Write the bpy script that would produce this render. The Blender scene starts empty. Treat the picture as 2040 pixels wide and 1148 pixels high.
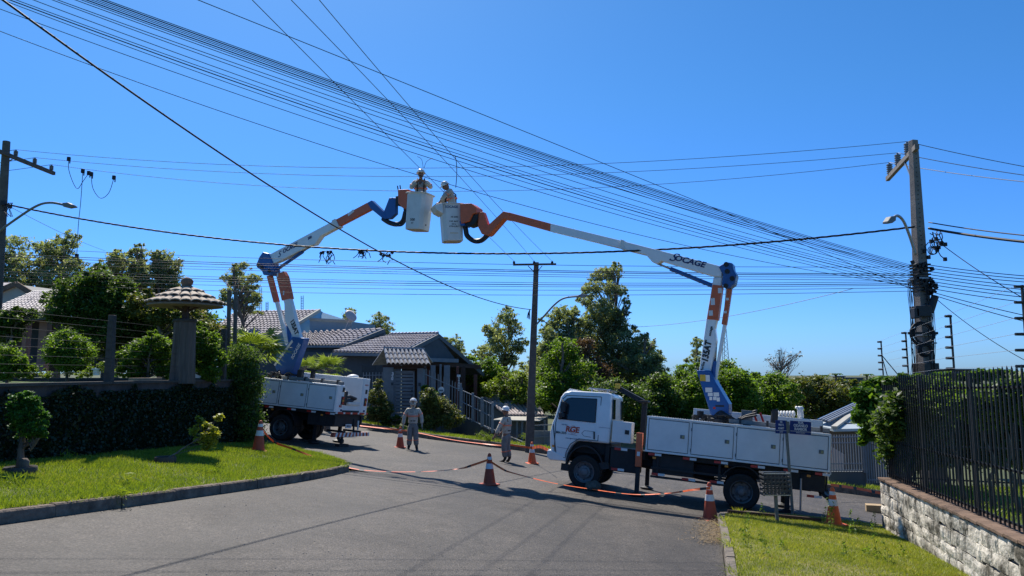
import bpy, math, random
import numpy as np
from mathutils import Vector, Matrix

random.seed(7)
RNG = np.random.default_rng(11)
SC = bpy.context.scene
COL = SC.collection
RAD = math.radians

# ------------------------------------------------------------------ camera
PITCH = RAD(6.6)
EYE = Vector((0, 0, 1.65))
cam_data = bpy.data.cameras.new('camera')
cam = bpy.data.objects.new('camera', cam_data)
COL.objects.link(cam)
cam.location = EYE
cam.rotation_euler = (math.pi / 2 + PITCH, 0, 0)
cam_data.sensor_width = 36.0
cam_data.lens = 36.0 * 1457 / 2040
cam_data.clip_start = 0.05
cam_data.clip_end = 5000
SC.camera = cam

# ------------------------------------------------------------------ sky, sun, exposure
SUN_EL, SUN_AZ = RAD(50.5), RAD(-22)          # azimuth from +Y, negative = to the left
world = bpy.data.worlds.new('World')
SC.world = world
SKY_T0, SKY_T1, SKY_T2, SKY_T3 = (.34, .62, 1.3), (.42, .72, 1.22), (.6, .88, 1.08), (.82, 1.04, 1.04)
world.use_nodes = True
wn = world.node_tree
bg = wn.nodes['Background']
sky = wn.nodes.new('ShaderNodeTexSky')
sky.sky_type = 'NISHITA'
sky.sun_disc = False
sky.sun_elevation = SUN_EL
sky.sun_rotation = SUN_AZ
sky.altitude = 0
sky.air_density = 1.0
sky.dust_density = 0.3
sky.ozone_density = 4.0
hsv = wn.nodes.new('ShaderNodeHueSaturation')
hsv.inputs['Saturation'].default_value = 1.25
wn.links.new(sky.outputs[0], hsv.inputs['Color'])
# the whole dome, all round: clear subtropical air is a purer blue towards the horizon than the model gives
wtc = wn.nodes.new('ShaderNodeTexCoord')
wsep = wn.nodes.new('ShaderNodeSeparateXYZ')
wn.links.new(wtc.outputs['Generated'], wsep.inputs[0])
wramp = wn.nodes.new('ShaderNodeValToRGB')
for pos, c in ((0.0, SKY_T0), (0.12, SKY_T1), (0.35, SKY_T2), (0.8, SKY_T3)):
    e = wramp.color_ramp.elements[0] if pos == 0.0 else wramp.color_ramp.elements.new(pos)
    e.color = (*c, 1)
wramp.color_ramp.elements.remove(wramp.color_ramp.elements[-1])
wn.links.new(wsep.outputs[2], wramp.inputs[0])
wmul = wn.nodes.new('ShaderNodeMix')
wmul.data_type = 'RGBA'
wmul.blend_type = 'MULTIPLY'
wmul.inputs[0].default_value = 1
wn.links.new(hsv.outputs[0], wmul.inputs[6])
wn.links.new(wramp.outputs[0], wmul.inputs[7])
wn.links.new(wmul.outputs[2], bg.inputs[0])
bg.inputs[1].default_value = 0.1
sun_data = bpy.data.lights.new('sun', 'SUN')
sun_data.energy = 5.0
sun_data.angle = RAD(0.53)
sun_data.color = (1.0, 0.94, 0.85)
sun = bpy.data.objects.new('sun', sun_data)
COL.objects.link(sun)
sun_dir = Vector((math.sin(SUN_AZ) * math.cos(SUN_EL), math.cos(SUN_AZ) * math.cos(SUN_EL), math.sin(SUN_EL)))
sun.rotation_euler = sun_dir.to_track_quat('Z', 'Y').to_euler()
sun.location = sun_dir * 60
SC.view_settings.view_transform = 'Standard'
SC.view_settings.look = 'None'
SC.view_settings.gamma = 1
SC.view_settings.use_curve_mapping = False
SC.view_settings.exposure = 0.4
SC.cycles.max_bounces = 6
SC.cycles.transparent_max_bounces = 6

# ------------------------------------------------------------------ survey helpers (photo bearing + distance -> place)
FPX = 1457.0
CP, SP = math.cos(PITCH), math.sin(PITCH)


def bearing(px, py):
    u = (px - 1020) / FPX
    v = (574 - py) / FPX
    d = CP - v * SP
    return u / d, (SP + v * CP) / d


def at(px, py, y):
    x, z = bearing(px, py)
    return Vector((x * y, y, 1.65 + z * y))


def plane_z(x, y):
    return -0.187 - 0.1 * x - 0.043 * y


def ground_z(x, y):
    ax = abs(x)
    if ax > 13:
        x = math.copysign(13 + 8 * (1 - math.exp(-(ax - 13) / 8)), x)
    if y > 40:
        y = 40 + 12 * (1 - math.exp(-(y - 40) / 12))
    if y < -5:
        y = -5 - 5 * (1 - math.exp((y + 5) / 5))
    return plane_z(x, y)


def on_ground(px, py):
    x, z = bearing(px, py)
    y = 1.837 / (-z - 0.1 * x - 0.043)
    return Vector((x * y, y, 1.65 + z * y))


# ------------------------------------------------------------------ materials
MATS = {}


def mat(name, color, rough=0.7, var=0.12, scale=6.0, bump=0.0, bscale=60.0, metal=0.0, color2=None, spec=0.4, coat=0.0, detail=6, stretch=None, placed=False, ramp=(.3, .7)):
    if name in MATS:
        return MATS[name]
    m = bpy.data.materials.new(name)
    m.use_nodes = True
    nt = m.node_tree
    b = nt.nodes['Principled BSDF']
    b.inputs['Roughness'].default_value = rough
    b.inputs['Metallic'].default_value = metal
    b.inputs['Specular IOR Level'].default_value = spec
    b.inputs['Coat Weight'].default_value = coat
    tc = nt.nodes.new('ShaderNodeTexCoord')
    n = nt.nodes.new('ShaderNodeTexNoise')
    n.inputs['Scale'].default_value = scale
    n.inputs['Detail'].default_value = detail
    n.inputs['Roughness'].default_value = 0.65
    src = tc.outputs['Object']
    if placed:                      # one pattern running on over all pieces
        src = nt.nodes.new('ShaderNodeNewGeometry').outputs['Position']
    if stretch:
        mp = nt.nodes.new('ShaderNodeMapping')
        mp.inputs['Scale'].default_value = stretch
        nt.links.new(src, mp.inputs[0])
        src = mp.outputs[0]
    nt.links.new(src, n.inputs['Vector'])
    r = nt.nodes.new('ShaderNodeValToRGB')
    c = color
    if color2 is None:
        lo = [max(0, k * (1 - var)) for k in c]
        hi = [min(1, k * (1 + var)) for k in c]
    else:
        lo, hi = c, color2
    r.color_ramp.elements[0].position = ramp[0]
    r.color_ramp.elements[1].position = ramp[1]
    r.color_ramp.elements[0].color = (*lo, 1)
    r.color_ramp.elements[1].color = (*hi, 1)
    nt.links.new(n.outputs['Fac'], r.inputs[0])
    nt.links.new(r.outputs[0], b.inputs['Base Color'])
    if bump > 0:
        n2 = nt.nodes.new('ShaderNodeTexNoise')
        n2.inputs['Scale'].default_value = bscale
        n2.inputs['Detail'].default_value = 8
        nt.links.new(src, n2.inputs['Vector'])
        bp = nt.nodes.new('ShaderNodeBump')
        bp.inputs['Strength'].default_value = bump
        bp.inputs['Distance'].default_value = 0.02
        nt.links.new(n2.outputs['Fac'], bp.inputs['Height'])
        nt.links.new(bp.outputs[0], b.inputs['Normal'])
    MATS[name] = m
    return m


def leaf_mat(name, c1, c2, trans=0.35, nscale=1.2, c3=None):
    """leaf colour varies from leaf to leaf and from branch to branch"""
    if name in MATS:
        return MATS[name]
    m = bpy.data.materials.new(name)
    m.use_nodes = True
    nt = m.node_tree
    nt.nodes.clear()
    out = nt.nodes.new('ShaderNodeOutputMaterial')
    geo = nt.nodes.new('ShaderNodeNewGeometry')
    tc = nt.nodes.new('ShaderNodeTexCoord')
    n = nt.nodes.new('ShaderNodeTexNoise')
    n.inputs['Scale'].default_value = nscale
    n.inputs['Detail'].default_value = 3
    nt.links.new(tc.outputs['Object'], n.inputs['Vector'])
    mx = nt.nodes.new('ShaderNodeMath')
    mx.operation = 'MULTIPLY_ADD'
    mx.inputs[1].default_value = 0.55
    nt.links.new(geo.outputs['Random Per Island'], mx.inputs[0])
    m2 = nt.nodes.new('ShaderNodeMath')
    m2.operation = 'MULTIPLY'
    m2.inputs[1].default_value = 0.5
    nt.links.new(n.outputs['Fac'], m2.inputs[0])
    nt.links.new(m2.outputs[0], mx.inputs[2])
    r = nt.nodes.new('ShaderNodeValToRGB')
    r.color_ramp.elements[0].position = 0.15
    r.color_ramp.elements[1].position = 0.72
    r.color_ramp.elements[0].color = (*c1, 1)
    r.color_ramp.elements[1].color = (*c2, 1)
    if c3:
        e = r.color_ramp.elements.new(0.85)
        e.color = (*c3, 1)
    nt.links.new(mx.outputs[0], r.inputs[0])
    p = nt.nodes.new('ShaderNodeBsdfPrincipled')
    p.inputs['Roughness'].default_value = 0.5
    p.inputs['Specular IOR Level'].default_value = 0.35
    t = nt.nodes.new('ShaderNodeBsdfTranslucent')
    g = nt.nodes.new('ShaderNodeMix')
    g.data_type = 'RGBA'
    g.blend_type = 'MULTIPLY'
    g.inputs[0].default_value = 1.0
    g.inputs[7].default_value = (1.6, 1.55, 0.5, 1)
    nt.links.new(r.outputs[0], g.inputs[6])
    nt.links.new(g.outputs[2], t.inputs['Color'])
    nt.links.new(r.outputs[0], p.inputs['Base Color'])
    mix = nt.nodes.new('ShaderNodeMixShader')
    mix.inputs[0].default_value = trans
    nt.links.new(p.outputs[0], mix.inputs[1])
    nt.links.new(t.outputs[0], mix.inputs[2])
    nt.links.new(mix.outputs[0], out.inputs[0])
    MATS[name] = m
    return m


M = dict(
    white=mat('white_paint', (.8, .8, .78), .32, .05, 3, .04, 8, coat=.2),
    whitebox=mat('white_box_paint', (.75, .75, .73), .4, .07, 2.5, .05, 12),
    seam=mat('dark_seam', (.05, .055, .06), .8),
    black=mat('black_plastic', (.022, .022, .024), .5, .2),
    chassis=mat('chassis_black', (.02, .02, .021), .6, .3, 8),
    rubber=mat('tyre_rubber', (.022, .021, .02), .85, .25, 15, .2, 40),
    rim=mat('steel_rim', (.15, .155, .16), .5, .25, 10, metal=.4),
    glass=mat('dark_window', (.012, .016, .02), .06, .1, spec=.8),
    orange=mat('orange_paint', (.62, .13, .045), .42, .12, 5, .05, 20),
    blue=mat('blue_paint', (.014, .095, .3), .38, .12, 4, .05, 20, coat=.15),
    steel=mat('galvanised_steel', (.36, .37, .38), .4, .15, 12, metal=.6),
    steelgrey=mat('weathered_grey_steel', (.16, .17, .17), .6, .2, 12, .1, 60),
    red=mat('red_reflector', (.5, .03, .02), .3, .1),
    amber=mat('amber_lamp', (.7, .25, .03), .3, .1),
    fibre=mat('bucket_fibreglass', (.68, .68, .64), .5, .08, 4, .1, 14),
    fibre_dirty=mat('bucket_bottom_dusty', (.5, .42, .33), .7, .2, 9),
    text_blue=mat('dark_blue_print', (.015, .03, .12), .5, .05),
    text_red=mat('orange_red_print', (.5, .055, .02), .5, .05),
    text_black=mat('black_print', (.02, .02, .02), .5, .05),
    text_white=mat('white_print', (.75, .75, .76), .5, .05),
    sticker=mat('white_sticker', (.7, .7, .68), .5, .1, 40),
    yellow=mat('yellow_sticker', (.65, .4, .04), .5, .1),
    concrete=mat('pole_concrete', (.2, .175, .155), .85, .25, 5, .35, 50),
    dark_pole=mat('dark_weathered_pole', (.115, .097, .082), .85, .25, 6, .3, 50),
    wire=mat('black_cable', (.012, .012, .014), .6, .1),
    bare_wire=mat('bare_aluminium_wire', (.11, .11, .12), .5, .1, metal=.3),
    porcelain=mat('grey_porcelain', (.2, .22, .24), .25, .1, spec=.6),
    wall_dark=mat('stained_retaining_wall', (.035, .03, .028), .95, .35, 2.2, .5, 30, color2=(.11, .085, .078), stretch=(1, 1, .6)),
    kerb=mat('kerb_concrete', (.1, .085, .07), .95, .3, 7, .5, 35, color2=(.24, .2, .16)),
    kerb_dark=mat('kerb_concrete_worn', (.08, .06, .045), .95, .3, 5, .8, 22, color2=(.26, .2, .15), placed=True),
    soil=mat('brown_soil', (.09, .06, .04), .95, .3, 12, .5, 60),
    grey_wall=mat('dark_grey_house_wall', (.085, .095, .105), .9, .12, 2, .1, 50),
    grey_column=mat('grey_column_paint', (.2, .22, .24), .8, .1, 3),
    blue_wall=mat('pale_blue_house_wall', (.25, .42, .52), .85, .08, 2),
    beige_wall=mat('beige_wall', (.4, .38, .33), .9, .12, 2, .1, 40),
    brick_red=mat('reddish_brick_pillar', (.16, .065, .05), .9, .3, 14, .3, 30),
    pink=mat('pink_house_wall', (.42, .22, .17), .9, .15, 3),
    brown_wood=mat('brown_wood', (.07, .04, .03), .8, .25, 12),
    fascia=mat('grey_fascia', (.12, .13, .14), .7, .15),
    tile_grey=mat('weathered_grey_brown_tile', (.2, .165, .165), .6, .4, 3, .2, 20, color2=(.5, .45, .45)),
    tile_light=mat('greyish_glazed_tile', (.2, .2, .21), .5, .3, 5, .2, 20, color2=(.42, .42, .43)),
    tile_clay=mat('aged_clay_tile', (.2, .13, .09), .8, .4, 5, .3, 25, color2=(.6, .5, .38)),
    corrugated=mat('corrugated_sheet_brown', (.3, .24, .22), .6, .35, 2, color2=(.55, .48, .46)),
    gate=mat('grey_gate_slat', (.17, .19, .205), .6, .12, 5),
    fence_light=mat('light_grey_fence_bar', (.2, .22, .24), .55, .15, 8),
    fence_black=mat('black_iron_fence', (.016, .017, .018), .5, .3, 10),
    trunk=mat('tree_bark', (.09, .07, .055), .95, .4, 5, .6, 18, color2=(.2, .16, .13)),
    log=mat('silvery_weathered_log', (.055, .045, .04), .95, .4, 9, .9, 14, color2=(.17, .135, .11), stretch=(1, 1, .08)),
    post_grey=mat('old_concrete_post', (.05, .045, .04), .95, .3, 6, .4, 40, color2=(.09, .078, .07)),
    wood_rail=mat('weathered_wood', (.22, .17, .13), .9, .3, 10, .3, 40),
    skin=mat('skin', (.25, .13, .085), .6, .08),
    hair=mat('dark_hair', (.02, .015, .012), .8, .2),
    shirt=mat('khaki_work_shirt', (.45, .415, .35), .9, .22, 7, 1.0, 9),
    trousers=mat('grey_work_trousers', (.2, .195, .19), .9, .22, 7, 1.0, 8),
    glove=mat('leather_glove', (.33, .3, .26), .8, .2),
    boot=mat('dark_boot', (.02, .019, .018), .7, .2),
    helmet=mat('white_helmet', (.75, .75, .73), .3, .04),
    band=mat('orange_reflective_band', (.85, .22, .12), .5, .1),
    harness=mat('black_harness', (.02, .02, .022), .7, .2),
    cone=mat('cone_orange', (.75, .13, .035), .55, .15, 8, .05, 30),
    cone_dark=mat('cone_dark_red', (.42, .075, .035), .65, .2, 8, .05, 30),  # darker and redder than the cone orange
    cone_white=mat('cone_white_band', (.7, .7, .68), .4, .1, 12),
    tape_o=mat('tape_orange', (.85, .14, .03), .5, .08),
    tape_b=mat('tape_black', (.03, .03, .03), .5, .1),
    sign_blue=mat('street_sign_blue', (.018, .045, .2), .45, .12, 6),
    sign_post=mat('sign_post_metal', (.17, .18, .16), .6, .2, 15),
    card=mat('cardboard', (.42, .3, .17), .85, .15),
    plastic_white=mat('white_plastic', (.72, .72, .7), .5, .06),
    sack=mat('dark_sack_cloth', (.11, .1, .08), .9, .4, 12, .5, 40),
    solar=mat('solar_panel', (.03, .05, .09), .15, .2, spec=.8),
    roof_metal=mat('pale_metal_roof', (.4, .45, .47), .5, .1, 3),
    stone=mat('rough_pale_stone', (.09, .08, .06), .95, .5, 2.6, 1.0, 22, color2=(.72, .66, .56), detail=14, placed=True, ramp=(.38, .58)),
    mortar=mat('old_mortar', (.1, .09, .075), .95, .4, 3, .8, 30, color2=(.5, .46, .4), placed=True, ramp=(.38, .6)),
    clay_cap=mat('clay_wall_cap', (.17, .11, .075), .9, .35, 6, .4, 40),
    dish=mat('satellite_dish', (.45, .4, .4), .6, .1),
    straw=mat('dry_straw', (.25, .18, .1), .9, .3, 20),
)

L_EUC = leaf_mat('eucalyptus_leaf', (.09, .12, .08), (.26, .31, .2), .55, .5, (.38, .37, .3))
L_DARK = leaf_mat('dark_garden_leaf', (.025, .054, .016), (.105, .175, .042), .48, .8)
L_GREEN = leaf_mat('mid_green_leaf', (.04, .088, .018), (.15, .25, .036), .52, .6)
L_BRIGHT = leaf_mat('bright_green_leaf', (.06, .11, .02), (.2, .28, .045), .45, .7)
L_OLIVE = leaf_mat('olive_leaf', (.05, .07, .022), (.16, .19, .05), .35, .5, (.2, .12, .06))
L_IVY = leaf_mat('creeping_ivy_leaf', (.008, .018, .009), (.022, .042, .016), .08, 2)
L_GRASS = leaf_mat('lawn_blade', (.085, .15, .02), (.28, .36, .04), .35, .9, (.36, .33, .1))
L_DRYGRASS = leaf_mat('lawn_blade_dry', (.13, .18, .03), (.36, .4, .07), .35, 1.2, (.46, .38, .16))
L_PALM = leaf_mat('palm_leaf', (.05, .1, .02), (.2, .27, .06), .45, 2)
L_BARE = leaf_mat('sparse_brown_leaf', (.07, .055, .04), (.15, .12, .08), .2, 1)
L_MAPLE = leaf_mat('yellow_green_leaf', (.16, .2, .03), (.38, .38, .07), .5, 4)
L_RUST = leaf_mat('rusty_leaf', (.07, .045, .03), (.14, .08, .05), .3, 1)


# ------------------------------------------------------------------ mesh helpers
def parent_matrix(o):
    m = Matrix.Identity(4)
    while o is not None:
        m = o.matrix_basis @ m
        o = o.parent
    return m


def link(o, parent=None):
    COL.objects.link(o)
    if parent is not None:
        o.parent = parent
    return o


def tag(o, label=None, cat=None, group=None, kind=None):
    if label:
        o['label'] = label
    if cat:
        o['category'] = cat
    if group:
        o['group'] = group
    if kind:
        o['kind'] = kind
    return o


def thing(name, label, cat, loc=(0, 0, 0), group=None, matrix=None):
    o = bpy.data.objects.new(name, None)
    o.empty_display_size = 0.3
    COL.objects.link(o)
    if matrix is not None:
        o.matrix_basis = matrix
    else:
        o.location = loc
    return tag(o, label, cat, group)


class MB:
    """collects shapes; build() links them as one mesh object"""

    def __init__(s):
        s.v, s.f, s.m = [], [], []

    def add(s, vs, fs, mi=0):
        k = len(s.v)
        s.v += [tuple(p) for p in vs]
        s.f += [tuple(i + k for i in f) for f in fs]
        s.m += [mi] * len(fs)
        return s

    def box(s, c, size, rot=None, mi=0):
        c = Vector(c)
        hx, hy, hz = size[0] / 2, size[1] / 2, size[2] / 2
        vs = [Vector((a * hx, b * hy, d * hz)) for a in (-1, 1) for b in (-1, 1) for d in (-1, 1)]
        if rot is not None:
            vs = [rot @ p for p in vs]
        return s.add([c + p for p in vs], [(0, 1, 3, 2), (4, 6, 7, 5), (0, 4, 5, 1), (2, 3, 7, 6), (0, 2, 6, 4), (1, 5, 7, 3)], mi)

    def bar(s, a, b, w, h=None, mi=0, up=(0, 0, 1)):
        """box beam from a to b, w wide, h high"""
        a, b = Vector(a), Vector(b)
        h = h or w
        d = (b - a)
        L = d.length
        d.normalize()
        up = Vector(up)
        if abs(d.dot(up)) > .97:
            up = Vector((0, 1, 0)) if abs(d.y) < .9 else Vector((1, 0, 0))
        side = d.cross(up).normalized()
        u2 = side.cross(d)
        R = Matrix((d, side, u2)).transposed()
        return s.box((a + b) / 2, (L, w, h), R, mi)

    def tube(s, pts, rad, n=8, mi=0, caps=True):
        pts = [Vector(p) for p in pts]
        if not hasattr(rad, '__len__'):
            rad = [rad] * len(pts)
        k = len(s.v)
        prev = None
        for i, p in enumerate(pts):
            d = (pts[min(i + 1, len(pts) - 1)] - pts[max(i - 1, 0)])
            if d.length < 1e-9:
                d = Vector((0, 0, 1))
            d.normalize()
            if prev is None:
                ref = Vector((0, 0, 1)) if abs(d.z) < .9 else Vector((1, 0, 0))
                a = d.cross(ref).normalized()
            else:
                a = (prev - d * prev.dot(d)).normalized()
            prev = a
            b = d.cross(a)
            for j in range(n):
                t = 2 * math.pi * j / n
                s.v.append(tuple(p + (a * math.cos(t) + b * math.sin(t)) * rad[i]))
        for i in range(len(pts) - 1):
            for j in range(n):
                a0 = k + i * n + j
                a1 = k + i * n + (j + 1) % n
                s.f.append((a0, a1, a1 + n, a0 + n))
                s.m.append(mi)
        if caps:
            s.f.append(tuple(k + j for j in range(n))[::-1])
            s.m.append(mi)
            e = k + (len(pts) - 1) * n
            s.f.append(tuple(e + j for j in range(n)))
            s.m.append(mi)
        return s

    def lathe(s, c, prof, n=20, mi=0, axis='z', R=None, caps=(True, True)):
        """prof = [(radius, height)...]"""
        c = Vector(c)
        k = len(s.v)
        for r, h in prof:
            for j in range(n):
                t = 2 * math.pi * j / n
                if axis == 'z':
                    p = Vector((r * math.cos(t), r * math.sin(t), h))
                elif axis == 'y':
                    p = Vector((r * math.cos(t), h, r * math.sin(t)))
                else:
                    p = Vector((h, r * math.cos(t), r * math.sin(t)))
                if R is not None:
                    p = R @ p
                s.v.append(tuple(c + p))
        for i in range(len(prof) - 1):
            for j in range(n):
                a0 = k + i * n + j
                a1 = k + i * n + (j + 1) % n
                s.f.append((a0, a1, a1 + n, a0 + n))
                s.m.append(mi)
        if caps[0]:
            s.f.append(tuple(k + j for j in range(n))[::-1])
            s.m.append(mi)
        e = k + (len(prof) - 1) * n
        if caps[1]:
            s.f.append(tuple(e + j for j in range(n)))
            s.m.append(mi)
        return s

    def prism(s, poly, off, mi=0):
        """poly: 3D points; off: extrusion vector"""
        poly = [Vector(p) for p in poly]
        off = Vector(off)
        n = len(poly)
        return s.add(poly + [p + off for p in poly],
                     [tuple(range(n))[::-1], tuple(range(n, 2 * n))] + [(i, (i + 1) % n, (i + 1) % n + n, i + n) for i in range(n)], mi)

    def build(s, name, m, parent=None, smooth=False, world=False, bevel=0.0, seg=2, mesh_only=False):
        me = bpy.data.meshes.new(name)
        vs = s.v
        if world and parent is not None:
            inv = parent_matrix(parent).inverted()
            vs = [tuple(inv @ Vector(p)) for p in vs]
        me.from_pydata(vs, [], s.f)
        ms = m if isinstance(m, (list, tuple)) else [m]
        for k in ms:
            me.materials.append(k)
        if len(ms) > 1:
            me.polygons.foreach_set('material_index', s.m)
        if smooth:
            me.polygons.foreach_set('use_smooth', [True] * len(me.polygons))
        me.update()
        if mesh_only:
            return me
        o = link(bpy.data.objects.new(name, me), parent)
        if bevel > 0:
            b = o.modifiers.new('bevel', 'BEVEL')
            b.width = bevel
            b.segments = seg
            b.limit_method = 'ANGLE'
            b.angle_limit = RAD(40)
        return o


def smooth_by_angle(o, a=35):
    me = o.data
    me.polygons.foreach_set('use_smooth', [True] * len(me.polygons))
    me.update()
    me.set_sharp_from_angle(angle=RAD(a))
    return o


def np_mesh(name, verts, faces_n, nf, m, parent=None, smooth=False):
    """verts (N,3); faces use consecutive verts, faces_n per face"""
    me = bpy.data.meshes.new(name)
    nv = len(verts)
    me.vertices.add(nv)
    me.vertices.foreach_set('co', np.ascontiguousarray(verts, dtype=np.float32).ravel())
    me.loops.add(nv)
    me.loops.foreach_set('vertex_index', np.arange(nv, dtype=np.int32))
    me.polygons.add(nf)
    me.polygons.foreach_set('loop_start', np.arange(nf, dtype=np.int32) * faces_n)
    me.polygons.foreach_set('loop_total', np.full(nf, faces_n, dtype=np.int32))
    me.materials.append(m)
    me.update(calc_edges=True)
    return link(bpy.data.objects.new(name, me), parent)


def leaves(name, pts, size, m, parent=None, aspect=.5, up=.4, droop=0., offset=None, size_var=.4):
    """one four-cornered leaf at each point"""
    n = len(pts)
    nr = RNG.normal(size=(n, 3))
    nr[:, 2] = nr[:, 2] + up * 2 * np.sign(nr[:, 2] + .2)
    nr /= np.linalg.norm(nr, axis=1)[:, None] + 1e-9
    t = RNG.normal(size=(n, 3))
    t[:, 2] -= droop * 2
    t -= nr * np.sum(t * nr, axis=1)[:, None]
    t /= np.linalg.norm(t, axis=1)[:, None] + 1e-9
    b = np.cross(nr, t)
    L = size * (1 + size_var * (RNG.random(n) * 2 - 1))[:, None]
    W = L * aspect
    v = np.empty((n, 4, 3))
    v[:, 0] = pts - t * L * .5
    v[:, 1] = pts + b * W * .5 - t * L * .05 + nr * L * .06
    v[:, 2] = pts + t * L * .5
    v[:, 3] = pts - b * W * .5 - t * L * .05 + nr * L * .06
    v = v.reshape(-1, 3)
    if offset is not None:
        v = v - np.array(offset)
    return np_mesh(name, v, 4, n, m, parent)


def blob_points(blobs, n, clump=.22, shell=.5, squash=.85, fine=45):
    """leaf positions in clumps inside each (centre, radius) blob"""
    out = []
    area = np.array([r * r for _, r in blobs])
    share = area / area.sum()
    for (c, r), w in zip(blobs, share):
        k = max(12, int(n * w))
        nc = max(6, int(k / fine))
        d = RNG.normal(size=(nc, 3))
        d /= np.linalg.norm(d, axis=1)[:, None]
        rr = r * (shell + (1 - shell) * RNG.random(nc)) ** .8
        cc = np.array(c) + d * rr[:, None] * np.array([1, 1, squash])
        idx = RNG.integers(0, nc, k)
        cs = r * clump * (.5 + RNG.random(nc))[idx][:, None]
        out.append(cc[idx] + RNG.normal(size=(k, 3)) * cs * np.array([1, 1, .6]))
    return np.concatenate(out)


def plant(name, label, cat, blobs, base, n, leaf, m, trunk_r=.1, group=None, clump=.22, shell=.5, aspect=.5, up=.4, droop=0, branches=True, bark=None, crown='crown', wiggle=.04, trunk_name='trunk', top=None, fine=45):
    """base: foot of the trunk; blobs: [(world centre, radius)]"""
    base = Vector(base)
    t = thing(name, label, cat, base, group)
    pts = blob_points(blobs, n, clump, shell, fine=fine)
    leaves(crown, pts, leaf, m, t, aspect, up, droop, offset=base)
    if trunk_r > 0:
        mb = MB()
        topb = max(blobs, key=lambda q: q[0][2])
        tp = Vector(top) if top is not None else Vector(topb[0])
        H = tp - base
        ax = []
        for i in range(9):
            f = i / 8
            ax.append(base + H * f + Vector((random.uniform(-1, 1), random.uniform(-1, 1), 0)) * wiggle * H.length * math.sin(f * 3.1))
        mb.tube([p - base for p in ax], [trunk_r * (1 - .85 * i / 8) * (1.25 if i == 0 else 1) for i in range(9)], 8)
        if branches:
            for c, r in blobs:
                c = Vector(c)
                f = max(.12, min(.88, ((c.z - base.z) / max(H.z, .1)) - .18))
                i0 = f * 8
                a = ax[int(i0)].lerp(ax[min(8, int(i0) + 1)], i0 % 1)
                for q in range(3):
                    e = c + Vector((random.uniform(-1, 1), random.uniform(-1, 1), random.uniform(-.6, .8))) * r * (.7 if q else .1)
                    mid = a.lerp(e, .5) + Vector((random.uniform(-1, 1), random.uniform(-1, 1), random.uniform(-.2, 1))) * r * .12
                    mb.tube([a - base, mid - base, e - base], [trunk_r * .26 * (1 - f * .5), trunk_r * .13, trunk_r * .03], 5)
        mb.build(trunk_name, bark or M['trunk'], t, smooth=True)
    return t


def ragged(lst, k=2, f=.42):
    """adds small outlying tufts round each blob so that outlines stay uneven"""
    out = list(lst)
    for q in lst:
        for _ in range(k):
            a = random.uniform(0, 6.28)
            r = q[2] * random.uniform(.75, 1.15)
            out.append((q[0] + r * math.cos(a), q[1] - abs(r * math.sin(a)) * .9 if random.random() < .75 else q[1] + r * .5, q[2] * random.uniform(f * .5, f)))
    return out


def px_blobs(lst, y, dy=.0):
    """[(px, py, radius in px)] at distance y -> world blobs"""
    out = []
    for i, q in enumerate(lst):
        yy = y + (q[3] if len(q) > 3 else random.uniform(-dy, dy))
        out.append((tuple(at(q[0], q[1], yy)), q[2] * yy / FPX))
    return out


def write(name, s, size, m, M4, parent, align='CENTER', bold=.0, extrude=.002, shear=0., xs=1.0):
    """flat lettering, placed by matrix M4 (x along the line, y up, z out of the face) in the parent's frame"""
    cu = bpy.data.curves.new(name, 'FONT')
    cu.body = s
    cu.size = size
    cu.align_x = align
    cu.align_y = 'CENTER'
    cu.extrude = extrude
    cu.offset = bold * size
    cu.shear = shear
    cu.resolution_u = 3
    o = bpy.data.objects.new(name, cu)
    COL.objects.link(o)
    dg = bpy.context.evaluated_depsgraph_get()
    me = bpy.data.meshes.new_from_object(o.evaluated_get(dg))
    bpy.data.objects.remove(o)
    me.materials.clear()
    me.materials.append(m)
    if xs != 1:
        me.transform(Matrix.Diagonal((xs, 1, 1, 1)))
    me.transform(M4)
    return link(bpy.data.objects.new(name, me), parent)


def frame(o, x, y):
    """4x4 matrix with origin o, x axis x, y axis y"""
    x = Vector(x).normalized()
    y = Vector(y)
    y = (y - x * y.dot(x)).normalized()
    z = x.cross(y)
    m = Matrix.Identity(4)
    for i in range(3):
        m[i][0], m[i][1], m[i][2], m[i][3] = x[i], y[i], z[i], o[i]
    return m



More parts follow.
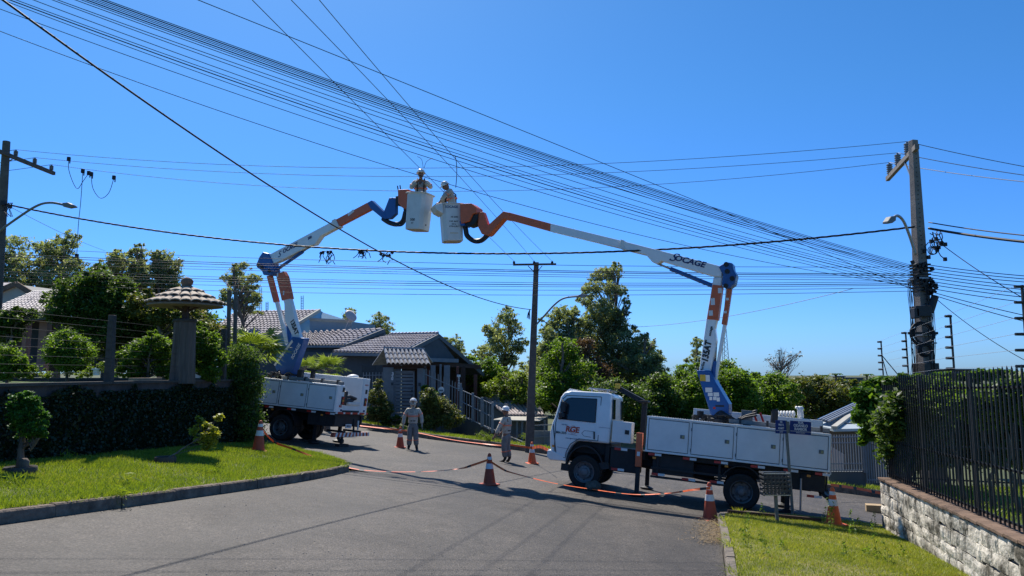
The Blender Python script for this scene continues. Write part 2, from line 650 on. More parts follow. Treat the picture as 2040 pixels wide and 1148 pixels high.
# ================================================================== SETTING: terrain, streets, kerbs, lawns
def asphalt(name, c1, c2, grain, seed):
    m = bpy.data.materials.new(name)
    m.use_nodes = True
    nt = m.node_tree
    b = nt.nodes['Principled BSDF']
    b.inputs['Specular IOR Level'].default_value = .35
    tc = nt.nodes.new('ShaderNodeTexCoord')
    mp = nt.nodes.new('ShaderNodeMapping')
    mp.inputs['Rotation'].default_value = (0, 0, RAD(14))
    mp.inputs['Scale'].default_value = (1.0, .22, 1)
    mp.inputs['Location'].default_value = (seed, seed * 2, 0)
    nt.links.new(tc.outputs['Object'], mp.inputs[0])
    wide = nt.nodes.new('ShaderNodeTexNoise')
    wide.inputs['Scale'].default_value = 1.1
    wide.inputs['Detail'].default_value = 7
    wide.inputs['Roughness'].default_value = .6
    nt.links.new(mp.outputs[0], wide.inputs['Vector'])
    fine = nt.nodes.new('ShaderNodeTexNoise')
    fine.inputs['Scale'].default_value = grain
    fine.inputs['Detail'].default_value = 5
    fine.inputs['Roughness'].default_value = .8
    nt.links.new(tc.outputs['Object'], fine.inputs['Vector'])
    vor = nt.nodes.new('ShaderNodeTexVoronoi')
    vor.inputs['Scale'].default_value = grain * 1.6
    nt.links.new(tc.outputs['Object'], vor.inputs['Vector'])
    r = nt.nodes.new('ShaderNodeValToRGB')
    r.color_ramp.elements[0].position = .3
    r.color_ramp.elements[1].position = .72
    r.color_ramp.elements[0].color = (*c1, 1)
    r.color_ramp.elements[1].color = (*c2, 1)
    nt.links.new(wide.outputs['Fac'], r.inputs[0])
    r2 = nt.nodes.new('ShaderNodeValToRGB')
    r2.color_ramp.elements[0].position = .35
    r2.color_ramp.elements[1].position = .68
    r2.color_ramp.elements[0].position = .38
    r2.color_ramp.elements[1].position = .55
    r2.color_ramp.elements[0].color = (.3, .3, .31, 1)
    r2.color_ramp.elements[1].color = (1.0, 1.0, 1.0, 1)
    e = r2.color_ramp.elements.new(.7)
    e.color = (2.3, 2.2, 2.1, 1)
    nt.links.new(fine.outputs['Fac'], r2.inputs[0])
    mul = nt.nodes.new('ShaderNodeMix')
    mul.data_type = 'RGBA'
    mul.blend_type = 'MULTIPLY'
    mul.inputs[0].default_value = 1
    nt.links.new(r.outputs[0], mul.inputs[6])
    nt.links.new(r2.outputs[0], mul.inputs[7])
    # middle-sized mottling and fine wandering cracks
    mid = nt.nodes.new('ShaderNodeTexNoise')
    mid.inputs['Scale'].default_value = 5.5
    mid.inputs['Detail'].default_value = 9
    mid.inputs['Roughness'].default_value = .75
    nt.links.new(tc.outputs['Object'], mid.inputs['Vector'])
    mr = nt.nodes.new('ShaderNodeMapRange')
    mr.inputs[1].default_value = .3
    mr.inputs[2].default_value = .7
    mr.inputs[3].default_value = .68
    mr.inputs[4].default_value = 1.28
    nt.links.new(mid.outputs['Fac'], mr.inputs[0])
    warp = nt.nodes.new('ShaderNodeMix')
    warp.data_type = 'RGBA'
    warp.blend_type = 'ADD'
    warp.inputs[0].default_value = .55
    nt.links.new(tc.outputs['Object'], warp.inputs[6])
    nt.links.new(mid.outputs['Color'], warp.inputs[7])
    cr = nt.nodes.new('ShaderNodeTexVoronoi')
    cr.feature = 'DISTANCE_TO_EDGE'
    cr.inputs['Scale'].default_value = .33
    nt.links.new(warp.outputs[2], cr.inputs['Vector'])
    crr = nt.nodes.new('ShaderNodeMapRange')
    crr.inputs[1].default_value = .0
    crr.inputs[2].default_value = .006
    crr.inputs[3].default_value = .45
    crr.inputs[4].default_value = 1.0
    nt.links.new(cr.outputs['Distance'], crr.inputs[0])
    mm_ = nt.nodes.new('ShaderNodeMath')
    mm_.operation = 'MULTIPLY'
    big = nt.nodes.new('ShaderNodeTexNoise')
    big.inputs['Scale'].default_value = .38
    big.inputs['Detail'].default_value = 4
    big.inputs['Distortion'].default_value = .8
    nt.links.new(tc.outputs['Object'], big.inputs['Vector'])
    bgr = nt.nodes.new('ShaderNodeMapRange')
    bgr.inputs[1].default_value = .38
    bgr.inputs[2].default_value = .6
    bgr.inputs[3].default_value = .78
    bgr.inputs[4].default_value = 1.16
    nt.links.new(big.outputs['Fac'], bgr.inputs[0])
    # old oil drips
    oil = nt.nodes.new('ShaderNodeTexVoronoi')
    oil.inputs['Scale'].default_value = .55
    oil.inputs['Randomness'].default_value = 1
    nt.links.new(warp.outputs[2], oil.inputs['Vector'])
    olr = nt.nodes.new('ShaderNodeMapRange')
    olr.inputs[1].default_value = .05
    olr.inputs[2].default_value = .17
    olr.inputs[3].default_value = .62
    olr.inputs[4].default_value = 1.0
    nt.links.new(oil.outputs['Distance'], olr.inputs[0])
    mo = nt.nodes.new('ShaderNodeMath')
    mo.operation = 'MULTIPLY'
    nt.links.new(bgr.outputs[0], mo.inputs[0])
    nt.links.new(olr.outputs[0], mo.inputs[1])
    mo2 = nt.nodes.new('ShaderNodeMath')
    mo2.operation = 'MULTIPLY'
    nt.links.new(mo.outputs[0], mo2.inputs[0])
    nt.links.new(mr.outputs[0], mo2.inputs[1])
    nt.links.new(mo2.outputs[0], mm_.inputs[0])
    nt.links.new(crr.outputs[0], mm_.inputs[1])
    mul2 = nt.nodes.new('ShaderNodeMix')
    mul2.data_type = 'RGBA'
    mul2.blend_type = 'MULTIPLY'
    mul2.inputs[0].default_value = 1
    nt.links.new(mul.outputs[2], mul2.inputs[6])
    nt.links.new(mm_.outputs[0], mul2.inputs[7])
    nt.links.new(mul2.outputs[2], b.inputs['Base Color'])
    rr = nt.nodes.new('ShaderNodeMapRange')
    rr.inputs[3].default_value = .62
    rr.inputs[4].default_value = .85
    nt.links.new(wide.outputs['Fac'], rr.inputs[0])
    nt.links.new(rr.outputs[0], b.inputs['Roughness'])
    bp = nt.nodes.new('ShaderNodeBump')
    bp.inputs['Strength'].default_value = .55
    bp.inputs['Distance'].default_value = .012
    nt.links.new(vor.outputs['Distance'], bp.inputs['Height'])
    nt.links.new(bp.outputs[0], b.inputs['Normal'])
    return m


ASPH_A = asphalt('asphalt_smooth', (.045, .038, .032), (.1, .086, .073), 34, 3)
ASPH_B = asphalt('asphalt_coarse', (.055, .047, .04), (.106, .092, .079), 20, 8)
TURF = mat('turf_soil', (.05, .07, .02), .95, .3, 2.5, .6, 25, color2=(.15, .15, .05))
TURF_DRY = mat('turf_soil_dry', (.1, .12, .03), .95, .3, 1.8, .6, 25, color2=(.26, .22, .08))
EARTH = mat('far_ground_earth', (.045, .06, .02), .95, .3, .2, color2=(.1, .11, .04))
YARD = mat('yard_turf', (.05, .09, .02), .95, .3, 1.5, .5, 25, color2=(.12, .17, .035))


def sheet_grid(name, xs, ys, m, dz):
    vs = [(x, y, ground_z(x, y) + dz) for y in ys for x in xs]
    nx = len(xs)
    fs = [(j * nx + i, j * nx + i + 1, (j + 1) * nx + i + 1, (j + 1) * nx + i) for j in range(len(ys) - 1) for i in range(nx - 1)]
    mb = MB()
    mb.add(vs, fs)
    return tag(mb.build(name, m), kind='structure')


xs = sorted(set([-1500, -700, -300, -150, -80, -50] + [x * 1.0 for x in range(-40, 41, 2)] + [-13, 13] + [50, 80, 150, 300, 700, 1500]))
ys = sorted(set([-60, -30, -15, -10] + [y * 1.0 for y in range(-6, 61, 2)] + [80, 120, 200, 400, 800, 1600]))
sheet_grid('ground', xs, ys, EARTH, -.05)


def lerp_list(a, b, t):
    return [(p[0] * (1 - t) + q[0] * t, p[1] * (1 - t) + q[1] * t) for p, q in zip(a, b)]


def densify(pts, step):
    out = [pts[0]]
    for a, b in zip(pts[:-1], pts[1:]):
        L = math.dist(a, b)
        n = max(1, int(L / step))
        out += [(a[0] + (b[0] - a[0]) * i / n, a[1] + (b[1] - a[1]) * i / n) for i in range(1, n + 1)]
    return out


def resample(pts, n):
    d = [0]
    for a, b in zip(pts[:-1], pts[1:]):
        d.append(d[-1] + math.dist(a, b))
    out = []
    for k in range(n):
        s = d[-1] * k / (n - 1)
        i = max(j for j in range(len(d)) if d[j] <= s + 1e-9)
        i = min(i, len(pts) - 2)
        t = (s - d[i]) / max(1e-9, d[i + 1] - d[i])
        out.append((pts[i][0] + (pts[i + 1][0] - pts[i][0]) * t, pts[i][1] + (pts[i + 1][1] - pts[i][1]) * t))
    return out


def strip(name, a, b, m, dz, rows=6, kind='structure', zf=None):
    """sheet between two polylines with the same number of points"""
    lines = [lerp_list(a, b, k / rows) for k in range(rows + 1)]
    n = len(a)
    zf = zf or (lambda x, y: ground_z(x, y))
    vs = [(p[0], p[1], zf(p[0], p[1]) + dz) for l in lines for p in l]
    fs = [(j * n + i, j * n + i + 1, (j + 1) * n + i + 1, (j + 1) * n + i) for j in range(rows) for i in range(n - 1)]
    mb = MB()
    mb.add(vs, fs)
    return tag(mb.build(name, m), kind=kind)


KERB_L = [(-8.35, -3), (-6.9, 3), (-5.55, 8.16), (-4.68, 11.28), (-3.98, 14.14), (-3.65, 16.2), (-3.62, 16.9), (-3.9, 17.7), (-4.8, 18.8), (-6.4, 20.4), (-9, 21.9), (-16, 24.2), (-30, 28.5)]
KERB_R = [(-.3, -3), (.9, 3), (1.7, 6), (2.65, 9.42), (3.5, 12.7), (3.95, 14.5), (4.15, 15.1), (4.7, 15.75), (5.6, 16.1), (7, 16.15), (9, 15.9), (14, 14.6), (30, 9.5)]
KERB_F = [(-30, 45), (-16, 39.8), (-7, 36.0), (-5.2, 33.7), (-3.7, 32.3), (-1, 31.2), (1.4, 30.2), (5, 28.3), (11.5, 25.3), (14, 24.4), (20, 22.4), (34, 18)]
WALL_L0, WALL_L1 = (-7.3, 20.0), (-9.3, -2)           # retaining wall line on the left
E1 = Vector((.968, -.25, 0))                             # along the cross street
W0 = Vector((7.57, 15.38, 0))                            # corner of the stone wall
WD = Vector((-.235, -.972, 0))                           # along the stone wall, towards the camera
WN = Vector((-.972, .235, 0))                            # out of the stone wall, towards the lawn

near_mouth = resample([(-3.62, 16.9), (.2, 16.0), (4.1, 15.0)], 8)
strip('main_road', resample(KERB_L[:7], 22), resample(KERB_R[:7], 22), ASPH_A, .0, 6)
cross_near = KERB_L[::-1][:7] + near_mouth[1:-1] + KERB_R[6:]
strip('cross_road', resample(cross_near, 70), resample(KERB_F, 70), ASPH_B, .0, 8)


def kerb(name, pts, h, w, side, m, piece=.95, top=.0):
    root = thing(name, None, None)
    root['kind'] = 'structure'
    P = resample(pts, max(3, int(sum(math.dist(a, b) for a, b in zip(pts[:-1], pts[1:])) / piece)))
    for i in range(len(P) - 1):
        a, b = Vector((*P[i], 0)), Vector((*P[i + 1], 0))
        d = (b - a).normalized()
        nrm = Vector((-d.y, d.x, 0)) * side
        a.z, b.z = ground_z(a.x, a.y), ground_z(b.x, b.y)
        a2, b2 = a + d * .008, b - d * .008
        jz = random.uniform(-.008, .008)
        jn = random.uniform(-.008, .008)
        lo, hi = -.12, h + jz
        f0, f1 = nrm * jn, nrm * (w + jn)
        mb = MB()
        prof = [f0 + Vector((0, 0, lo)), f0 + nrm * .012 + Vector((0, 0, hi - .02)), f0 + nrm * .03 + Vector((0, 0, hi)), f1 + Vector((0, 0, hi)), f1 + Vector((0, 0, lo))]
        vs = [a2 + q for q in prof] + [b2 + q for q in prof]
        n = 5
        mb.add(vs, [tuple(range(n)), tuple(range(n, 2 * n))[::-1]] + [(k, k + n, (k + 1) % n + n, (k + 1) % n) for k in range(n)])
        mb.build('kerb_stone', m, root)
    return root


kerb('kerb', KERB_L[1:12], .15, .15, 1, M['kerb_dark'])
kerb('kerb', KERB_R[1:11], .13, .13, -1, M['kerb'])
kerb('kerb', KERB_F[1:11], .22, .14, 1, M['kerb_dark'])

# lawns (a raised soil sheet; the blades are added below)
nL = 40
kl = resample(KERB_L[:10], nL)
kl_in = [(p[0] - .12, p[1]) for p in kl]
wl = [(WALL_L1[0] + (WALL_L0[0] - WALL_L1[0]) * t, WALL_L1[1] + (WALL_L0[1] - WALL_L1[1]) * t) for t in [i / (nL - 1) for i in range(nL)]]
strip('lawn', kl_in, wl, TURF, .13, 4)
kr = resample(KERB_R[:11], nL)
kr_in = [(p[0] + .11, p[1] - (.1 if i > 30 else 0)) for i, p in enumerate(kr)]
wr = resample([(3.2, -3), (W0.x + WD.x * 6, W0.y + WD.y * 6), (W0.x, W0.y), (8.4, 15.2)], nL)
strip('lawn', kr_in, wr, TURF_DRY, .11, 4)
kf = resample(KERB_F[1:11], 40)
kf_out = [(p[0] + .15, p[1] + .9 + 1.6 * min(1, abs(i - 22) / 10)) for i, p in enumerate(kf)]
kf_in = [(p[0] + .04, p[1] + .12) for p in kf]
strip('verge', kf_in, kf_out, TURF_DRY, .2, 3)
WT0 = at(1758, 955, 15.4).z
WTS = (at(2040, 1070, 9.3).z - WT0) / 6.1               # slope of the stone wall's top towards the camera
yard_a = [(W0.x + WD.x * s - WN.x * .2, W0.y + WD.y * s - WN.y * .2) for s in (14, 9, 6, 3, .2)]
yard_b = [(34, 2), (34, 4), (34, 6), (34, 7.6), (34, 8.6)]
strip('yard', resample(yard_a, 12), resample(yard_b, 12), YARD, 0, 8, zf=lambda x, y: WT0 - .06 + max(0, 15.4 - y) * WTS)
garden_a = [(p[0] - .12, p[1]) for p in resample([WALL_L1, WALL_L0], 12)]
garden_b = resample([(-42, -2), (-42, 29)], 12)
strip('garden_ground', garden_a, garden_b, YARD, 0, 8, zf=lambda x, y: 1.40)


def in_poly(px, py, poly):
    inside = np.zeros(len(px), bool)
    j = len(poly) - 1
    for i in range(len(poly)):
        xi, yi = poly[i]
        xj, yj = poly[j]
        c = ((yi > py) != (yj > py)) & (px < (xj - xi) * (py - yi) / (yj - yi + 1e-12) + xi)
        inside ^= c
        j = i
    return inside


def grass(name, poly, n, h, w, m, dz, zf=None, near_bias=0, label=None):
    x0, x1 = min(p[0] for p in poly), max(p[0] for p in poly)
    y0, y1 = min(p[1] for p in poly), max(p[1] for p in poly)
    X = RNG.uniform(x0, x1, n * 5)
    u = RNG.random(n * 5)
    Y = y0 + (y1 - y0) * u ** (1 + near_bias)
    k = in_poly(X, Y, poly)
    X, Y = X[k], Y[k]
    thin = .5 + .5 * np.sin(X * 1.3 + 2 * np.sin(Y * .9 + 1)) * np.sin(Y * 1.6 + 1.5 * np.sin(X * 1.1))
    k2 = RNG.random(len(X)) < .35 + .9 * thin
    X, Y = X[k2][:n], Y[k2][:n]
    n = len(X)
    patch = .6 + .5 * np.sin(X * 2.1 + 1.3 * np.sin(Y * 1.7)) * np.sin(Y * 1.3 + X * .7) + .45 * np.sin(X * 7 + Y * 5) * np.sin(Y * 6 - X * 3)
    H = h * (.45 + .5 * RNG.random(n) + .5 * np.clip(patch, 0, 1.5))
    if zf is None:
        Z = -0.187 - 0.1 * X - 0.043 * Y + dz
    else:
        Z = np.array([zf(a, b) for a, b in zip(X, Y)]) + dz
    a = RNG.uniform(0, 2 * math.pi, n)
    W = w * (.6 + .8 * RNG.random(n))
    lean = RNG.normal(size=(n, 2)) * (H * .55)[:, None]
    v = np.empty((n, 3, 3))
    v[:, 0] = np.stack([X - np.cos(a) * W, Y - np.sin(a) * W, Z - .01], 1)
    v[:, 1] = np.stack([X + np.cos(a) * W, Y + np.sin(a) * W, Z - .01], 1)
    v[:, 2] = np.stack([X + lean[:, 0], Y + lean[:, 1], Z + H], 1)
    o = np_mesh(name, v.reshape(-1, 3), 3, n, m)
    return tag(o, label, 'grass', kind='stuff')


lawn_poly_l = [p for p in kl_in if p[1] > 4] + [p for p in wl[::-1] if p[1] > 4]
grass('grass', lawn_poly_l, 150000, .055, .006, L_GRASS, .13, near_bias=.3, label='bright green lawn between the left kerb and the ivy-covered wall')
lawn_poly_r = [p for p in kr_in if p[1] > 5] + [p for p in wr[::-1] if p[1] > 5]
grass('grass', lawn_poly_r, 110000, .035, .0055, L_DRYGRASS, .11, near_bias=.3, label='yellowish green lawn in front of the rough stone wall')
poly_f = kf_in + kf_out[::-1]
grass('grass', poly_f, 60000, .11, .013, L_GRASS, .2, label='sunlit grass verge along the far kerb of the cross street')
yp = [yard_a[0], yard_a[-1], (20, 12), (20, 6), (6, 3)]
grass('grass', yp, 40000, .08, .01, L_GRASS, -.06, zf=lambda x, y: WT0 + max(0, 15.4 - y) * WTS, label='green grass of the yard behind the black fence')

def kerb_grass(name, pts, n, m, off, label):
    P = resample(pts, 400)
    i = RNG.integers(0, len(P), n)
    A = np.array(P)[i]
    clump = (np.sin(i * .21) + np.sin(i * .077 + 1)) > .35
    A, n = A[clump], int(clump.sum())
    X = A[:, 0] + RNG.normal(size=n) * .05 + off[0]
    Y = A[:, 1] + RNG.normal(size=n) * .05 + off[1]
    Z = -0.187 - 0.1 * X - 0.043 * Y + .13
    v = np.empty((n, 3, 3))
    L_ = RNG.normal(size=(n, 2)) * .06
    v[:, 0] = np.stack([X - .006, Y, Z], 1)
    v[:, 1] = np.stack([X + .006, Y, Z], 1)
    v[:, 2] = np.stack([X + L_[:, 0] - off[0] * .5, Y + L_[:, 1], Z + .02 + RNG.random(n) * .08], 1)
    return tag(np_mesh(name, v.reshape(-1, 3), 3, n, m), label, 'grass', kind='stuff')


kerb_grass('grass', [p for p in KERB_L[1:9]], 2600, L_GRASS, (-.12, 0), 'grass creeping over the left kerb stones')
kerb_grass('grass', [p for p in KERB_R[1:8]], 1100, L_DRYGRASS, (.1, 0), 'grass creeping over the right kerb stones')

# ================================================================== STONE WALL, CAP AND BLACK FENCES
def wall_top(s):
    return WT0 + WTS * .98 * s


sw = thing('stone_wall', 'rough pale stone retaining wall under the black iron fence', 'wall', (W0.x, W0.y, 0))
mb = MB()
L = 11.0
vs = []
for s in (0, L):
    p = W0 + WD * s
    for off, z in ((-.03, plane_z(p.x, p.y) - .3), (-.03, wall_top(s)), (-.4, wall_top(s)), (-.4, plane_z(p.x, p.y) - .3)):
        q = p + WN * off
        vs.append((q.x, q.y, z))
mb.add(vs, [(0, 1, 2, 3), (7, 6, 5, 4), (0, 4, 5, 1), (1, 5, 6, 2), (2, 6, 7, 3), (3, 7, 4, 0)])
mb.build('wall_core', M['mortar'], sw, world=True)
# six stone shapes shared by all stones (unit size: x along the wall, y out of it, z up)
stone_meshes = []
for k in range(7):
    mb = MB()
    n1, n2 = 4, 3
    vs = []
    for j in range(n2 + 1):
        for i in range(n1 + 1):
            u, v = i / n1 - .5, j / n2 - .5
            edge = min(1, 4 * (.5 - abs(u)) + .0) * min(1, 3.2 * (.5 - abs(v)))
            y = .25 + .75 * min(1, edge * 1.6) + random.uniform(-.22, .22) * (1 if edge > 0 else .3)
            vs.append((u + random.uniform(-.03, .03), y, v + random.uniform(-.04, .04)))
    b0 = len(vs)
    for (u, v) in ((-.5, -.5), (.5, -.5), (.5, .5), (-.5, .5)):
        vs.append((u, -1.5, v))
    fs = [(j * (n1 + 1) + i, j * (n1 + 1) + i + 1, (j + 1) * (n1 + 1) + i + 1, (j + 1) * (n1 + 1) + i) for j in range(n2) for i in range(n1)]
    bot = list(range(0, n1 + 1))
    topr = [n2 * (n1 + 1) + i for i in range(n1 + 1)]
    lef = [j * (n1 + 1) for j in range(n2 + 1)]
    rig = [j * (n1 + 1) + n1 for j in range(n2 + 1)]
    fs += [tuple(bot[::-1]) + (b0, b0 + 1), tuple(topr) + (b0 + 2, b0 + 3), tuple(lef) + (b0 + 3, b0), tuple(rig[::-1]) + (b0 + 1, b0 + 2)]
    mb.add(vs, fs)
    stone_meshes.append(mb.build('stone', M['stone'], mesh_only=True))


def set_stone(c, wx, wz, depth, xdir, ydir):
    o = bpy.data.objects.new('stone', random.choice(stone_meshes))
    COL.objects.link(o)
    o.parent = sw
    R = Matrix((xdir, ydir, Vector((0, 0, 1)))).transposed().to_4x4()
    c = Vector(c) - Vector((W0.x, W0.y, 0))
    flip = random.choice((-1, 1))
    o.matrix_basis = Matrix.Translation(c) @ R @ Matrix.Rotation(random.uniform(-.03, .03), 4, 'Y') @ Matrix.Diagonal((wx * flip, depth, wz, 1))


z_rows = []
zt = wall_top(0) - .0
r_i = 0
while zt > -2.1:
    hrow = random.uniform(.15, .26)
    s = -.04 if r_i % 2 else .0
    s -= random.uniform(0, .1)
    while s < 9.8:
        wdt = random.choice((random.uniform(.16, .3), random.uniform(.3, .62)))
        a0 = max(s, 0.0)
        mid = (a0 + s + wdt) / 2
        p = W0 + WD * mid
        zz = zt + wall_top(mid) - wall_top(0) - hrow / 2
        if zz + hrow / 2 > plane_z(p.x, p.y) - .02:
            c = p + WN * .01
            set_stone((c.x, c.y, zz + random.uniform(-.02, .02)), (s + wdt - a0) - random.uniform(.0, .02), hrow * random.uniform(.82, 1.02), random.uniform(.008, .026), WD, WN)
        s += wdt
    # end face stones, towards the cross street
    for q in (.1, .3):
        p = W0 - WN * (q - .005) - WD * .0
        set_stone((p.x, p.y, zt - hrow / 2), .2, hrow - .008, .03, -WN, -WD)
    zt -= hrow
    r_i += 1
s = 0
while s < 10.4:
    wdt = random.uniform(.34, .5)
    p = W0 + WD * (s + wdt / 2) - WN * .17
    mb = MB()
    mb.box((0, 0, 0), (wdt - .008, .44, .045))
    o = mb.build('cap_tile', M['clay_cap'], sw, bevel=.006)
    R = Matrix((WD, WN.cross(WD).cross(WD) if False else Vector((0, 0, 1)).cross(WD), Vector((0, 0, 1)))).transposed().to_4x4()
    o.matrix_basis = Matrix.Translation(Vector((p.x - W0.x, p.y - W0.y, wall_top(s + wdt / 2) + .02 + random.uniform(-.005, .005)))) @ R
    s += wdt


def iron_fence(name, label, start, d, nrm, length, base_f, height, pitch, rails, m, barw, parent_mat=None, taper=.05):
    t = thing(name, label, 'fence', (start.x, start.y, 0))
    bm_ = MB()
    bm_.box((0, 0, height / 2), (barw, .022, height))
    bm_.add([(-barw / 2, -.011, height + .001), (barw / 2, -.011, height + .001), (barw / 2, .011, height + .001), (-barw / 2, .011, height + .001), (0, 0, height + taper)], [(0, 1, 4), (1, 2, 4), (2, 3, 4), (3, 0, 4)])
    me = bm_.build('fence_bar', m, mesh_only=True)
    R = Matrix((d, Vector((0, 0, 1)).cross(d), Vector((0, 0, 1)))).transposed().to_4x4()
    n = int(length / pitch)
    for i in range(n):
        s = i * pitch
        p = d * s
        o = bpy.data.objects.new('fence_bar', me)
        COL.objects.link(o)
        o.parent = t
        o.matrix_basis = Matrix.Translation((p.x, p.y, base_f(s) + random.uniform(-.006, .006))) @ R
    for h in rails:
        mb = MB()
        for k in range(6):
            s0, s1 = length * k / 6, length * (k + 1) / 6
            a, b = d * s0, d * s1
            mb.bar((a.x + nrm.x * -.025, a.y + nrm.y * -.025, base_f(s0) + h), (b.x + nrm.x * -.025, b.y + nrm.y * -.025, base_f(s1) + h), .03, .03)
        mb.build('rail', m, t)
    for s in [0.02, length * .25, length * .5, length * .75, length - .02]:
        mb = MB()
        a = d * s + nrm * -.05
        mb.box((a.x, a.y, base_f(s) + height / 2 - .05), (.05, .05, height + .1), R.to_3x3())
        mb.build('post', m, t)
    return t


FS = W0 - WN * .14
iron_fence('iron_fence', 'tall black iron fence of close flat bars on the stone wall', FS, WD, WN, 9.6, lambda s: wall_top(s) + .07, 1.98, .142, (.06, .72, 1.76), M['fence_black'], .021)
iron_fence('iron_fence', 'black iron fence running away behind the climber, towards the cross street', FS + E1 * .08, E1, Vector((0, 1, 0)), 7.5, lambda s: wall_top(0) - .02 * s, 1.95, .142, (.06, .72, 1.76), M['fence_black'], .025)

# ================================================================== LEFT RETAINING WALL WITH IVY
lw = thing('retaining_wall', 'stained dark retaining wall overgrown by ivy beside the left lawn', 'wall', (WALL_L0[0], WALL_L0[1], 0))
mb = MB()
wd = (Vector((*WALL_L1, 0)) - Vector((*WALL_L0, 0))).normalized()
wn_ = Vector((-wd.y, wd.x, 0))
if wn_.x < 0:
    wn_ = -wn_
a, b = Vector((*WALL_L0, 0)), Vector((*WALL_L1, 0))
vs = []
for p in (a, b):
    for off, z in ((0, plane_z(p.x, p.y) - .3), (0, 1.43), (-.28, 1.43), (-.28, plane_z(p.x, p.y) - .3)):
        q = p + wn_ * off
        vs.append((q.x, q.y, z))
mb.add(vs, [(0, 1, 2, 3), (7, 6, 5, 4), (0, 4, 5, 1), (1, 5, 6, 2), (2, 6, 7, 3), (3, 7, 4, 0)])
mb.build('wall_face', M['wall_dark'], lw, world=True)
mb = MB()
mb.bar(a + wn_ * -.12 + Vector((0, 0, 1.455)), b + wn_ * -.12 + Vector((0, 0, 1.455)), .34, .05)
mb.build('coping', M['post_grey'], lw, world=True)
n = 60000
s = RNG.random(n) ** 1.3 * (b - a).length * .85
zz = RNG.random(n)
lim = .98 - .3 * np.abs(np.sin(s * 1.9) * np.sin(s * .77 + 1)) - .1 * RNG.random(n) * np.sin(s * 7) ** 2
lim = np.where(s < 6, np.maximum(lim, .88), lim)
keep = zz < lim
s, zz = s[keep], zz[keep]
X = a.x + wd.x * s
Y = a.y + wd.y * s
off = .02 + np.abs(RNG.normal(size=len(s))) * .05 * (1.2 - zz * .5)
X += wn_.x * off
Y += wn_.y * off
z0 = -0.187 - 0.1 * X - 0.043 * Y + .12
Z = z0 + (1.46 - z0) * zz
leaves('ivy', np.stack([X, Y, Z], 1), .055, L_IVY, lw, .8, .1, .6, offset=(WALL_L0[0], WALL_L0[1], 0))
# end wall of the garden, along the cross street
ew = thing('garden_end_wall', 'dark end wall of the raised garden behind the leafy hedge column', 'wall', (WALL_L0[0], WALL_L0[1], 0))
mb = MB()
mb.bar((-7.35, 20.15, .35), (-20, 23.3, .35), .26, 2.2)
mb.build('wall_face', M['wall_dark'], ew, world=True)
mb = MB()
mb.bar((-7.35, 20.15, 1.475), (-20, 23.3, 1.475), .32, .05)
mb.build('coping', M['post_grey'], ew, world=True)

# ================================================================== TRUCKS WITH LIFT BOOMS
PN = Vector((.1, .043, 1)).normalized()


def truck_matrix(x, y, yaw):
    h = Vector((-math.cos(yaw), math.sin(yaw), 0))
    F = (h - PN * h.dot(PN)).normalized()
    Lf = PN.cross(F)
    m = Matrix((F, Lf, PN)).transposed().to_4x4()
    m.translation = Vector((x, y, plane_z(x, y)))
    return m


def xz(poly, y):
    return [(p[0], y, p[1]) for p in poly]


WB = 3.63


def wheel(parent, x, y, side, front, steer=0):
    root = MB()
    # tyre profile: lathe about y
    prof = [(.235, -.1), (.27, -.115), (.36, -.118), (.39, -.1), (.4, -.07), (.4, .07), (.39, .1), (.36, .118), (.27, .115), (.235, .1)]
    c = (x, y, .4)
    root.lathe(c, prof, 36, axis='y', caps=(False, False))
    if not front:
        root.lathe((x, y - side * .27, .4), prof, 36, axis='y', caps=(False, False))
    ty = root.build('wheel', M['rubber'], parent)
    smooth_by_angle(ty, 30)
    r = MB()
    o = side
    if front:
        p2 = [(.255, .1), (.25, .125), (.235, .118), (.225, .06), (.15, .03), (.145, .085), (.1, .095), (.09, .12), (.06, .13)]
    else:
        p2 = [(.255, .1), (.25, .125), (.235, .115), (.225, .02), (.2, -.03), (.13, -.04), (.125, .03), (.085, .05), (.075, .08), (.03, .09)]
    r.lathe(c, [(a, b * o) for a, b in p2], 32, axis='y', caps=(False, True))
    ri = r.build('rim', M['rim'], ty)
    smooth_by_angle(ri, 30)
    nts = MB()
    for k in range(6):
        t = k * math.pi / 3
        nts.lathe((x + .12 * math.cos(t), y, .4 + .12 * math.sin(t)), [(.016, o * .03), (.016, o * (.1 if front else .05))], 6, axis='y')
    nts.build('wheel_nuts', M['steelgrey'], ty)['kind'] = 'stuff'
    hl = MB()
    for k in range(6):
        t = (k + .5) * math.pi / 3
        hl.lathe((x + .188 * math.cos(t), y, .4 + .188 * math.sin(t)), [(.024, o * .03), (.024, o * (.05 if front else -.01))], 8, axis='y')
    hl.build('hand_holes', M['black'], ty)['kind'] = 'stuff'


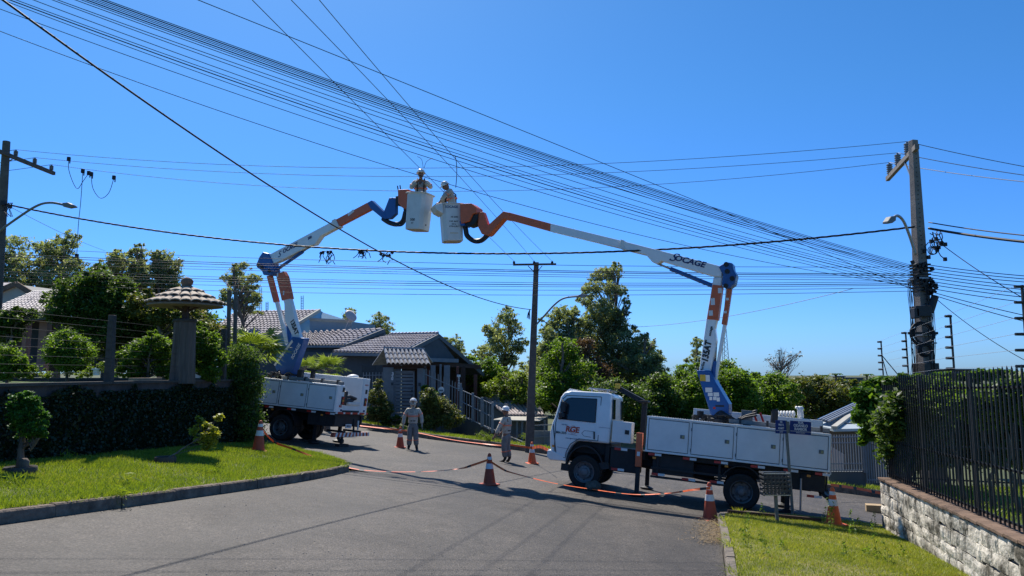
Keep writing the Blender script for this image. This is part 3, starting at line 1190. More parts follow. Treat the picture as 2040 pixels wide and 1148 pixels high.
def make_truck(mtx, label, right_one):
    t = thing('boom_truck', label, 'truck', matrix=mtx, group='white utility trucks with lift booms')
    Y1 = 1.04
    # cab
    cab = [(4.46, .62), (4.54, .98), (4.56, 1.25), (4.52, 1.5), (4.48, 1.6), (4.38, 2.14), (4.3, 2.26), (4.12, 2.32), (3.2, 2.35), (3.12, 2.3), (3.07, 1.6), (3.07, 1.13), (3.23, 1.13), (3.86, 1.12), (4.0, .98), (4.08, .8), (4.1, .62)]
    mb = MB()
    for s, lo in ((1, 1), (-1, -1)):
        pass
    vs, n = [], len(cab)
    for y in (-1, 1):
        for (x, z) in cab:
            inset = max(0, (z - 1.6)) * .13
            vs.append((x, y * (Y1 - inset), z))
    iF, iR = cab.index((4.48, 1.6)), cab.index((3.07, 1.6))
    low = list(range(0, iF + 1)) + list(range(iR, n))
    hi_ = list(range(iF, iR + 1))
    mb.add(vs, [tuple(low), tuple(hi_), tuple(i + n for i in low)[::-1], tuple(i + n for i in hi_)[::-1]] + [(i, i + n, (i + 1) % n + n, (i + 1) % n) for i in range(n)])
    c = mb.build('cab', M['white'], t, bevel=.05, seg=3)
    smooth_by_angle(c, 30)

    def side(poly, y0, dy=.006, sgn=1):
        """polygon on the cab's side, following its inward lean"""
        return [(x, sgn * (y0 - max(0, (z - 1.6)) * .13 + dy), z) for x, z in poly]
    for sgn in (1, -1):
        door = [(4.4, .68), (4.43, 1.5), (4.33, 2.08), (4.22, 2.19), (3.36, 2.23), (3.35, 1.17), (3.82, 1.17), (4.02, 1.02), (4.1, .84), (4.12, .68)]
        d = MB()
        outer = side(door, Y1, .004, sgn)
        # door gap drawn as a recessed black strip round the door
        for i in range(len(outer)):
            a, b = Vector(outer[i]), Vector(outer[(i + 1) % len(outer)])
            d.bar(a, b, .014, .014)
        dr = d.build('door', M['seam'], t)
        w = MB()
        win = [(4.37, 1.6), (4.28, 2.02), (4.2, 2.11), (4.1, 2.14), (3.47, 2.17), (3.45, 1.6)]
        w.prism(side(win, Y1, -.004, sgn), (0, sgn * .010, 0))
        w.build('window', M['glass'], dr)
        fr = MB()
        pts = side(win, Y1, .006, sgn)
        for i in range(len(pts)):
            fr.bar(pts[i], pts[(i + 1) % len(pts)], .022, .018)
        fr.build('window_frame', M['black'], dr)
        hd = MB()
        hd.bar((3.44, sgn * (Y1 + .02), 1.2), (3.455, sgn * (Y1 + .02), 1.38), .03, .03)
        hd.build('handle', M['black'], dr)
        rc = MB()
        ring = [(3.52, 1.24), (3.7, 1.25), (3.76, 1.31), (3.7, 1.38), (3.45, 1.38)]
        for i in range(len(ring) - 1):
            rc.bar((ring[i][0], sgn * (Y1 + .002), ring[i][1]), (ring[i + 1][0], sgn * (Y1 + .002), ring[i + 1][1]), .008, .008)
        rc.build('handle_recess', M['seam'], dr)
        # mirror
        m_ = MB()
        m_.box((4.24, sgn * 1.17, 1.9), (.11, .18, .24))
        m_.box((4.26, sgn * 1.17, 1.7), (.13, .17, .1))
        m_.tube([(4.26, sgn * 1.17, 1.66), (4.34, sgn * 1.1, 1.6), (4.36, sgn * .99, 1.6)], .018)
        m_.tube([(4.24, sgn * 1.17, 2.0), (4.3, sgn * 1.1, 2.06), (4.34, sgn * .95, 2.08)], .014)
        m_.build('mirror', M['black'], t, bevel=.03)
        # mudguard arch
        ar = MB()
        arc = [(WB + .47 * math.cos(a), .42 + .6 * math.sin(a)) for a in [RAD(x) for x in range(-5, 186, 16)]]
        for i in range(len(arc) - 1):
            ar.bar((arc[i][0], sgn * .93, arc[i][1]), (arc[i + 1][0], sgn * .93, arc[i + 1][1]), .26, .03, up=(0, 1, 0) if False else (0, 0, 1))
        ar.build('mudguard', M['black'], t)
        # headlight and indicator
        h = MB()
        h.box((4.47, sgn * .84, 1.0), (.16, .3, .18))
        h.build('headlight', M['glass'], t, bevel=.03)
        h = MB()
        h.box((4.44, sgn * 1.045, .93), (.06, .015, .05))
        h.build('indicator_lamp', M['amber'], t)
        # rear quarter window
        q = MB()
        q.prism([(3.063, sgn * .88, 1.72), (3.063, sgn * .5, 1.72), (3.09, sgn * .5, 2.2), (3.09, sgn * .84, 2.2)], (-.012, 0, 0))
        q.build('rear_window', M['glass'], t)
    ws = MB()
    ws.prism([(4.48, -.93, 1.66), (4.48, .93, 1.66), (4.39, .87, 2.12), (4.39, -.87, 2.12)], (.012, 0, .004))
    ws.build('windscreen', M['glass'], t)
    g = MB()
    g.prism([(4.55, -.7, 1.02), (4.565, .7, 1.02), (4.54, .78, 1.4), (4.54, -.78, 1.4)], (.01, 0, 0))
    for k in range(4):
        g.box((4.55 - k * .008, 0, 1.08 + k * .085), (.03, 1.3, .02))
    g.build('grille', M['black'], t)
    b_ = MB()
    b_.prism([(4.1, -1.05, .6), (4.1, -1.05, .72), (4.5, -1.05, .84), (4.575, -1.02, .82), (4.575, -1.02, .66), (4.5, -1.05, .58)], (0, 2.1, 0))
    bmp = b_.build('bumper', M['white'], t, bevel=.03, seg=3)
    mb = MB()
    mb.bar((4.33, Y1 + .003, .62), (4.49, Y1 + .003, 1.45), .02, .012)
    mb.build('front_seam', M['seam'], t)
    sp = MB()
    sp.prism([(4.4, -.85, 2.2), (4.22, -.85, 2.37), (4.0, -.85, 2.35)], (0, 1.6, 0))
    sp.build('sun_visor', M['white'], t, bevel=.015)
    # interior-less cab: roof rack, beacon and boom rest
    rk = MB()
    rk.box((3.5, 0, 2.43), (.55, 1.1, .03))
    for xx in (3.3, 3.7):
        for yy in (-.5, .5):
            rk.box((xx, yy, 2.385), (.04, .04, .1))
    rk.build('roof_platform', M['steel'], t)
    if right_one:
        bc = MB()
        bc.box((3.12, .1, 2.56), (.12, .12, .12))
        bc.build('beacon', M['yellow'], t, bevel=.01)
        br = MB()
        br.bar((3.08, .0, 2.5), (2.42, .2, 2.22), .1, .12)
        br.bar((2.42, .0, 2.22), (2.42, .0, 1.1), .13, .13)
        br.bar((2.3, .1, 2.24), (2.5, .1, 2.22), .5, .05)
        br.build('boom_rest', M['chassis'], t, bevel=.01)
    # small lockers behind the cab
    sl = MB()
    sl.box((2.79, .82, 1.44), (.46, .5, .5))
    lk = sl.build('small_locker', M['whitebox'], t, bevel=.012)
    ll = MB()
    ll.box((2.66, 1.078, 1.45), (.1, .02, .1))
    ll.build('latch', M['black'], lk)
    # chassis
    ch = MB()
    for y in (-.38, .38):
        ch.box((1.3, y, .78), (6.0, .08, .2))
    for x in (-1.5, -.4, .8, 1.9, 3.0, 4.1):
        ch.box((x, 0, .78), (.08, .76, .14))
    ch.lathe((0, -.9, .4), [(.06, 0), (.06, 1.8)], 12, axis='y')
    ch.lathe((0, -.16, .4), [(.1, 0), (.19, .08), (.19, .24), (.1, .32)], 14, axis='y')
    ch.lathe((WB, -.9, .4), [(.05, 0), (.05, 1.8)], 12, axis='y')
    ch.tube([(.2, 0, .45), (1.6, 0, .6), (2.8, 0, .68)], .05)
    ch.box((3.7, 0, .85), (1.0, .7, .55))
    ch.box((3.62, 0, .98), (1.12, 1.5, .3))
    ch.box((3.13, 0, .9), (.12, 1.7, .5))
    ch.box((4.2, 0, .7), (.3, 1.7, .2))
    ch.box((2.7, .6, .78), (.7, .6, .56))
    ch.box((1.55, .72, .8), (.95, .5, .46))
    ch.box((1.2, -.72, .78), (1.1, .5, .46))
    ch.box((.3, .0, .98), (4.1, 1.7, .12))
    ch.box((-1.15, .5, .8), (.65, .8, .42))
    ch.box((-1.2, -.5, .8), (.6, .7, .42))
    ch.build('chassis', M['chassis'], t, bevel=.01, seg=1)
    for y, sgn in ((.93, 1), (-.93, -1)):
        wheel(t, WB, y - .02 * sgn, sgn, True)
        wheel(t, 0, y, sgn, False)
        ar = MB()
        arc = [(.5 * math.cos(a), .42 + .55 * math.sin(a)) for a in [RAD(x) for x in range(10, 171, 16)]]
        for i in range(len(arc) - 1):
            ar.bar((arc[i][0], y - sgn * .14, arc[i][1]), (arc[i + 1][0], y - sgn * .14, arc[i + 1][1]), .5, .02)
        ar.build('rear_mudguard', M['black'], t)
    # side guards with reflectors
    for sy in (1, -1):
        sg = MB()
        for z in (.5, .7):
            sg.box((1.2, sy * 1.02, z), (1.7, .04, .05))
        for x in (.5, 1.9):
            sg.box((x, sy * 1.0, .72), (.05, .045, .5))
        sg.build('side_guard', M['chassis'], t)
    for (x, z) in ((2.85, 1.04), (2.9, .56), (2.05, 1.01), (1.25, 1.0), (.55, 1.0), (-.25, 1.0), (-.95, 1.0), (-1.6, 1.0), (1.95, .56), (1.25, .53), (.62, .55), (-1.45, .5)):
        if not right_one and z < .9:
            continue
        r1 = MB()
        r1.box((x, 1.09 if z > .9 else 1.045, z), (.15, .012, .055))
        r1.build('reflector', M['red'], t)
        r1 = MB()
        r1.box((x - .155, 1.09 if z > .9 else 1.045, z), (.15, .012, .055))
        r1.build('reflector', M['cone_white'], t)
    for x in (1.98, .35, -1.4):
        r1 = MB()
        r1.box((x, 1.085, .93), (.08, .02, .05))
        r1.build('side_marker_lamp', M['amber'], t, bevel=.008)
    # side lockers: left body (towards the camera) and taller right body
    for sgn, z1, x1 in ((1, 1.89, 2.19), (-1, 2.2, 1.25)):
        bx = MB()
        yi = .62
        x0 = -1.81
        bx.box(((x0 + x1) / 2, sgn * (1.1 + yi) / 2, (1.055 + z1) / 2), (x1 - x0, 1.1 - yi, z1 - 1.055))
        body = bx.build('locker_body', M['whitebox'], t, bevel=.012)
        tr = MB()
        tr.box(((x0 + x1) / 2, sgn * 1.106, z1 - .02), (x1 - x0 + .03, .03, .035))
        tr.box(((x0 + x1) / 2, sgn * 1.106, 1.075), (x1 - x0 + .03, .03, .04))
        tr.box((x0 + .01, sgn * 1.106, (1.055 + z1) / 2), (.035, .03, z1 - 1.12))
        tr.box((x1 - .01, sgn * 1.106, (1.055 + z1) / 2), (.035, .03, z1 - 1.12))
        tr.build('locker_trim', M['white'], body, bevel=.004)
        nd = 4 if sgn > 0 else 3
        wdt = (x1 - x0) / nd
        for k in range(nd):
            a = x0 + wdt * k + .035
            b = x0 + wdt * (k + 1) - .035
            dz = .045
            gp = MB()
            y = sgn * 1.101
            for p, q in (((a, 1.11), (b, 1.11)), ((b, 1.11), (b, z1 - dz - .02)), ((b, z1 - dz - .02), (a, z1 - dz - .02)), ((a, z1 - dz - .02), (a, 1.11))):
                gp.bar((p[0], y, p[1]), (q[0], y, q[1]), .009, .012)
            dd = MB()
            dd.box(((a + b) / 2, sgn * 1.104, (1.11 + z1 - dz - .02) / 2), (b - a - .02, .012, z1 - dz - 1.15))
            dr = dd.build('compartment_door', M['whitebox'], t, bevel=.004)
            gp.build('door_gap', M['seam'], dr)
            lt = MB()
            lt.box((a + .14, y + sgn * .016, (1.11 + z1) / 2 - .02), (.1, .014, .085))
            lt.build('latch', M['steelgrey'], dr, bevel=.004)
            lt = MB()
            lt.box((a + .125, y + sgn * .026, (1.11 + z1) / 2 - .02), (.045, .01, .06))
            lt.build('latch_handle', mat('latch_brass_grey', (.34, .32, .16), .5, .2), dr)
            hg = MB()
            for zz_ in (1.2, z1 - .22):
                hg.box((b + .012, y + sgn * .006, zz_), (.014, .016, .07))
            hg.build('hinge', M['steelgrey'], dr)
    # deck between the lockers
    dk = MB()
    dk.box((.2, 0, 1.09), (4.0, 1.24, .06))
    dk.build('deck', M['chassis'], t)
    # long tube racks lying along the top of the left lockers
    rk = MB()
    rk.bar((.35, .78, 1.96), (-1.83, .78, 1.955), .12, .1)
    rk.build('tool_tube', M['steelgrey'], t, bevel=.02)
    for x in (.1, -.5, -1.1, -1.65):
        cl = MB()
        cl.box((x, .78, 1.98), (.05, .15, .13))
        cl.build('tube_clamp', M['black'], t)
    rib = MB()
    for k in range(26):
        rib.box((2.1 - k * .055, .98, 1.895), (.02, .16, .022))
    rib.build('roof_ribs', M['steel'], t)['kind'] = 'stuff'
    # outriggers
    for sgn in (1, -1):
        o1 = MB()
        o1.bar((2.34, sgn * 1.02, .68), (2.36, sgn * 1.02, 1.47), .16, .15, up=(1, 0, 0))
        og = o1.build('outrigger', M['orange'], t, bevel=.012)
        o2 = MB()
        o2.bar((2.34, sgn * 1.02, .1), (2.35, sgn * 1.02, .7), .1, .1, up=(1, 0, 0))
        o2.bar((2.2, sgn * .8, .95), (2.3, sgn * 1.0, .95), .2, .2)
        o2.lathe((2.34, sgn * 1.02, .02), [(.17, 0), (.17, .03), (.06, .07)], 16)
        o2.build('outrigger_leg', M['chassis'], og)
        o3 = MB()
        o3.box((2.35, sgn * 1.106, .98), (.07, .006, .1))
        o3.build('warning_sticker', M['sticker'], og)
    for y in (.62, -1.0):
        o2 = MB()
        o2.bar((-1.0, y, .1), (-1.0, y, .85), .1, .1, up=(1, 0, 0))
        o2.lathe((-1.0, y, .02), [(.19, 0), (.19, .04), (.07, .1)], 16)
        o2.bar((-1.0, y - .12, .62), (-1.0, y + .12, .62), .12, .12)
        o2.build('rear_outrigger', M['chassis'], t)
    # rear end
    rp = MB()
    rp.box((-1.815, .86, 1.475), (.04, .46, .82))
    rp.build('rear_pillar', M['white'], t, bevel=.01)
    rp = MB()
    rp.box((-1.815, -.9, 1.63), (.04, .4, 1.13))
    rp.build('rear_pillar', M['white'], t, bevel=.01)
    rp = MB()
    rp.box((-1.77, 0, 1.16), (.03, 1.24, .2))
    rp.box((-.9, 0, 1.5), (.04, 1.26, .84))
    rp.build('rear_panel', M['whitebox'], t, bevel=.006)
    for y in (.72, -.9):
        lp = MB()
        lp.box((-1.845, y, 1.42), (.04, .15, .26))
        lpo = lp.build('tail_lamp', M['black'], t, bevel=.01)
        for k, mm in enumerate(('red', 'amber', 'red')):
            q = MB()
            q.box((-1.87, y, 1.34 + k * .08), (.015, .11, .065))
            q.build('lamp_lens', M[mm], lpo)
        q = MB()
        q.box((-1.84, y, 1.12), (.02, .1, .06))
        q.build('rear_socket', M['text_blue'], t)
        q = MB()
        q.box((-1.84, y, 1.76), (.02, .12, .14))
        q.build('tool_bracket', M['black'], t)
    hs = MB()
    hs.box((-1.74, .42, 1.5), (.15, .16, .44))
    hs.tube([(-1.74, .4, 1.52), (-1.76, .1, 1.56), (-1.78, -.3, 1.5), (-1.76, -.1, 1.44), (-1.74, .3, 1.42)], .06)
    hs.build('hose_reel', M['black'], t, bevel=.02)
    hs = MB()
    hs.box((-1.76, -.15, 1.35), (.14, .8, .08))
    hs.build('rear_step', M['fibre'], t, bevel=.01)
    for k in range(9):
        q = MB()
        q.box((-1.845, 1.0 - k * .25, 1.035), (.02, .125, .055))
        q.build('rear_reflector', M['cone_white' if k % 2 == 0 else 'red'], t)
        q = MB()
        q.box((-1.845, .875 - k * .25, 1.035), (.02, .125, .055))
        q.build('rear_reflector', M['red'], t)
    lp = MB()
    lp.box((-1.8, .0, .62), (.02, .4, .13))
    pl = lp.build('number_plate', M['sticker'], t)
    write('plate_number', 'IXB3215', .1, M['text_black'], frame((-1.812, 0, .62), (0, -1, 0), (0, 0, 1)), pl, xs=.85)
    cb = MB()
    cb.box((-1.5, 0, .78), (.5, 1.9, .36))
    cb.tube([(-1.75, -.42, .85), (-1.8, -.42, .42)], .035)
    cb.box((-1.78, .9, .8), (.04, .1, .3))
    cb.box((-1.78, -.9, .8), (.04, .1, .3))
    cb.build('tow_frame', M['chassis'], t, bevel=.01)
    ex = MB()
    ex.tube([(-1.82, -.62, .8), (-1.84, -.62, .5)], .03)
    ex.build('fire_extinguisher', M['fibre'], t)
    sb = MB()
    # striped bumper beam, low behind the truck
    nst = 20
    y0, y1 = 1.12, -1.42
    for k in range(nst):
        a = y0 + (y1 - y0) * k / nst
        b = y0 + (y1 - y0) * (k + 1) / nst
        s_ = .05 if k < 11 else -.03
        sb.prism([(-1.9, a, .3), (-1.9, b, .3), (-1.9, b - s_, .43), (-1.9, a - s_, .43)], (.1, 0, 0), mi=k % 2)
    if not right_one:
        sb.build('striped_bumper', [M['cone_dark'], M['cone_white']], t)
        leg = MB()
        leg.bar((-1.86, .44, .06), (-1.86, .44, .32), .06, .06, up=(1, 0, 0))
        leg.lathe((-1.86, .44, .12), [(.07, 0), (.07, .1)], 12)
        leg.box((-1.86, .4, .04), (.16, .62, .07))
        leg.box((-1.6, .4, .45), (.6, .12, .06))
        leg.box((-1.6, -.7, .45), (.6, .12, .06))
        leg.build('rear_jack', M['chassis'], t)
    else:
        q = MB()
        q.box((-1.85, 0, .5), (.1, 2.0, .1))
        q.bar((-1.8, .9, .5), (-1.5, .8, .8), .06)
        q.build('rear_bumper', M['chassis'], t)
        q = MB()
        q.bar((-1.95, .2, .62), (-1.95, -.75, .5), .1, .1)
        q.build('tail_step', mat('faded_blue_steel', (.12, .2, .32), .5, .15), t)
        q = MB()
        q.tube([(-1.25, 1.0, .85), (-1.26, 1.0, .12)], .022)
        q.build('grab_rod', M['steel'], t)
    # lettering on the near side of the cab
    if right_one:
        def lettering(name, s, size, m, x, z, **k):
            write(name, s, size, m, frame((x, Y1 + .008, z), (-1, 0, 0), (0, 0, 1)), t, **k)
        lettering('company_letters', 'RGE', .185, M['text_red'], 4.0, 1.37, bold=.035, shear=.1)
        q = MB()
        arc = [(3.98 + .085 * math.cos(a), 1.37 + .1 * math.sin(a)) for a in [RAD(x) for x in range(20, 190, 18)]]
        arc2 = [(3.97 + .085 * math.cos(a), 1.375 + .105 * math.sin(a)) for a in [RAD(x) for x in range(200, 370, 18)]]
        for ar_ in (arc, arc2):
            for i in range(len(ar_) - 1):
                q.bar((ar_[i][0], Y1 + .008, ar_[i][1]), (ar_[i + 1][0], Y1 + .008, ar_[i + 1][1]), .012, .004)
        q.build('company_emblem', M['text_red'], t)
        lettering('registration_letters', 'BRA 3215', .075, M['text_black'], 4.27, 1.27, bold=.03, xs=.85)
        lettering('web_address', 'www.rge-rs.com.br', .045, M['text_blue'], 3.99, 1.16, xs=.9)
        lettering('small_print', 'RGE SUL', .04, M['text_blue'], 4.2, 1.47)
        q = MB()
        q.bar((3.88, Y1 + .003, 1.15), (3.5, Y1 + .003, 1.14), .006, .006)
        q.bar((4.1, Y1 + .003, 1.26), (3.87, Y1 + .003, 1.245), .006, .006)
        q.bar((4.34, Y1 + .003, .92), (4.05, Y1 + .003, .9), .008, .006)
        q.bar((3.35, Y1 + .003, 1.5), (3.08, Y1 + .003, 1.5), .008, .006)
        q.build('trim_line', M['text_blue'], t)
    else:
        write('rear_print', 'RGE', .1, M['text_red'], frame((-1.84, .8, 1.24), (0, -1, 0), (0, 0, 1)), t, bold=.03)
        write('rear_print', 'BRK2G53', .06, M['text_red'], frame((-1.84, -.88, 1.98), (0, -1, 0), (0, 0, 1)), t)
    return t


MR = truck_matrix(5.45, 17.94, .297)
ML = truck_matrix(-7.06, 24.31, .252)
truck_r = make_truck(MR, 'white flatbed utility truck with RGE on its door, lift boom reaching up and left', True)
truck_l = make_truck(ML, 'white utility truck seen from behind beside the hedge column, striped bumper lowered', False)

# ---- booms: each lies in the upright plane through its turret and its basket
class BoomPlane:
    def __init__(s, p0, p1):
        s.o = Vector(p0)
        s.h = (Vector((p1[0], p1[1], 0)) - Vector((p0[0], p0[1], 0))).normalized()
        s.n = Vector((s.h.y, -s.h.x, 0))
        if s.n.y > 0:
            s.n = -s.n                                    # towards the camera

    def p(s, px, py, off=0.0):
        x, z = bearing(px, py)
        d = Vector((x, 1, z))
        k = (s.o + s.n * off - EYE).dot(s.n) / d.dot(s.n)
        return EYE + d * k


def slab(name, bp, poly, w, m, parent, bevel=.012, off=0.0):
    pts = [bp.p(*q, off=off + w / 2) for q in poly]
    mb = MB()
    mb.prism(pts, -bp.n * w)
    o = mb.build(name, m, parent, world=True, bevel=bevel)
    # keep outlines facing outwards
    o.data.validate()
    return o


def letters_on(name, bp, s, a, b, size, m, parent, off, bold=.03, shear=.0, xs=1.0):
    """lettering whose base line runs from pixel a to pixel b on the boom's near face"""
    A, B = bp.p(*a, off=off), bp.p(*b, off=off)
    x = (B - A).normalized()
    up = x.cross(bp.n) * -1
    if up.z < 0 and abs(up.z) > .3:
        up = -up
    y = bp.n.cross(x)
    c = (A + B) / 2
    inv = parent_matrix(parent).inverted()
    return write(name, s, size, m, inv @ frame(c, x, y), parent, bold=bold, shear=shear, xs=xs)


def sticker(bp, a, size, off, m, parent, rot=0):
    A = bp.p(*a, off=off)
    mb = MB()
    R = Matrix.Rotation(rot, 3, bp.n) @ Matrix((bp.h, bp.n, Vector((0, 0, 1)))).transposed()
    mb.box(A, (size[0], .004, size[1]), R)
    mb.build('warning_sticker', m, parent, world=True)


def boom_hydraulic(name, bp, a, b, split, r, parent, off=0.0, mm='blue'):
    A, B = bp.p(*a, off=off), bp.p(*b, off=off)
    mb = MB()
    C = A.lerp(B, split)
    mb.tube([A, C], r, 12)
    cy = mb.build(name, M[mm], parent, world=True, smooth=False)
    smooth_by_angle(cy, 40)
    mb = MB()
    mb.tube([C, B], r * .5, 10)
    mb.build('piston_rod', M['steel'], cy, world=True, smooth=True)


def wires_on(name, bp, pts, r, m, parent, off=0.0):
    P = [bp.p(*q, off=off) for q in pts]
    out = []
    for i in range(len(P) - 1):
        p0 = P[max(i - 1, 0)]
        p3 = P[min(i + 2, len(P) - 1)]
        for k in range(5):
            t = k / 5
            a, b = P[i], P[i + 1]
            out.append(.5 * ((2 * a) + (b - p0) * t + (2 * p0 - 5 * a + 4 * b - p3) * t * t + (3 * a - p0 - 3 * b + p3) * t ** 3))
    out.append(P[-1])
    mb = MB()
    mb.tube(out, r, 8)
    return mb.build(name, m, parent, world=True, smooth=True)


# right boom
tr_o = MR @ Vector((.62, 0, 2.0))
BR = BoomPlane(tr_o, (-1.7, 21.4, 0))
T = truck_r
tb = MB()
tb.lathe((.6, 0, 1.0), [(.42, 0), (.42, .82), (.36, .84), (.36, .98), (.3, 1.0), (.3, 1.06)], 24)
tb.build('turret_base', M['black'], T, bevel=.005)
slab('turret', BR, [(1387, 738), (1414, 738), (1427, 764), (1452, 806), (1452, 829), (1417, 831)], .5, M['blue'], T, .03)
slab('lower_boom', BR, [(1392, 742), (1415, 742), (1424, 700), (1427, 679), (1424, 655), (1429, 632), (1439, 552), (1421, 552), (1407, 636)], .26, M['white'], T, .03)
slab('boom_sleeve', BR, [(1408, 636), (1429.5, 638), (1438.5, 569), (1419.5, 567)], .29, M['orange'], T, .012)
slab('lower_strut', BR, [(1421, 760), (1426, 764), (1447, 646), (1453, 560), (1447, 560), (1440, 646)], .12, M['white'], T, .01)
slab('strut_sleeve', BR, [(1437, 646), (1447, 648), (1457.5, 577), (1449, 574)], .16, M['orange'], T, .012)
slab('elbow_joint', BR, [(1431, 531), (1447, 522), (1459, 524), (1461, 537), (1467, 548), (1463, 566), (1452, 575), (1444, 575), (1438, 566), (1440, 548)], .42, M['blue'], T, .03)
for q in ((1447, 527), (1459, 555), (1449, 541), (1446, 570)):
    mb = MB()
    A = BR.p(*q, off=.2)
    mb.tube([A, A + BR.n * .04], .06, 14)
    mb.build('pivot_pin', M['chassis'], T, world=True)
slab('upper_boom', BR, [(1440, 532), (1432, 529.5), (1236, 479), (1237, 496), (1287, 508), (1299, 522), (1309, 526), (1317, 520), (1423, 551), (1437, 552)], .3, M['white'], T, .02)
slab('boom_extension', BR, [(1096, 445), (1236, 479), (1237, 495), (1096, 461)], .22, M['white'], T, .012)
slab('boom_collar', BR, [(1236, 477), (1243, 479), (1244, 498), (1236, 496)], .34, M['fibre'], T, .006)
slab('boom_tip', BR, [(1013, 423), (1097, 445.5), (1096, 460.5), (1011, 437)], .23, M['orange'], T, .012)
slab('jib_arm', BR, [(1002, 421), (1016, 424), (1012, 438), (1003, 436), (976, 467), (971, 470), (960, 465), (962, 458)], .26, M['orange'], T, .02)
slab('jib_arm', BR, [(951, 423), (962.5, 422), (976, 461), (971, 470), (959, 466), (952, 452)], .2, M['orange'], T, .02)
boom_hydraulic('hydraulic_ram', BR, (1423, 571), (1309, 525), .76, .055, T, off=0.0)
boom_hydraulic('hydraulic_ram', BR, (1422, 752), (1426, 680), .45, .08, T, off=0.0)
wires_on('hose', BR, [(926, 448), (928, 458), (931, 470), (944, 480), (959, 479), (972, 468)], .075, M['black'], T)
for k in range(3):
    wires_on('hose', BR, [(1424 + k * 3, 828), (1438 + k * 6, 820 + k * 4), (1462 + k * 4, 838), (1485, 826 + k * 3), (1508, 818 + k * 5)], .025, M['black'], T, off=.25 + .1 * k)
letters_on('maker_letters', BR, 'OCAGE', (1350, 515), (1398, 527), .2, M['text_blue'], T, .156, bold=.03, shear=.2, xs=1.15)
letters_on('maker_letters', BR, 'S', (1334, 511), (1345, 514), .32, M['text_blue'], T, .156, bold=.0, shear=.45, xs=1.2)
letters_on('model_letters', BR, '135AT', (1404, 722), (1412, 680), .21, M['text_black'], T, .135, bold=.05, shear=.15, xs=.9)
letters_on('small_print', BR, 'forSte', (1398, 737), (1402, 722), .09, M['text_black'], T, .135)
letters_on('small_print', BR, 'socage', (1414, 668), (1417, 652), .09, M['text_black'], T, .135)
for q, sz, mm in (((1400, 753), (.17, .2), 'yellow'), ((1410, 754), (.12, .2), 'sticker'), ((1412, 777), (.2, .14), 'sticker'), ((1415, 786), (.14, .1), 'sticker'), ((1427, 786), (.16, .12), 'sticker'),
                  ((1416, 794), (.08, .1), 'sticker'), ((1424, 794), (.1, .1), 'sticker'), ((1431, 796), (.09, .12), 'sticker'), ((1423, 813), (.07, .06), 'red'), ((1434, 809), (.25, .05), 'chassis')):
    sticker(BR, q, (sz[0] * .82, sz[1] * .8), .255, M[mm], T)
for q, sz, o_ in (((1434, 579), (.09, .13), .15), ((1420, 601), (.1, .17), .15), ((1416, 624), (.1, .13), .15), ((1449, 596), (.07, .06), .085), ((1445, 622), (.07, .06), .085)):
    sticker(BR, q, sz, o_, M['sticker'], T)
# valve clutter round the turret
vb = MB()
for k in range(26):
    vb.box((random.uniform(-.1, 1.2), random.uniform(-.35, .45), random.uniform(1.85, 2.12)), (random.uniform(.05, .2), random.uniform(.05, .2), random.uniform(.04, .12)), Matrix.Rotation(random.random(), 3, 'Z'))
vb.build('valve_block', M['chassis'], T, bevel=.006)['kind'] = 'stuff'
vb = MB()
vb.box((-.05, .3, 2.1), (.26, .2, .3))
vb.build('control_box', M['steelgrey'], T, bevel=.01)
vb = MB()
vb.tube([(-.66, .1, 1.75), (-.68, .1, 2.28), (-.66, .1, 2.34)], .085, 10)
vb.build('pole_bracket', M['black'], T)
for x in (-.2, -.36):
    vb = MB()
    vb.bar((x, -.3, 2.24), (x - .1, -.2, 1.98), .035, .035)
    vb.build('red_strap', M['red'], T)

# left boom
tl_o = ML @ Vector((.75, 0, 2.0))
BL = BoomPlane(tl_o, (-3.25, 22.0, 0))
T2 = truck_l
tb = MB()
tb.lathe((.7, 0, 1.0), [(.42, 0), (.42, .82), (.36, .84), (.36, .98), (.3, 1.0), (.3, 1.06)], 24)
tb.build('turret_base', M['black'], T2, bevel=.005)
slab('turret', BL, [(582, 671), (606, 674), (585, 734), (578, 752), (556, 752), (546, 727)], .26, M['blue'], T2, .02)
slab('turret_edge', BL, [(581, 677), (583, 681), (548, 729), (545, 727)], .3, M['fibre'], T2, .006)
slab('lower_boom', BL, [(585, 674), (598, 675), (576, 590), (566, 545), (549, 545), (566, 605), (567, 640)], .15, M['white'], T2, .02)
slab('boom_sleeve', BL, [(549, 546), (564, 541), (569, 550), (578.5, 595), (561, 599)], .17, M['orange'], T2, .012)
slab('lower_strut', BL, [(568, 688), (575, 684), (553, 600), (547, 601)], .08, M['white'], T2, .01)
slab('strut_sleeve', BL, [(530.5, 550), (540, 549), (553.5, 601), (544.5, 603)], .1, M['orange'], T2, .012)
slab('elbow_joint', BL, [(510, 527), (516, 512), (523, 502), (534, 505), (541, 520), (546, 540), (540, 549), (524, 548), (521, 540), (511, 533)], .3, M['blue'], T2, .03)
for q in ((522, 533), (515, 528), (537, 540)):
    mb = MB()
    A = BL.p(*q, off=.2)
    mb.tube([A, A + BL.n * .04], .06, 14)
    mb.build('pivot_pin', M['chassis'], T2, world=True)
slab('upper_boom', BL, [(535, 508), (664, 440), (673, 452), (638, 471), (631, 481), (626, 488), (618, 489), (556, 521), (545, 525), (540, 520)], .2, M['white'], T2, .02)
slab('boom_tip', BL, [(666, 439), (731, 404), (739, 417), (674, 451)], .14, M['orange'], T2, .012)
slab('boom_collar', BL, [(660, 440), (667, 436), (675, 451), (669, 455)], .22, M['fibre'], T2, .006)
slab('jib_arm', BL, [(731, 404), (740, 399), (763, 421), (770, 431), (768, 437), (760, 434), (738, 416)], .16, M['blue'], T2, .02)
slab('jib_arm', BL, [(775, 394), (788, 394), (788, 426), (777, 436), (764, 437), (761, 430)], .14, M['blue'], T2, .02)
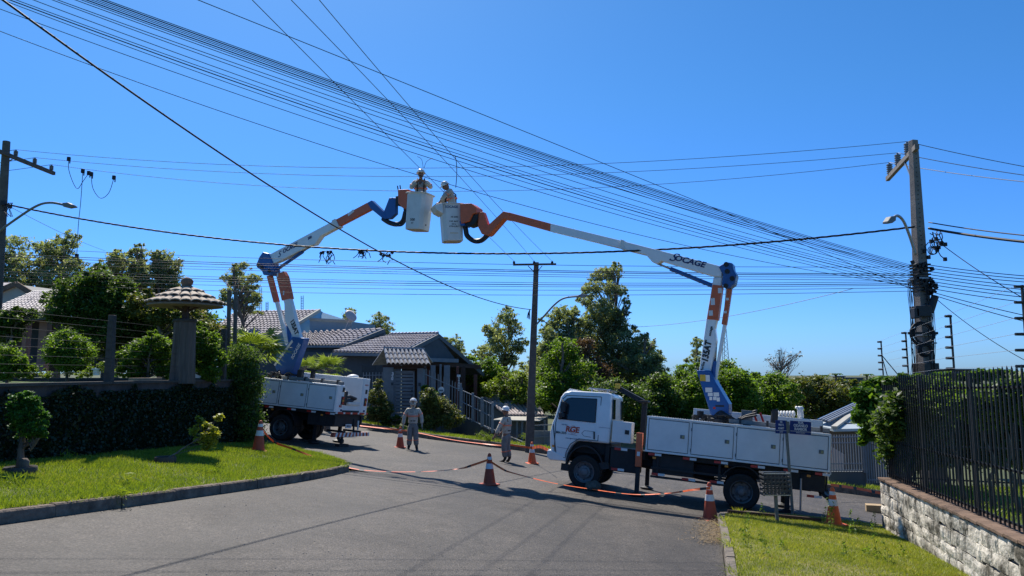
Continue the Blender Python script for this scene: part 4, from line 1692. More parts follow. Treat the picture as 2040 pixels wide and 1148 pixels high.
boom_hydraulic('hydraulic_ram', BL, (546, 541), (622, 489), .76, .055, T2)
boom_hydraulic('hydraulic_ram', BL, (578, 682), (573, 640), .75, .07, T2)
wires_on('hose', BL, [(763, 436), (776, 444), (792, 447), (803, 440), (808, 422)], .075, M['black'], T2)
wires_on('hose', BL, [(770, 440), (785, 448), (800, 449), (808, 438), (807, 424)], .03, M['black'], T2, off=.1)
letters_on('maker_letters', BL, 'OCAGE', (561, 503), (594, 486), .19, M['text_blue'], T2, .106, bold=.03, shear=.2, xs=1.1)
letters_on('maker_letters', BL, 'S', (551, 510), (560, 505.5), .27, M['text_blue'], T2, .106, bold=.0, shear=.45, xs=1.2)
letters_on('model_letters', BL, '135AT', (580, 636), (592, 668), .24, M['text_black'], T2, .08, bold=.04, xs=.85)
letters_on('turret_letters', BL, 'SOCAGE', (581, 716), (598, 684), .17, M['text_white'], T2, .135, bold=.02, xs=.9)
letters_on('small_print', BL, '500', (613, 476), (621, 472), .12, M['text_blue'], T2, .106, bold=.04)
sticker(BL, (699, 424), (.28, .09), .073, M['sticker'], T2, RAD(28))
for q in ((565, 584), (553, 548)):
    sticker(BL, q, (.06, .14), .088, M['sticker'], T2)
for k in range(3):
    wires_on('hose', BL, [(549 + k * 3, 748), (556, 738 + k * 3), (562, 750), (574, 742), (582 + 3 * k, 748)], .02, M['black'], T2, off=.3 + .1 * k)
vb = MB()
for k in range(22):
    vb.box((random.uniform(.2, 1.3), random.uniform(-.2, .5), random.uniform(1.85, 2.1)), (random.uniform(.05, .2), random.uniform(.05, .2), random.uniform(.04, .14)), Matrix.Rotation(random.random(), 3, 'Z'))
vb.build('valve_block', M['chassis'], T2, bevel=.006)['kind'] = 'stuff'
vb = MB()
vb.box((.0, .3, 2.1), (.16, .16, .3))
vb.tube([(-.45, .3, 1.7), (-.45, .3, 2.25)], .08, 10)
vb.box((-.45, .3, 2.28), (.35, .2, .06))
vb.build('pole_bracket', M['black'], T2)


# ---- baskets: eight-cornered fibreglass tubs
def tub(bp, cpx, cpy_top, h, wx, wy, yaw, parent, tilt=0.0, texts=(), tray=0):
    c = bp.p(cpx, cpy_top)
    R = Matrix.Rotation(yaw, 3, 'Z') @ Matrix.Rotation(tilt, 3, 'Y')
    ch = .09
    def ring(sx, sy, z):
        return [c + R @ Vector(q) for q in ((-sx, -sy + ch, z), (-sx + ch, -sy, z), (sx - ch, -sy, z), (sx, -sy + ch, z), (sx, sy - ch, z), (sx - ch, sy, z), (-sx + ch, sy, z), (-sx, sy - ch, z))]
    mb = MB()
    prof = [(wx / 2 * .9, wy / 2 * .9, -h), (wx / 2 * .92, wy / 2 * .92, -h + .05), (wx / 2, wy / 2, -.03), (wx / 2 + .04, wy / 2 + .04, -.03), (wx / 2 + .04, wy / 2 + .04, 0), (wx / 2 - .03, wy / 2 - .03, 0), (wx / 2 * .88, wy / 2 * .88, -h + .1)]
    k = 0
    for a in prof:
        mb.v += [tuple(p) for p in ring(*a)]
    for i in range(len(prof) - 1):
        for j in range(8):
            a0 = i * 8 + j
            a1 = i * 8 + (j + 1) % 8
            mb.f.append((a0, a1, a1 + 8, a0 + 8))
            mb.m.append(0)
    mb.f.append(tuple(range(8))[::-1])
    mb.m.append(1)
    e = (len(prof) - 1) * 8
    mb.f.append(tuple(range(e, e + 8)))
    mb.m.append(0)
    bk = mb.build('basket', [M['fibre'], M['fibre_dirty']], parent, world=True, bevel=.012)
    if tray:
        q = MB()
        q.prism([c + R @ Vector(v) for v in ((-wx / 2 - .26, -wy / 2, -.06), (-wx / 2, -wy / 2, -.0), (-wx / 2, -wy / 2, -.32), (-wx / 2 - .18, -wy / 2, -.22))], R @ Vector((0, wy, 0)))
        q.build('tool_tray', M['fibre'], bk, world=True, bevel=.01)
    inv = parent_matrix(parent).inverted()
    for s, size, z, xo, mm in texts:
        write('basket_print', s, size, M[mm], inv @ frame(c + R @ Vector((xo, -wy / 2 - .006 + (-z) * .028, z)), R @ Vector((1, 0, 0)), R @ Vector((0, -.03, 1))), bk, bold=.02)
    return bk, c, R


bk_r, cR, RR = tub(BR, 898, 409, 1.12, .62, .62, RAD(17), truck_r, -.055,
                   (('SOCAGE', .1, -.12, -.05, 'text_blue'), ('AR 2500', .06, -.42, .02, 'text_black'), ('CAP. MAX', .06, -.55, .0, 'text_black'), ('200 kg', .05, -.63, .0, 'text_black'), ('ATENÇÃO', .06, -.7, 0, 'text_black'), ('=======', .06, -.9, 0, 'yellow')), tray=1)
bk_l, cL, RL = tub(BL, 838, 387, 1.12, .66, .62, RAD(-24), truck_l, .09, (('500', .11, -.84, -.02, 'text_black'), ('KV', .06, -.94, -.02, 'text_black')))
# control heads between jib and basket
slab('control_head', BR, [(916, 406), (938, 405), (949, 413), (949, 425), (941, 427), (935, 441), (918, 446)], .42, M['orange'], truck_r, .02)
slab('pivot_bracket', BR, [(932, 432), (943, 423), (952, 425), (951, 438), (943, 449), (934, 452), (927, 446)], .3, M['chassis'], truck_r, .02)
slab('pivot_bracket', BR, [(915, 441), (925, 441), (925, 450), (917, 450)], .36, M['blue'], truck_r, .01)
slab('control_head', BL, [(792, 378), (812, 377), (813, 410), (807, 417), (800, 413), (793, 405)], .42, M['orange'], truck_l, .02)
slab('pivot_bracket', BL, [(788, 391), (797, 390), (797, 410), (788, 409)], .3, M['chassis'], truck_l, .01)
slab('pivot_bracket', BL, [(803, 412), (814, 408), (812, 426), (804, 422)], .3, M['chassis'], truck_l, .01)
mb = MB()
for q in ((793, 378), (798, 377)):
    A = BL.p(*q)
    mb.tube([A, A + Vector((-.02, 0, .12))], .02, 6)
mb.build('control_lever', M['black'], truck_l, world=True)

# ================================================================== PEOPLE
def skin_mesh(name, verts, edges, radii, m, parent, root=0, sub=1):
    me = bpy.data.meshes.new(name)
    me.from_pydata([tuple(v) for v in verts], edges, [])
    me.materials.append(m)
    o = link(bpy.data.objects.new(name, me), parent)
    md = o.modifiers.new('skin', 'SKIN')
    md.use_smooth_shade = True
    md.branch_smoothing = .3
    if not me.skin_vertices:
        return o
    sv = me.skin_vertices[0].data
    for i, r in enumerate(radii):
        sv[i].radius = (r, r) if not isinstance(r, tuple) else r
        sv[i].use_root = (i == root)
    sb = o.modifiers.new('sub', 'SUBSURF')
    sb.levels = sub
    sb.render_levels = sub
    return o


def person(label, foot, yaw, pose, group, headtilt=(0, 0), gloves=False, harness=False, sc=1.0, hood=False, legband=True):
    """pose: shoulder-relative joints; local x right, y forward, z up"""
    mtx = Matrix.Translation(foot + Vector((0, 0, -.025))) @ Matrix.Rotation(yaw, 4, 'Z') @ Matrix.Scale(sc, 4)
    t = thing('person', label, 'person', matrix=mtx, group=group)
    P = dict(pel=(0, 0, .96), wa=(0, .0, 1.08), ch=(0, .01, 1.3), nk=(0, 0, 1.47), hd=(0, .02, 1.56),
             shL=(-.175, 0, 1.4), shR=(.175, 0, 1.4), elL=(-.26, -.02, 1.12), elR=(.26, -.02, 1.12), wrL=(-.28, .06, .88), wrR=(.28, .06, .88),
             hipL=(-.09, 0, .9), hipR=(.09, 0, .9), knL=(-.1, .03, .5), knR=(.1, .03, .5), anL=(-.11, 0, .08), anR=(.11, 0, .08), toL=(-.16, .17, .03), toR=(.16, .17, .03))
    P.update(pose)
    P = {k: Vector(v) for k, v in P.items()}
    # hands: palm and five fingers
    V, E_, R_ = [], [], []

    def add(v, r, link_to=None):
        V.append(v)
        R_.append(r)
        if link_to is not None:
            E_.append((link_to, len(V) - 1))
        return len(V) - 1
    a = add(P['pel'], .1)
    b = add(P['wa'], .1, a)
    c = add(P['ch'], .11, b)
    n = add(P['nk'], .055, c)
    h = add(P['hd'], .06, n)
    for s in 'LR':
        sh = add(P['sh' + s], .055, c)
        el = add(P['el' + s], .042, sh)
        wr = add(P['wr' + s], .03, el)
        d = (P['wr' + s] - P['el' + s]).normalized()
        sd = d.cross(Vector((0, 0, 1)) if abs(d.z) < .8 else Vector((1, 0, 0))).normalized()
        pm = add(P['wr' + s] + d * .07, .034, wr)
        for k, ln in enumerate((.07, .08, .075, .06)):
            off = sd * (k - 1.5) * .02
            f1 = add(P['wr' + s] + d * .12 + off, .011, pm)
            cur = d.cross(sd) * .02
            add(P['wr' + s] + d * (.12 + ln * .8) + off + cur, .008, f1)
        add(P['wr' + s] + d * .06 + sd * .055, .011, pm)
        hp = add(P['hip' + s], .08, a)
        kn = add(P['kn' + s], .055, hp)
        an = add(P['an' + s], .04, kn)
        add(P['to' + s], .03, an)
    skin_mesh('body', V, E_, R_, M['glove'] if gloves else M['skin'], t)
    # shirt
    V2 = [P['pel'] + Vector((0, 0, -.04)), P['wa'], P['ch'], P['nk'] + Vector((0, 0, -.06))]
    E2 = [(0, 1), (1, 2), (2, 3)]
    R2 = [(.2, .15), (.195, .145), (.2, .15), (.1, .09)]
    for s in 'LR':
        k = len(V2)
        V2 += [P['sh' + s], P['sh' + s].lerp(P['el' + s], .5), P['el' + s], P['el' + s].lerp(P['wr' + s], .93)]
        E2 += [(2, k), (k, k + 1), (k + 1, k + 2), (k + 2, k + 3)]
        R2 += [.092, .084, .074, .06]
    shirt = skin_mesh('shirt', V2, E2, R2, M['shirt'], t, 1)
    V3 = [P['pel'] + Vector((0, 0, .04)), P['pel'] + Vector((0, 0, -.05))]
    E3 = [(0, 1)]
    R3 = [.17, .165]
    for s in 'LR':
        k = len(V3)
        V3 += [P['hip' + s] + Vector((0, 0, -.05)), P['hip' + s].lerp(P['kn' + s], .5), P['kn' + s], P['kn' + s].lerp(P['an' + s], .5), P['an' + s] + Vector((0, 0, .06))]
        E3 += [(1, k), (k, k + 1), (k + 1, k + 2), (k + 2, k + 3), (k + 3, k + 4)]
        R3 += [.125, .118, .1, .098, .092]
    tr = skin_mesh('trousers', V3, E3, R3, M['trousers'], t, 0)
    for s in 'LR':
        skin_mesh('boot', [P['an' + s] + Vector((0, 0, .12)), P['an' + s], P['an' + s].lerp(P['to' + s], .5) + Vector((0, 0, -.01)), P['to' + s]], [(0, 1), (1, 2), (2, 3)], [.055, .055, .048, .04], M['boot'], t, 1)
    # belt
    mb = MB()
    mb.lathe(P['pel'] + Vector((0, 0, .05)), [(.15, -.02), (.16, 0), (.15, .02)], 20)
    for i, v in enumerate(mb.v):
        q = Vector(v) - P['pel']
        mb.v[i] = tuple(P['pel'] + Vector((q.x, q.y * .8, q.z)))
    mb.build('belt', M['harness'], t, smooth=True)
    # reflective bands: chest, sleeves, shins
    mb = MB()
    cc = P['wa'].lerp(P['ch'], .45)
    ax = (P['ch'] - P['wa']).normalized()
    Rb = ax.to_track_quat('Z', 'Y').to_matrix()
    k0 = len(mb.v)
    mb.lathe((0, 0, 0), [(.207, -.018), (.211, 0), (.207, .018)], 24)
    for i in range(k0, len(mb.v)):
        q = Vector(mb.v[i])
        mb.v[i] = tuple(cc + Rb @ Vector((q.x, q.y * .8, q.z)))
    mb.build('reflective_band', M['band'], shirt, smooth=True)
    for s in 'LR':
        mb = MB()
        p, q = P['sh' + s].lerp(P['el' + s], .62), P['sh' + s].lerp(P['el' + s], .75)
        mb.tube([p, p.lerp(q, .6)], .083, 14)
        mb.build('reflective_band', M['band'], shirt, smooth=True)
        if legband:
            mb = MB()
            p, q = P['kn' + s].lerp(P['an' + s], .3), P['kn' + s].lerp(P['an' + s], .4)
            mb.tube([p, p.lerp(q, .7)], .101, 14)
            mb.build('reflective_band', M['band'], tr, smooth=True)
    if harness:
        for sx in (-.1, .1):
            mb = MB()
            mb.tube([P['ch'] + Vector((sx, .15, -.25)), P['ch'] + Vector((sx, .16, -.05)), P['ch'] + Vector((sx * 1.1, .06, .17)), P['ch'] + Vector((sx, -.14, 0)), P['ch'] + Vector((sx * .6, -.15, -.25))], .022, 6)
            mb.build('harness_strap', M['harness'], t, smooth=True)
    # head with face
    hc = P['hd'] + Vector((0, .015, .055))
    HR = Matrix.Rotation(headtilt[1], 3, 'Z') @ Matrix.Rotation(headtilt[0], 3, 'X')
    mb = MB()
    rings, seg = 12, 16
    for i in range(rings + 1):
        th = math.pi * i / rings
        for j in range(seg):
            ph = 2 * math.pi * j / seg
            x, y, z = .078 * math.sin(th) * math.cos(ph), .098 * math.sin(th) * math.sin(ph), .118 * math.cos(th)
            if z < 0 and y > 0:
                x *= 1 - .9 * abs(z)
            if y > .07 and abs(x) < .02 and -.045 < z < .015:
                y += .022
            if y > .05 and abs(abs(x) - .032) < .014 and .0 < z < .035:
                y -= .008
            mb.v.append(tuple(hc + HR @ Vector((x, y, z))))
    for i in range(rings):
        for j in range(seg):
            a0, a1 = i * seg + j, i * seg + (j + 1) % seg
            mb.f.append((a0, a0 + seg, a1 + seg, a1))
            mb.m.append(0)
    for sx in (-1, 1):
        mb.lathe(hc + HR @ Vector((sx * .078, 0, -.01)), [(.02, -.01), (.028, 0), (.02, .01)], 8, axis='x')
    mb.build('head', M['skin'], t, smooth=True)
    mb = MB()
    for sx in (-1, 1):
        mb.box(hc + HR @ Vector((sx * .031, .089, .015)), (.028, .012, .012), HR)
    mb.box(hc + HR @ Vector((0, .094, -.058)), (.045, .008, .008), HR)
    mb.build('face_features', M['hair'], t)
    # helmet
    hm = MB()
    R2_ = HR
    prof = [(.14, .0), (.142, .012), (.118, .02), (.116, .06), (.1, .1), (.065, .128), (.02, .138)]
    hm.lathe(hc + R2_ @ Vector((0, 0, .035)), prof, 22, R=R2_)
    hm.prism([hc + R2_ @ Vector(v) for v in ((-.09, .1, .04), (-.05, .185, .03), (.05, .185, .03), (.09, .1, .04))], R2_ @ Vector((0, 0, .014)))
    hm.build('helmet', M['helmet'], t, smooth=False)
    if hood:
        mb = MB()
        mb.lathe(hc + HR @ Vector((0, -.012, -.1)), [(.095, 0), (.105, .06), (.1, .14)], 16, R=HR)
        mb.build('neck_flap', M['shirt'], t, smooth=True)
    return t


f1 = on_ground(822, 896)
f2 = on_ground(1009, 921)
person('worker in grey trousers and white helmet standing face-on beside a cone, arms hanging', f1, RAD(184),
       dict(elL=(-.29, -.03, 1.14), elR=(.3, -.03, 1.14), wrL=(-.31, .04, .88), wrR=(.33, .04, .86), anL=(-.13, 0, .08), anR=(.13, .0, .08), toL=(-.18, .16, .03), toR=(.18, .16, .03)),
       'line workers in white helmets', headtilt=(RAD(22), 0), gloves=True, sc=.98, hood=True)
person('worker in white helmet standing side-on with one arm reaching out near the middle pole', f2, RAD(62),
       dict(elL=(-.3, .08, 1.14), wrL=(-.36, .2, .9), elR=(.24, .1, 1.12), wrR=(.22, .28, .95), anL=(-.08, .0, .1), anR=(.12, -.05, .1), toL=(-.1, .2, .03), toR=(.16, .1, .03)),
       'line workers in white helmets', headtilt=(RAD(10), RAD(15)), sc=1.01)
fl = at(838, 387, cL.y)
person('worker in the left basket facing out with both hands raised to his chest', Vector((fl.x, cL.y, cL.z - .99)), RAD(186),
       dict(elL=(-.33, .06, 1.2), elR=(.3, .08, 1.17), wrL=(-.1, .26, 1.34), wrR=(.1, .27, 1.33), ch=(0, .02, 1.3)),
       'line workers in white helmets', headtilt=(RAD(4), 0), harness=True, sc=1.0)
fr_ = BR.p(905, 408)
person('worker in the right basket bent to his left, head bowed, reaching down with one arm', Vector((cR.x + .06, cR.y, cR.z - .98)), RAD(100),
       dict(ch=(0, .06, 1.3), nk=(0, .13, 1.45), hd=(0, .2, 1.51), shL=(-.19, .08, 1.41), shR=(.19, .08, 1.41), elL=(-.2, .26, 1.24), wrL=(-.16, .38, 1.08), elR=(.25, .22, 1.2), wrR=(.18, .4, 1.1)),
       'line workers in white helmets', headtilt=(RAD(-28), RAD(5)), harness=True, sc=1.0)

# ================================================================== TRAFFIC CONES AND BARRIER TAPE
def cone_at(foot, label, h=.72, yaw=0.3, m='cone', lean=0.0, worn=False):
    mtx = Matrix.Translation(foot + Vector((0, 0, .0))) @ Matrix.Rotation(yaw, 4, 'Z') @ Matrix.Rotation(lean, 4, 'Y') @ Matrix.Scale(h / .72, 4)
    t = thing('traffic_cone', label, 'cone', matrix=mtx, group='orange traffic cones')
    mb = MB()
    mb.box((0, 0, .015), (.38, .38, .03))
    mb.build('cone_base', M['cone_dark' if worn else m], t, bevel=.01)  # worn only picks the darker red for the base
    rad = lambda z: .145 - (z - .03) * .158
    mb = MB()
    mb.lathe((0, 0, 0), [(.165, .03), (rad(.05), .05), (rad(.32), .32), (rad(.6), .6), (rad(.68), .68), (rad(.71) * .8, .71), (.015, .72)], 28)
    smooth_by_angle(mb.build('cone_body', M[m], t), 40)
    for z0, z1 in ((.37, .49), (.575, .64)):
        mb = MB()
        mb.lathe((0, 0, 0), [(rad(z0) - .004, z0 - .001), (rad(z0) + .003, z0), (rad(z1) + .003, z1), (rad(z1) - .004, z1 + .001)], 28)
        smooth_by_angle(mb.build('cone_band', M['cone_white'], t), 40)
    return t


cone_at(on_ground(975, 966), 'traffic cone in the middle of the junction with tape tied near its top', .7, .5, 'cone_dark', worn=True)
cone_at(on_ground(1415, 1036), 'traffic cone before the right truck\'s rear wheel, beside the kerb corner', .72, .3, 'cone_dark', worn=False)
cone_at(on_ground(1060, 924), 'traffic cone close to the front bumper of the right truck', .7, .3, 'cone')
cone_at(on_ground(797, 892), 'traffic cone at the feet of the worker who looks up', .7, .3, 'cone_dark')
p = on_ground(514, 908)
p.z = plane_z(p.x, p.y) + .12
p = Vector((p.x * .985, p.y * .985, p.z))
cone_at(p, 'traffic cone on the grass beside the leafy hedge column', .74, .4, 'cone_dark', lean=.05)
p = on_ground(1662, 1056)
p.z += .1
cone_at(p, 'bright orange and white cone standing in weeds on the right lawn', .74, .2, 'cone')


def tape(label, pts, w=.05, stripes=True, tw=None, m='tape_o', group='orange barrier tapes'):
    """ribbon through world points; tw = tilt of the ribbon at each point (0 = upright)"""
    P = []
    n = len(pts)
    tw = tw or [0] * n
    for i in range(n - 1):
        p0, a, b, p3 = pts[max(i - 1, 0)], pts[i], pts[i + 1], pts[min(i + 2, n - 1)]
        k = max(3, int((b - a).length / .12))
        for j in range(k):
            t = j / k
            P.append((.5 * ((2 * a) + (b - p0) * t + (2 * p0 - 5 * a + 4 * b - p3) * t * t + (3 * a - p0 - 3 * b + p3) * t ** 3), tw[i] * (1 - t) + tw[i + 1] * t))
    P.append((pts[-1], tw[-1]))
    mb = MB()
    for (p, t) in P:
        d = Vector((0, math.sin(t), math.cos(t)))
        mb.v.append(tuple(p + d * w / 2))
        mb.v.append(tuple(p - d * w / 2))
    for i in range(len(P) - 1):
        mb.f.append((2 * i, 2 * i + 1, 2 * i + 3, 2 * i + 2))
        mb.m.append(1 if stripes and i % 5 == 4 else 0)
    o = mb.build('barrier_tape', [M[m], M['tape_b']])
    s = o.modifiers.new('thick', 'SOLIDIFY')
    s.thickness = .0015
    return tag(o, label, 'tape', group)


def gp(px, py, h=0.0):
    """point h above the ground seen at pixel (px, py) as the foot"""
    p = on_ground(px, py)
    return p + Vector((0, 0, h))


cL_ = gp(514, 906)
cC_ = gp(975, 966)
cR_ = gp(1415, 1036)
c3_ = gp(1060, 924)
c4_ = gp(797, 892)
tape('long barrier tape sagging from the grass cone across the asphalt to the middle cone',
     [cL_ + Vector((.06, -.1, .68)), at(545, 880, 18.2), at(582, 894, 17.9), at(640, 916, 17.5), at(705, 934, 17.1), at(780, 940, 16.9), at(860, 939, 16.8), at(915, 934, 16.7), at(938, 928, 16.65), cC_ + Vector((-.03, -.08, .56))],
     tw=[0, 0, .4, 1.0, 1.45, 1.5, 1.5, 1.3, .2, 0])
tape('barrier tape lying from the middle cone past the dark sack to the kerb cone',
     [cC_ + Vector((.03, -.08, .52)), at(1000, 934, 16.7), at(1020, 942, 16.8), at(1100, 962, 16.9), at(1180, 975, 16.8), at(1260, 985, 16.3), at(1330, 983, 15.4), at(1380, 976, 14.6), cR_ + Vector((0, -.08, .62))],
     tw=[0, .3, 1.1, 1.5, 1.4, 1.5, 1.3, .9, .1])
tape('barrier tape dipping along the far verge behind both standing workers',
     [at(715, 848, 26.2), at(760, 853, 25.6), c4_ + Vector((0, -.05, .6)), at(830, 862, 25.6), at(900, 876, 25.3), at(960, 884, 25.0), at(1005, 888, 24.6), at(1020, 887, 24.5), c3_ + Vector((0, -.05, .5))],
     tw=[1.2, 1.0, .4, 1.25, 1.35, 1.3, .6, 0, 0], w=.055, stripes=False)
tape('short barrier tape from the front cone to the right truck\'s bumper',
     [c3_ + Vector((0, -.05, .5)), at(1075, 890, 22.6), at(1092, 897, 20.8)], w=.09)
tape('red barrier tape low along the far right kerb behind the truck',
     [at(1655, 966, 22.0), at(1700, 972, 22.6), at(1757, 983, 22.8), at(1800, 990, 22.5)], tw=[0, .3, .3, .3], w=.08)

# ================================================================== STREET SIGN, WASTE BASKET, SMALL THINGS ON THE GROUND
sb_ = on_ground(1580, 1034)
sb_.z += .1
st = at(1565, 838, sb_.y)
t = thing('street_sign', 'leaning metal post with two blue street name plates on the right corner', 'street sign', sb_)
mb = MB()
mb.tube([(0, 0, -.1), (st - sb_)], .032, 10)
mb.build('sign_post', M['sign_post'], t)
up = (st - sb_).normalized()
top = st - sb_
mb = MB()
mb.bar(top - up * .27 + Vector((.03, -.03, 0)), top - up * .02 + Vector((.03, -.03, 0)), .07, .03, up=(0, 1, 0))
mb.build('plate_clamp', M['sign_post'], t)
for lab, a, b, lines, szs in (('wide blue plate reading RUA ODANILO RAMBOR', (1573, 837), (1616, 842), ('RUA', 'ODANILO', 'RAMBOR'), (.085, .098, .098)),
                              ('narrow blue plate reading RUA WILLY R. SCHMITT', (1545, 836), (1568, 838), ('RUA', 'WILLY R.', 'SCHMITT'), (.06, .072, .072))):
    if 'wide' in lab:
        A = at(1574, 838, sb_.y - .05)
        B = at(1616, 841, sb_.y + .1)
    else:
        A = at(1545, 837, sb_.y - .12)
        B = at(1567, 838, sb_.y - .02)
    x = (B - A).normalized()
    w = (B - A).length
    hgt = .285
    y = up - x * up.dot(x)
    y.normalize()
    z = x.cross(y)
    mb = MB()
    mb.prism([A - sb_, B - sb_, B - y * hgt - sb_, A - y * hgt - sb_], -z * .006)
    pl = mb.build('name_plate', M['sign_blue'], t)
    pl['label'] = lab
    Mx = lambda v: frame(A - sb_ + x * (w / 2) - y * v + z * .003, x, y)
    for s, sz, v in zip(lines, szs, (.035, .1, .175)):
        write('plate_letters', s, sz * .85, M['text_white'], Mx(v), pl, bold=.03, xs=.95 if 'wide' in lab else .6)
    mb = MB()
    c = A - sb_ + x * (w / 2) - y * .222 + z * .004
    mb.box(c, (w * .96, .008, .002), Matrix((x, y, z)).transposed())
    mb.build('plate_line', M['text_white'], pl)
    write('plate_letters', 'NOVO CENTRO' if 'wide' in lab else 'CENTRO', .035, M['text_white'], Mx(.252), pl, xs=.9 if 'wide' in lab else .6)

bb = on_ground(1549, 1050)
bb.z += .1
t = thing('waste_basket', 'perforated metal waste basket on a post in front of the truck\'s rear wheel', 'waste basket', bb)
mb = MB()
ptop = at(1545, 985, bb.y) - bb
mb.bar((0, 0, -.1), ptop, .055, .055, up=(0, 1, 0))
mb.build('basket_post', M['sign_post'], t)
A = at(1517, 941, bb.y) - bb
B = at(1569, 943, bb.y) - bb
w, h = (B - A).length, .41
c0 = (A + B) / 2 - Vector((0, 0, h))
dpt = .26
rg = MB()
nx_, nz_ = 7, 5
for yy in (-dpt / 2, dpt / 2):
    for i in range(nx_):
        for j in range(nz_):
            cx, cz = -w / 2 + (i + .5) * w / nx_, (j + .5) * h / nz_
            ring = []
            rr = .5 * min(w / nx_, h / nz_) * .98
            pts_o = [c0 + Vector((cx + (w / nx_ / 2) * max(-1, min(1, 1.42 * math.cos(a))), yy, cz + (h / nz_ / 2) * max(-1, min(1, 1.42 * math.sin(a))))) for a in [RAD(45 * k) for k in range(8)]]
            pts_i = [c0 + Vector((cx + rr * .8 * math.cos(a), yy, cz + rr * .76 * math.sin(a))) for a in [RAD(45 * k) for k in range(8)]]
            rg.add(pts_o + pts_i, [(k, (k + 1) % 8, 8 + (k + 1) % 8, 8 + k) for k in range(8)])
for xx in (-w / 2, w / 2):
    for j in range(nz_ + 1):
        rg.bar(c0 + Vector((xx, -dpt / 2, j * h / nz_)), c0 + Vector((xx, dpt / 2, j * h / nz_)), .012, .03)
for j in range(7):
    rg.bar(c0 + Vector((-w / 2 + j * w / 6, -dpt / 2, 0)), c0 + Vector((-w / 2 + j * w / 6, dpt / 2, 0)), .03, .006)
bo = rg.build('perforated_panel', mat('dark_perforated_steel', (.05, .05, .05), .6, .3), t)
sld = bo.modifiers.new('thick', 'SOLIDIFY')
sld.thickness = .004
for z in (0, h):
    mb = MB()
    for a, b in (((-1, -1), (1, -1)), ((1, -1), (1, 1)), ((1, 1), (-1, 1)), ((-1, 1), (-1, -1))):
        mb.bar(c0 + Vector((a[0] * w / 2, a[1] * dpt / 2, z)), c0 + Vector((b[0] * w / 2, b[1] * dpt / 2, z)), .018, .018)
    mb.build('basket_rim', M['steel'], t)

# board edging in the right lawn, box, sack, straw, litter
mb = MB()
a, b = on_ground(1450, 1034) + Vector((0, 0, .12)), on_ground(1636, 1052) + Vector((0, 0, .13))
mb.bar(a, b, .06, .12)
tag(mb.build('edging_board', M['brown_wood'], bevel=.008), 'low brown edging board across the corner of the right lawn', 'edging')
p = on_ground(1741, 1020)
mb = MB()
R = Matrix.Rotation(RAD(-20), 3, 'Z')
mb.box((0, 0, .1), (.38, .3, .18), R)
o = mb.build('cardboard_box', M['card'], bevel=.006)
o.location = p
tag(o, 'small closed cardboard box lying on the asphalt next to the stone wall', 'box')
p = on_ground(1182, 978)
sk = bpy.data.meshes.new('sack')
mb = MB()
for i in range(9):
    for j in range(14):
        th, ph = math.pi * i / 8, 2 * math.pi * j / 14
        r = 1 + random.uniform(-.16, .16)
        mb.v.append((.2 * r * math.sin(th) * math.cos(ph), .16 * r * math.sin(th) * math.sin(ph), max(0, .1 + .125 * r * math.cos(th) + .02 * math.sin(ph * 3))))
for i in range(8):
    for j in range(14):
        a0, a1 = i * 14 + j, i * 14 + (j + 1) % 14
        mb.f.append((a0, a0 + 14, a1 + 14, a1))
        mb.m.append(0)
o = mb.build('sack', M['sack'], smooth=True)
o.location = p
sbm = o.modifiers.new('sub', 'SUBSURF')
sbm.levels = sbm.render_levels = 1
tag(o, 'crumpled dark sack on the asphalt by the right truck\'s front wheel', 'sack')
# straw and grit heap washed against the kerb corner
pts = []
for _ in range(3400):
    q = on_ground(random.gauss(1432, 22), random.uniform(1040, 1085))
    pts.append((q.x + random.gauss(0, .1), q.y + random.gauss(0, .12), plane_z(q.x, q.y) + abs(random.gauss(0, .035)) + .01))
o = leaves('straw', np.array(pts), .06, M['straw'], None, .12, 1.5, 0)
tag(o, 'dry straw and leaves washed against the right kerb corner', 'straw', kind='stuff')
mb = MB()
for _ in range(420):
    x_, y_ = random.uniform(380, 1440), random.uniform(930, 1148)
    q = on_ground(x_, y_)
    if random.random() < .5:
        q = on_ground(1435 + random.gauss(0, 14), random.uniform(1060, 1148))
    s = random.uniform(.003, .009)
    mb.box((q.x, q.y, plane_z(q.x, q.y) + s * .4), (s * 1.4, s, s), Matrix.Rotation(random.random() * 3, 3, 'Z'))
tag(mb.build('gravel', mat('grit', (.12, .11, .1), .95, .5, 30, color2=(.4, .38, .35))), 'loose grit and crumbs scattered over the asphalt', 'gravel', kind='stuff')

# ================================================================== UTILITY POLES
def insulator(parent, p, h=.3, r=.075, m='porcelain'):
    mb = MB()
    prof = [(.02, -.06), (.025, 0)]
    n = 5
    for k in range(n):
        z = h * k / n
        prof += [(r, z + .01), (r * .95, z + h / n * .45), (r * .5, z + h / n * .6)]
    prof += [(.03, h), (.02, h + .03)]
    mb.lathe(p, prof, 14)
    mb.build('insulator', M[m], parent)


def box_pole(mb, a, b, wa, wb, da, db, yaw):
    """tapered rectangular shaft"""
    R = Matrix.Rotation(yaw, 3, 'Z')
    vs = []
    for p, w, d in ((a, wa, da), (b, wb, db)):
        for sx, sy in ((-1, -1), (1, -1), (1, 1), (-1, 1)):
            vs.append(Vector(p) + R @ Vector((sx * w / 2, sy * d / 2, 0)))
    mb.add(vs, [(3, 2, 1, 0), (4, 5, 6, 7), (0, 1, 5, 4), (1, 2, 6, 5), (2, 3, 7, 6), (3, 0, 4, 7)])


